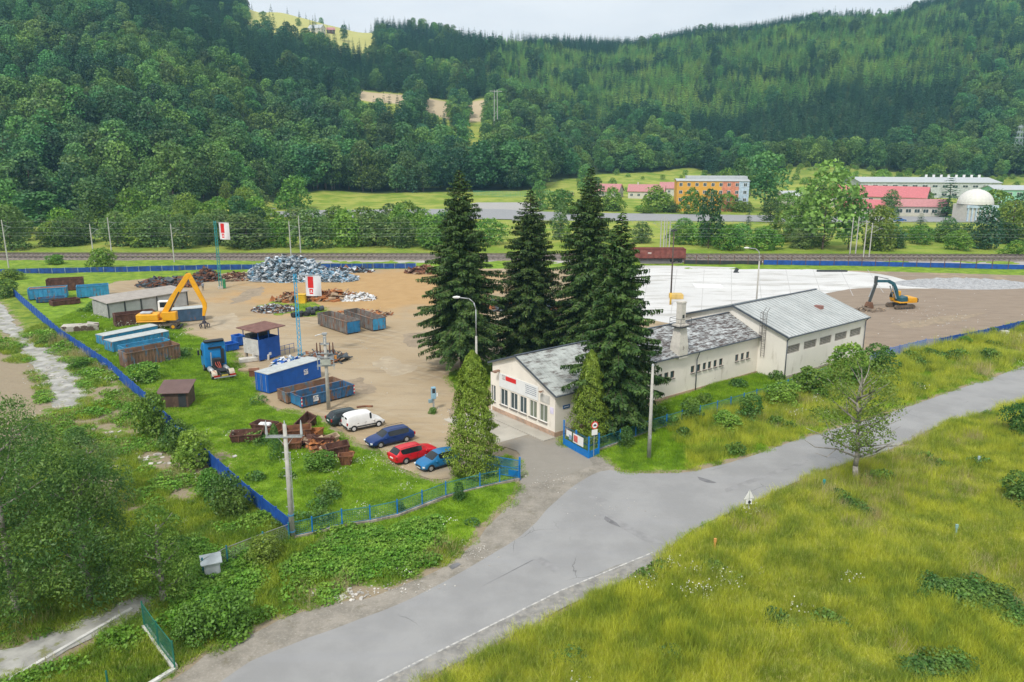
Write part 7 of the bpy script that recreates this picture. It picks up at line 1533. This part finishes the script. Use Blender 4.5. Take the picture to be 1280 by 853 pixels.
for i, (px, py, w_, h_, k) in enumerate(VAL):
    nm, cat, txt, m_, _ = kinds[k]; base = G(px, py); mpp = 28/(py-183); H_ = h_*mpp*1.05; W_ = w_*base.y/1015*1.05
    lib, h0_, w0_ = {'f': (DRK, 12, 10), 'd': (DRK, 12, 10), 'b': (BSH, 6, 7), 'w': (WLW, 10, 9), 'l': (LIT, 9, 8.5), 'c': (CNF, 12, 6.8)}[k]
    if k in 'fw' and H_ > 14: lib, h0_, w0_ = BRD, 17, 12.5
    t = thing(nm, f'{txt} {where(px, py)}, near the {"edge" if px < 60 or px > 1240 else "others"}' if False else f'{txt} {where(px, py)}', cat, base, i*1.7, f'{txt}s {where(px, py)}'); mobj('crown', lib[i % len(lib)], t); t.scale = (W_/w0_, W_/w0_, H_/h0_)
    if k != 'b': mobj('trunk', SMT, t)
# near shrubs
NSH = [broadleaf(2.4, 2.8, 2600, .17, LM_bush, 300+i, nl=12, base=-.1, lr=.2) for i in range(3)]; NSD = [broadleaf(2.4, 2.8, 2600, .15, LM_near, 310+i, nl=12, base=-.1, lr=.2) for i in range(2)]
SH = [(192, 545, 44, 58, 0, 'green shrub growing through the left blue fence, upper one'), (222, 566, 46, 46, 1, 'dark shrub leaning over the left blue fence, middle one'), (243, 585, 52, 50, 0, 'broad shrub covering the left blue fence, third from the top'), (288, 646, 60, 62, 1, 'dark shrub at the lower end of the left blue fence'), (262, 622, 40, 40, 0, 'shrub between the broad one and the lowest dark one on the fence'), (166, 520, 30, 18, 0, 'low shrub left of the brown shed by the fence'), (183, 477, 42, 26, 0, 'bush at the foot of the ribbed rusty container'), (118, 390, 26, 14, 0, 'bush at the left end of the grey shed'), (10, 372, 30, 22, 1, 'dark bush at the top end of the left blue fence'), (402, 586, 48, 24, 0, 'spreading low bush just below the discarded bins'), (574, 627, 22, 26, 1, 'small dark shrub in the mesh fence below the thuja'), (500, 640, 18, 14, 1, 'tiny shrub behind the mesh fence'), (862, 530, 34, 34, 1, 'dark shrub in the teal mesh fence right of the concrete pole'), (905, 538, 44, 26, 0, 'round shrub on the verge right of the concrete pole'), (938, 524, 44, 32, 1, 'dark shrub on the verge below the hall corner'), (975, 508, 50, 34, 0, 'shrub below the hall corner downpipe'), (1010, 494, 50, 38, 0, 'tall shrub under the louvred windows'), (1058, 478, 60, 50, 0, 'tall shrub by the far corner of the hall'), (1095, 470, 50, 40, 1, 'dark shrub at the pale blue railing'), (1160, 448, 22, 14, 1, 'small shrub where railing meets the solid blue fence'), (1205, 432, 20, 12, 0, 'small shrub on the right blue fence'), (1240, 422, 16, 14, 1, 'little shrub left of the white cabinet'), (783, 560, 28, 28, 1, 'shrub at the end of the blue gate'), (1272, 548, 40, 50, 1, 'dark bush on the right edge above the meadow'), (1270, 628, 46, 40, 1, 'lower dark bush on the right edge of the meadow'), (12, 350, 30, 14, 0, 'pale bush by the railway fence at the left edge'), (128, 336, 34, 26, 0, 'bush between railway and blue fence, left'), (70, 330, 22, 12, 0, 'small bush by the rails at far left'), (600, 480, 22, 10, 0, 'low growth at the foot of the leftmost tall spruce'), (541, 517, 13, 8, 0, 'weeds round the foot of the blue terminal post'), (290, 790, 70, 60, 0, 'leafy bush left of the bare ground near the bottom road edge'), (240, 800, 60, 50, 0, 'leafy bush right of the green mesh fence'), (330, 700, 50, 34, 0, 'leafy bush right of the pale grey cabinet'), (60, 660, 70, 44, 1, 'dark thicket under the young grey-green tree'), (95, 560, 40, 26, 1, 'dark bush below the broken pavement'), (60, 430, 24, 12, 0, 'small bush beside the broken pavement'), (100, 460, 26, 14, 0, 'bush between broken pavement and blue fence')]
for i, (px, py, w_, h_, k, lb_) in enumerate(SH):
    base = G(px, py); H_ = h_*28/(py-183)*1.05; W_ = w_*base.length/1000*1.08; t = thing('shrub', lb_, 'shrub', base, i*2.1); mobj('foliage', (NSD if k else NSH)[i % (2 if k else 3)], t); t.scale = (W_/2.8, W_/2.8, H_/2.4)
# ---------------------------------------------------------------- grass, weeds, brambles
def blades(n, rad, h, w_, seed, lean=.5, m=None, name='blades', hv=.5):
    r = np.random.default_rng(seed); a = r.uniform(0, 6.28, n); q = np.sqrt(r.random(n))*rad; B = np.stack([q*np.cos(a), q*np.sin(a), np.full(n, -.02)], 1)
    d = r.normal(0, lean, (n, 2)); hh_ = h*(1-hv/2+hv*r.random(n)); tip = B+np.stack([d[:, 0]*hh_, d[:, 1]*hh_, hh_], 1); t_ = r.uniform(0, 6.28, n); s = np.stack([np.cos(t_), np.sin(t_), t_*0], 1)*w_*.5
    return quads_mesh(name, np.stack([B-s, B+s, tip+s*.25, tip-s*.25], 1), m)
def grass_mat(nm, zone, k=1.0, trans=.35):
    b = NB(nm); c = grass_cols(b, zone)[0]; r = b.node('ShaderNodeNewGeometry').outputs['Random Per Island']; c = b.hsv(c, .5, 1.05, b.math('ADD', .65*k, b.math('MULTIPLY', r, .7*k))); return b.leafy(c, trans)
GM, GLW, GW = grass_mat('meadow_blades', 'meadow', 1.4), grass_mat('lawn_blades', 'lawn', 1.35), grass_mat('weed_blades', 'weed', 1.3)
M_straw = leaf_mat('straw_heads', ((.42, .36, .15), (.34, .32, .12), (.5, .44, .22)), .3, .01, .2, .3); M_flower = leaf_mat('white_umbels', ((.65, .66, .55), (.7, .7, .62), (.6, .62, .5)), .2, .005, .1, .3)
def heads(n, rad, z, s, m, seed, asp=1.0): r = np.random.default_rng(seed); a = r.uniform(0, 6.28, n); q = np.sqrt(r.random(n))*rad; return quads_mesh('heads', leaves(np.stack([q*np.cos(a), q*np.sin(a), z*(.7+.5*r.random(n))], 1), np.tile([0, 0, 1.], (n, 1)), s, asp, .6, r), m)
def cover(n, rad, h, s, m, seed): r = np.random.default_rng(seed); a = r.uniform(0, 6.28, n); q = np.sqrt(r.random(n))*rad; z = h*(.35+.65*r.random(n))*(1-.5*(q/rad)**2); return quads_mesh('leaf_cover', leaves(np.stack([q*np.cos(a), q*np.sin(a), z], 1), np.tile([0, 0, 1.], (n, 1)), s, .8, .55, r), m)
G_mead = [blades(260, .72, .50, .021, 1+i, .38, GM, hv=1.0) for i in range(3)]; G_lawn = [blades(230, .72, .15, .03, 5+i, .55, GLW) for i in range(2)]; G_weed = [blades(200, .72, .34, .035, 8+i, .5, GW) for i in range(2)]; G_str = [blades(60, .72, .62, .022, 12, .35, M_straw), heads(22, .6, .55, .075, M_flower, 13)]; G_cov = [cover(150, .75, .55, .16, LM_rasp, 15), cover(150, .75, .5, .15, LM_near, 16)]
def in_ell(x, y, lst):
    k = np.zeros(x.shape)
    for px, py, rx, ry in lst:
        c = G(px, py); X_ = rx*c.y/985; Y_ = ry*(c.y**2)/(28*985)*.95; k = np.maximum(k, 1.25-np.hypot((x-c.x)/X_, (y-c.y)/Y_))
    return k
cell = .62; xs = np.arange(-75, 130, cell); ys = np.arange(34, 140, cell); X, Y = np.meshgrid(xs, ys); x = (X+rng.uniform(-.5, .5, X.shape)*cell).ravel(); y = (Y+rng.uniform(-.5, .5, Y.shape)*cell).ravel()
fy = y*math.cos(PITCH)+CH*math.sin(PITCH); u = 640+F*x/fy; keep = (u > -40) & (u < 1320) & (rng.random(x.shape) < np.clip(1.35-y/150, .35, 1)); x, y = x[keep], y[keep]
ds = {nm: sdist(pl, x, y) for nm, pl in (('road', ROAD), ('sh', SHOULDER), ('yard', YARD), ('p1', PATH1), ('p2', PATH2), ('gr', GRAVELS), ('isle', ISLE), ('isle2', ISLE2))}
mz, lz, bz = zones(x, y, ds); s = np.minimum.reduce([ds['road'], ds['sh'], ds['yard']]); n3 = fbm(x, y, 3, 61); n8 = fbm(x, y, 9, 67); ok = (s > .12+n3*.5-.25) | ((ds['isle'] < 0) & (n3 > .33)) | ((ds['isle2'] < 0) & (n3 > .40)); ok &= ~((ds['p1'] < -.2) & (n3 < .62)) & ~((ds['p2'] < -.1) & (n3 < .66)); isl = (np.minimum(ds['isle'], ds['isle2']) < 0); ok &= isl | ~((bz+(n3-.5)*1.2) > .62)
bx_, by_ = (x-C0.x)*AX.x+(y-C0.y)*AX.y, (x-C0.x)*BX.x+(y-C0.y)*BX.y; ok &= ~((bx_ > -.2) & (bx_ < 34.9) & (by_ > np.where(bx_ < 7.6, -.1, 1.2)) & (by_ < 10.5)) & ~((bx_ > 34.8) & (bx_ < 53.5) & (by_ > -2.7) & (by_ < 13.8))
x, y, mz, lz, bz, n3, n8 = [q[ok] for q in (x, y, mz, lz, bz, n3, n8)]; n = len(x); iy = (np.minimum(ds['isle'], ds['isle2'])[ok] < 0)
s2_ = np.minimum.reduce([ds['road'], ds['sh'], ds['yard'], ds['p1'], ds['p2']])[ok]; z = (fbm(x, y, 6, 5)-.5)*.5*np.clip(s2_/3, 0, 1)+(fbm(x, y, 1.6, 9)-.5)*.18*np.clip(s2_/3, 0, 1)
BR = [(455, 690, 85, 40), (400, 705, 45, 30), (520, 665, 40, 25), (270, 740, 60, 70), (310, 790, 40, 30), (240, 700, 40, 30)]; BD = [(1215, 745, 75, 32), (1270, 770, 30, 60), (1165, 838, 60, 18), (840, 600, 1, 1)]
WL = [(590, 560, 40, 12)]
kb = in_ell(x, y, BR)+(n3-.5); kd = in_ell(x, y, BD)+(n3-.5)*1.3
r_ = rng.random(n); mz = np.where((mz > .5) & (mz < .9), (rng.random(n) < .45)*1., mz); pick = np.where(mz > .5, rng.integers(0, 3, n), np.where(lz > .3, 3+rng.integers(0, 2, n), 5+rng.integers(0, 2, n)))
pick = np.where((mz > .5) & (n8 > .52) & (r_ < .35), 7, pick); pick = np.where((mz > .5) & (n8 < .36) & (r_ < .01), 8, pick); pick = np.where((mz < .5) & (n8 > .58) & (r_ < .05), 8, pick); pick = np.where((mz < .5) & (n8 > .5) & (lz < .3) & (r_ > .85), 7, pick)
fl = in_ell(x, y, [(860, 735, 70, 28), (480, 590, 70, 10), (450, 580, 40, 10), (900, 640, 60, 14)]); pick = np.where((fl > .3) & (r_ < .16), 8, pick)
pick = np.where(kb > .35, 9, pick); pick = np.where(kd > .35, 10, pick)
wl = (mz < .5) & (lz < .3) & (n8 > .47) & (rng.random(n) < .35); pick = np.where(wl & (pick < 7), 9, pick)
sc = rng.uniform(.75, 1.3, n)*np.clip(y/75, 1, 1.5); hsc = sc*(.7+.7*n3)*np.where(iy, .7, 1); hsc = np.where((s2_ < 1.0), hsc*.6, hsc)
hsc = np.where((mz < .5) & (lz > .3) & (x > 5), hsc*1.5, hsc); hsc = np.where(mz > .5, hsc*(.5+1.1*fbm(x, y, 4, 71)), hsc)
scatter('grass', G_mead+G_lawn+G_weed+G_str+G_cov, np.stack([x, y, z], 1), pick, rng.uniform(0, 6.28, n), np.stack([sc, sc, hsc], 1), ('long meadow grass, mown lawn and weeds with straw heads and brambles', 'grass')); print('grass patches', n)
# small stones and litter
st_ = MB(); rr2 = random.Random(3)
for (px, py, n, sx, sy, s0) in ((420, 745, 150, 45, 8, .16), (175, 600, 200, 75, 45, .3), (150, 570, 120, 60, 40, .35), (60, 470, 50, 40, 30, .3), (690, 600, 70, 40, 14, .08), (500, 735, 70, 60, 8, .09), (225, 660, 60, 30, 30, .3), (760, 640, 40, 60, 20, .06), (590, 690, 60, 40, 14, .08), (470, 440, 90, 60, 40, .09), (330, 420, 70, 40, 25, .10), (560, 520, 40, 25, 20, .08), (1170, 395, 120, 70, 22, .16)):
    for _ in range(n):
        c = G(px+rr2.gauss(0, sx*.5), py+rr2.gauss(0, sy*.5)); s_ = s0*rr2.uniform(.4, 1.4); st_.box((c.x, c.y, .04), (s_, s_*rr2.uniform(.5, 1), s_*.4), M=Matrix.Rotation(rr2.uniform(0, 3), 3, 'Z') @ Matrix.Rotation(rr2.uniform(-.4, .4), 3, 'X'))
o = st_.build('rubble_stones', mat('pale_stone', (.45, .43, .39), .9, var=.3), None); setp(o, 'pale broken stones scattered over bare ground and road verge', 'stones', None, 'stuff')
# --
# ---------------------------------------------------------------- haze
hb = MB().b2((-3000, -60, -3), (3000, 2450, 500)).build('haze', None if False else [])
b = NB('haze_air'); v = b.node('ShaderNodeVolumePrincipled'); v.inputs['Color'].default_value = (.36, .72, 1.0, 1); v.inputs['Density'].default_value = 0.00013
b.l.new(v.outputs[0], b.out.inputs['Volume']); hb.data.materials.append(b.m); setp(hb, kind='stuff')
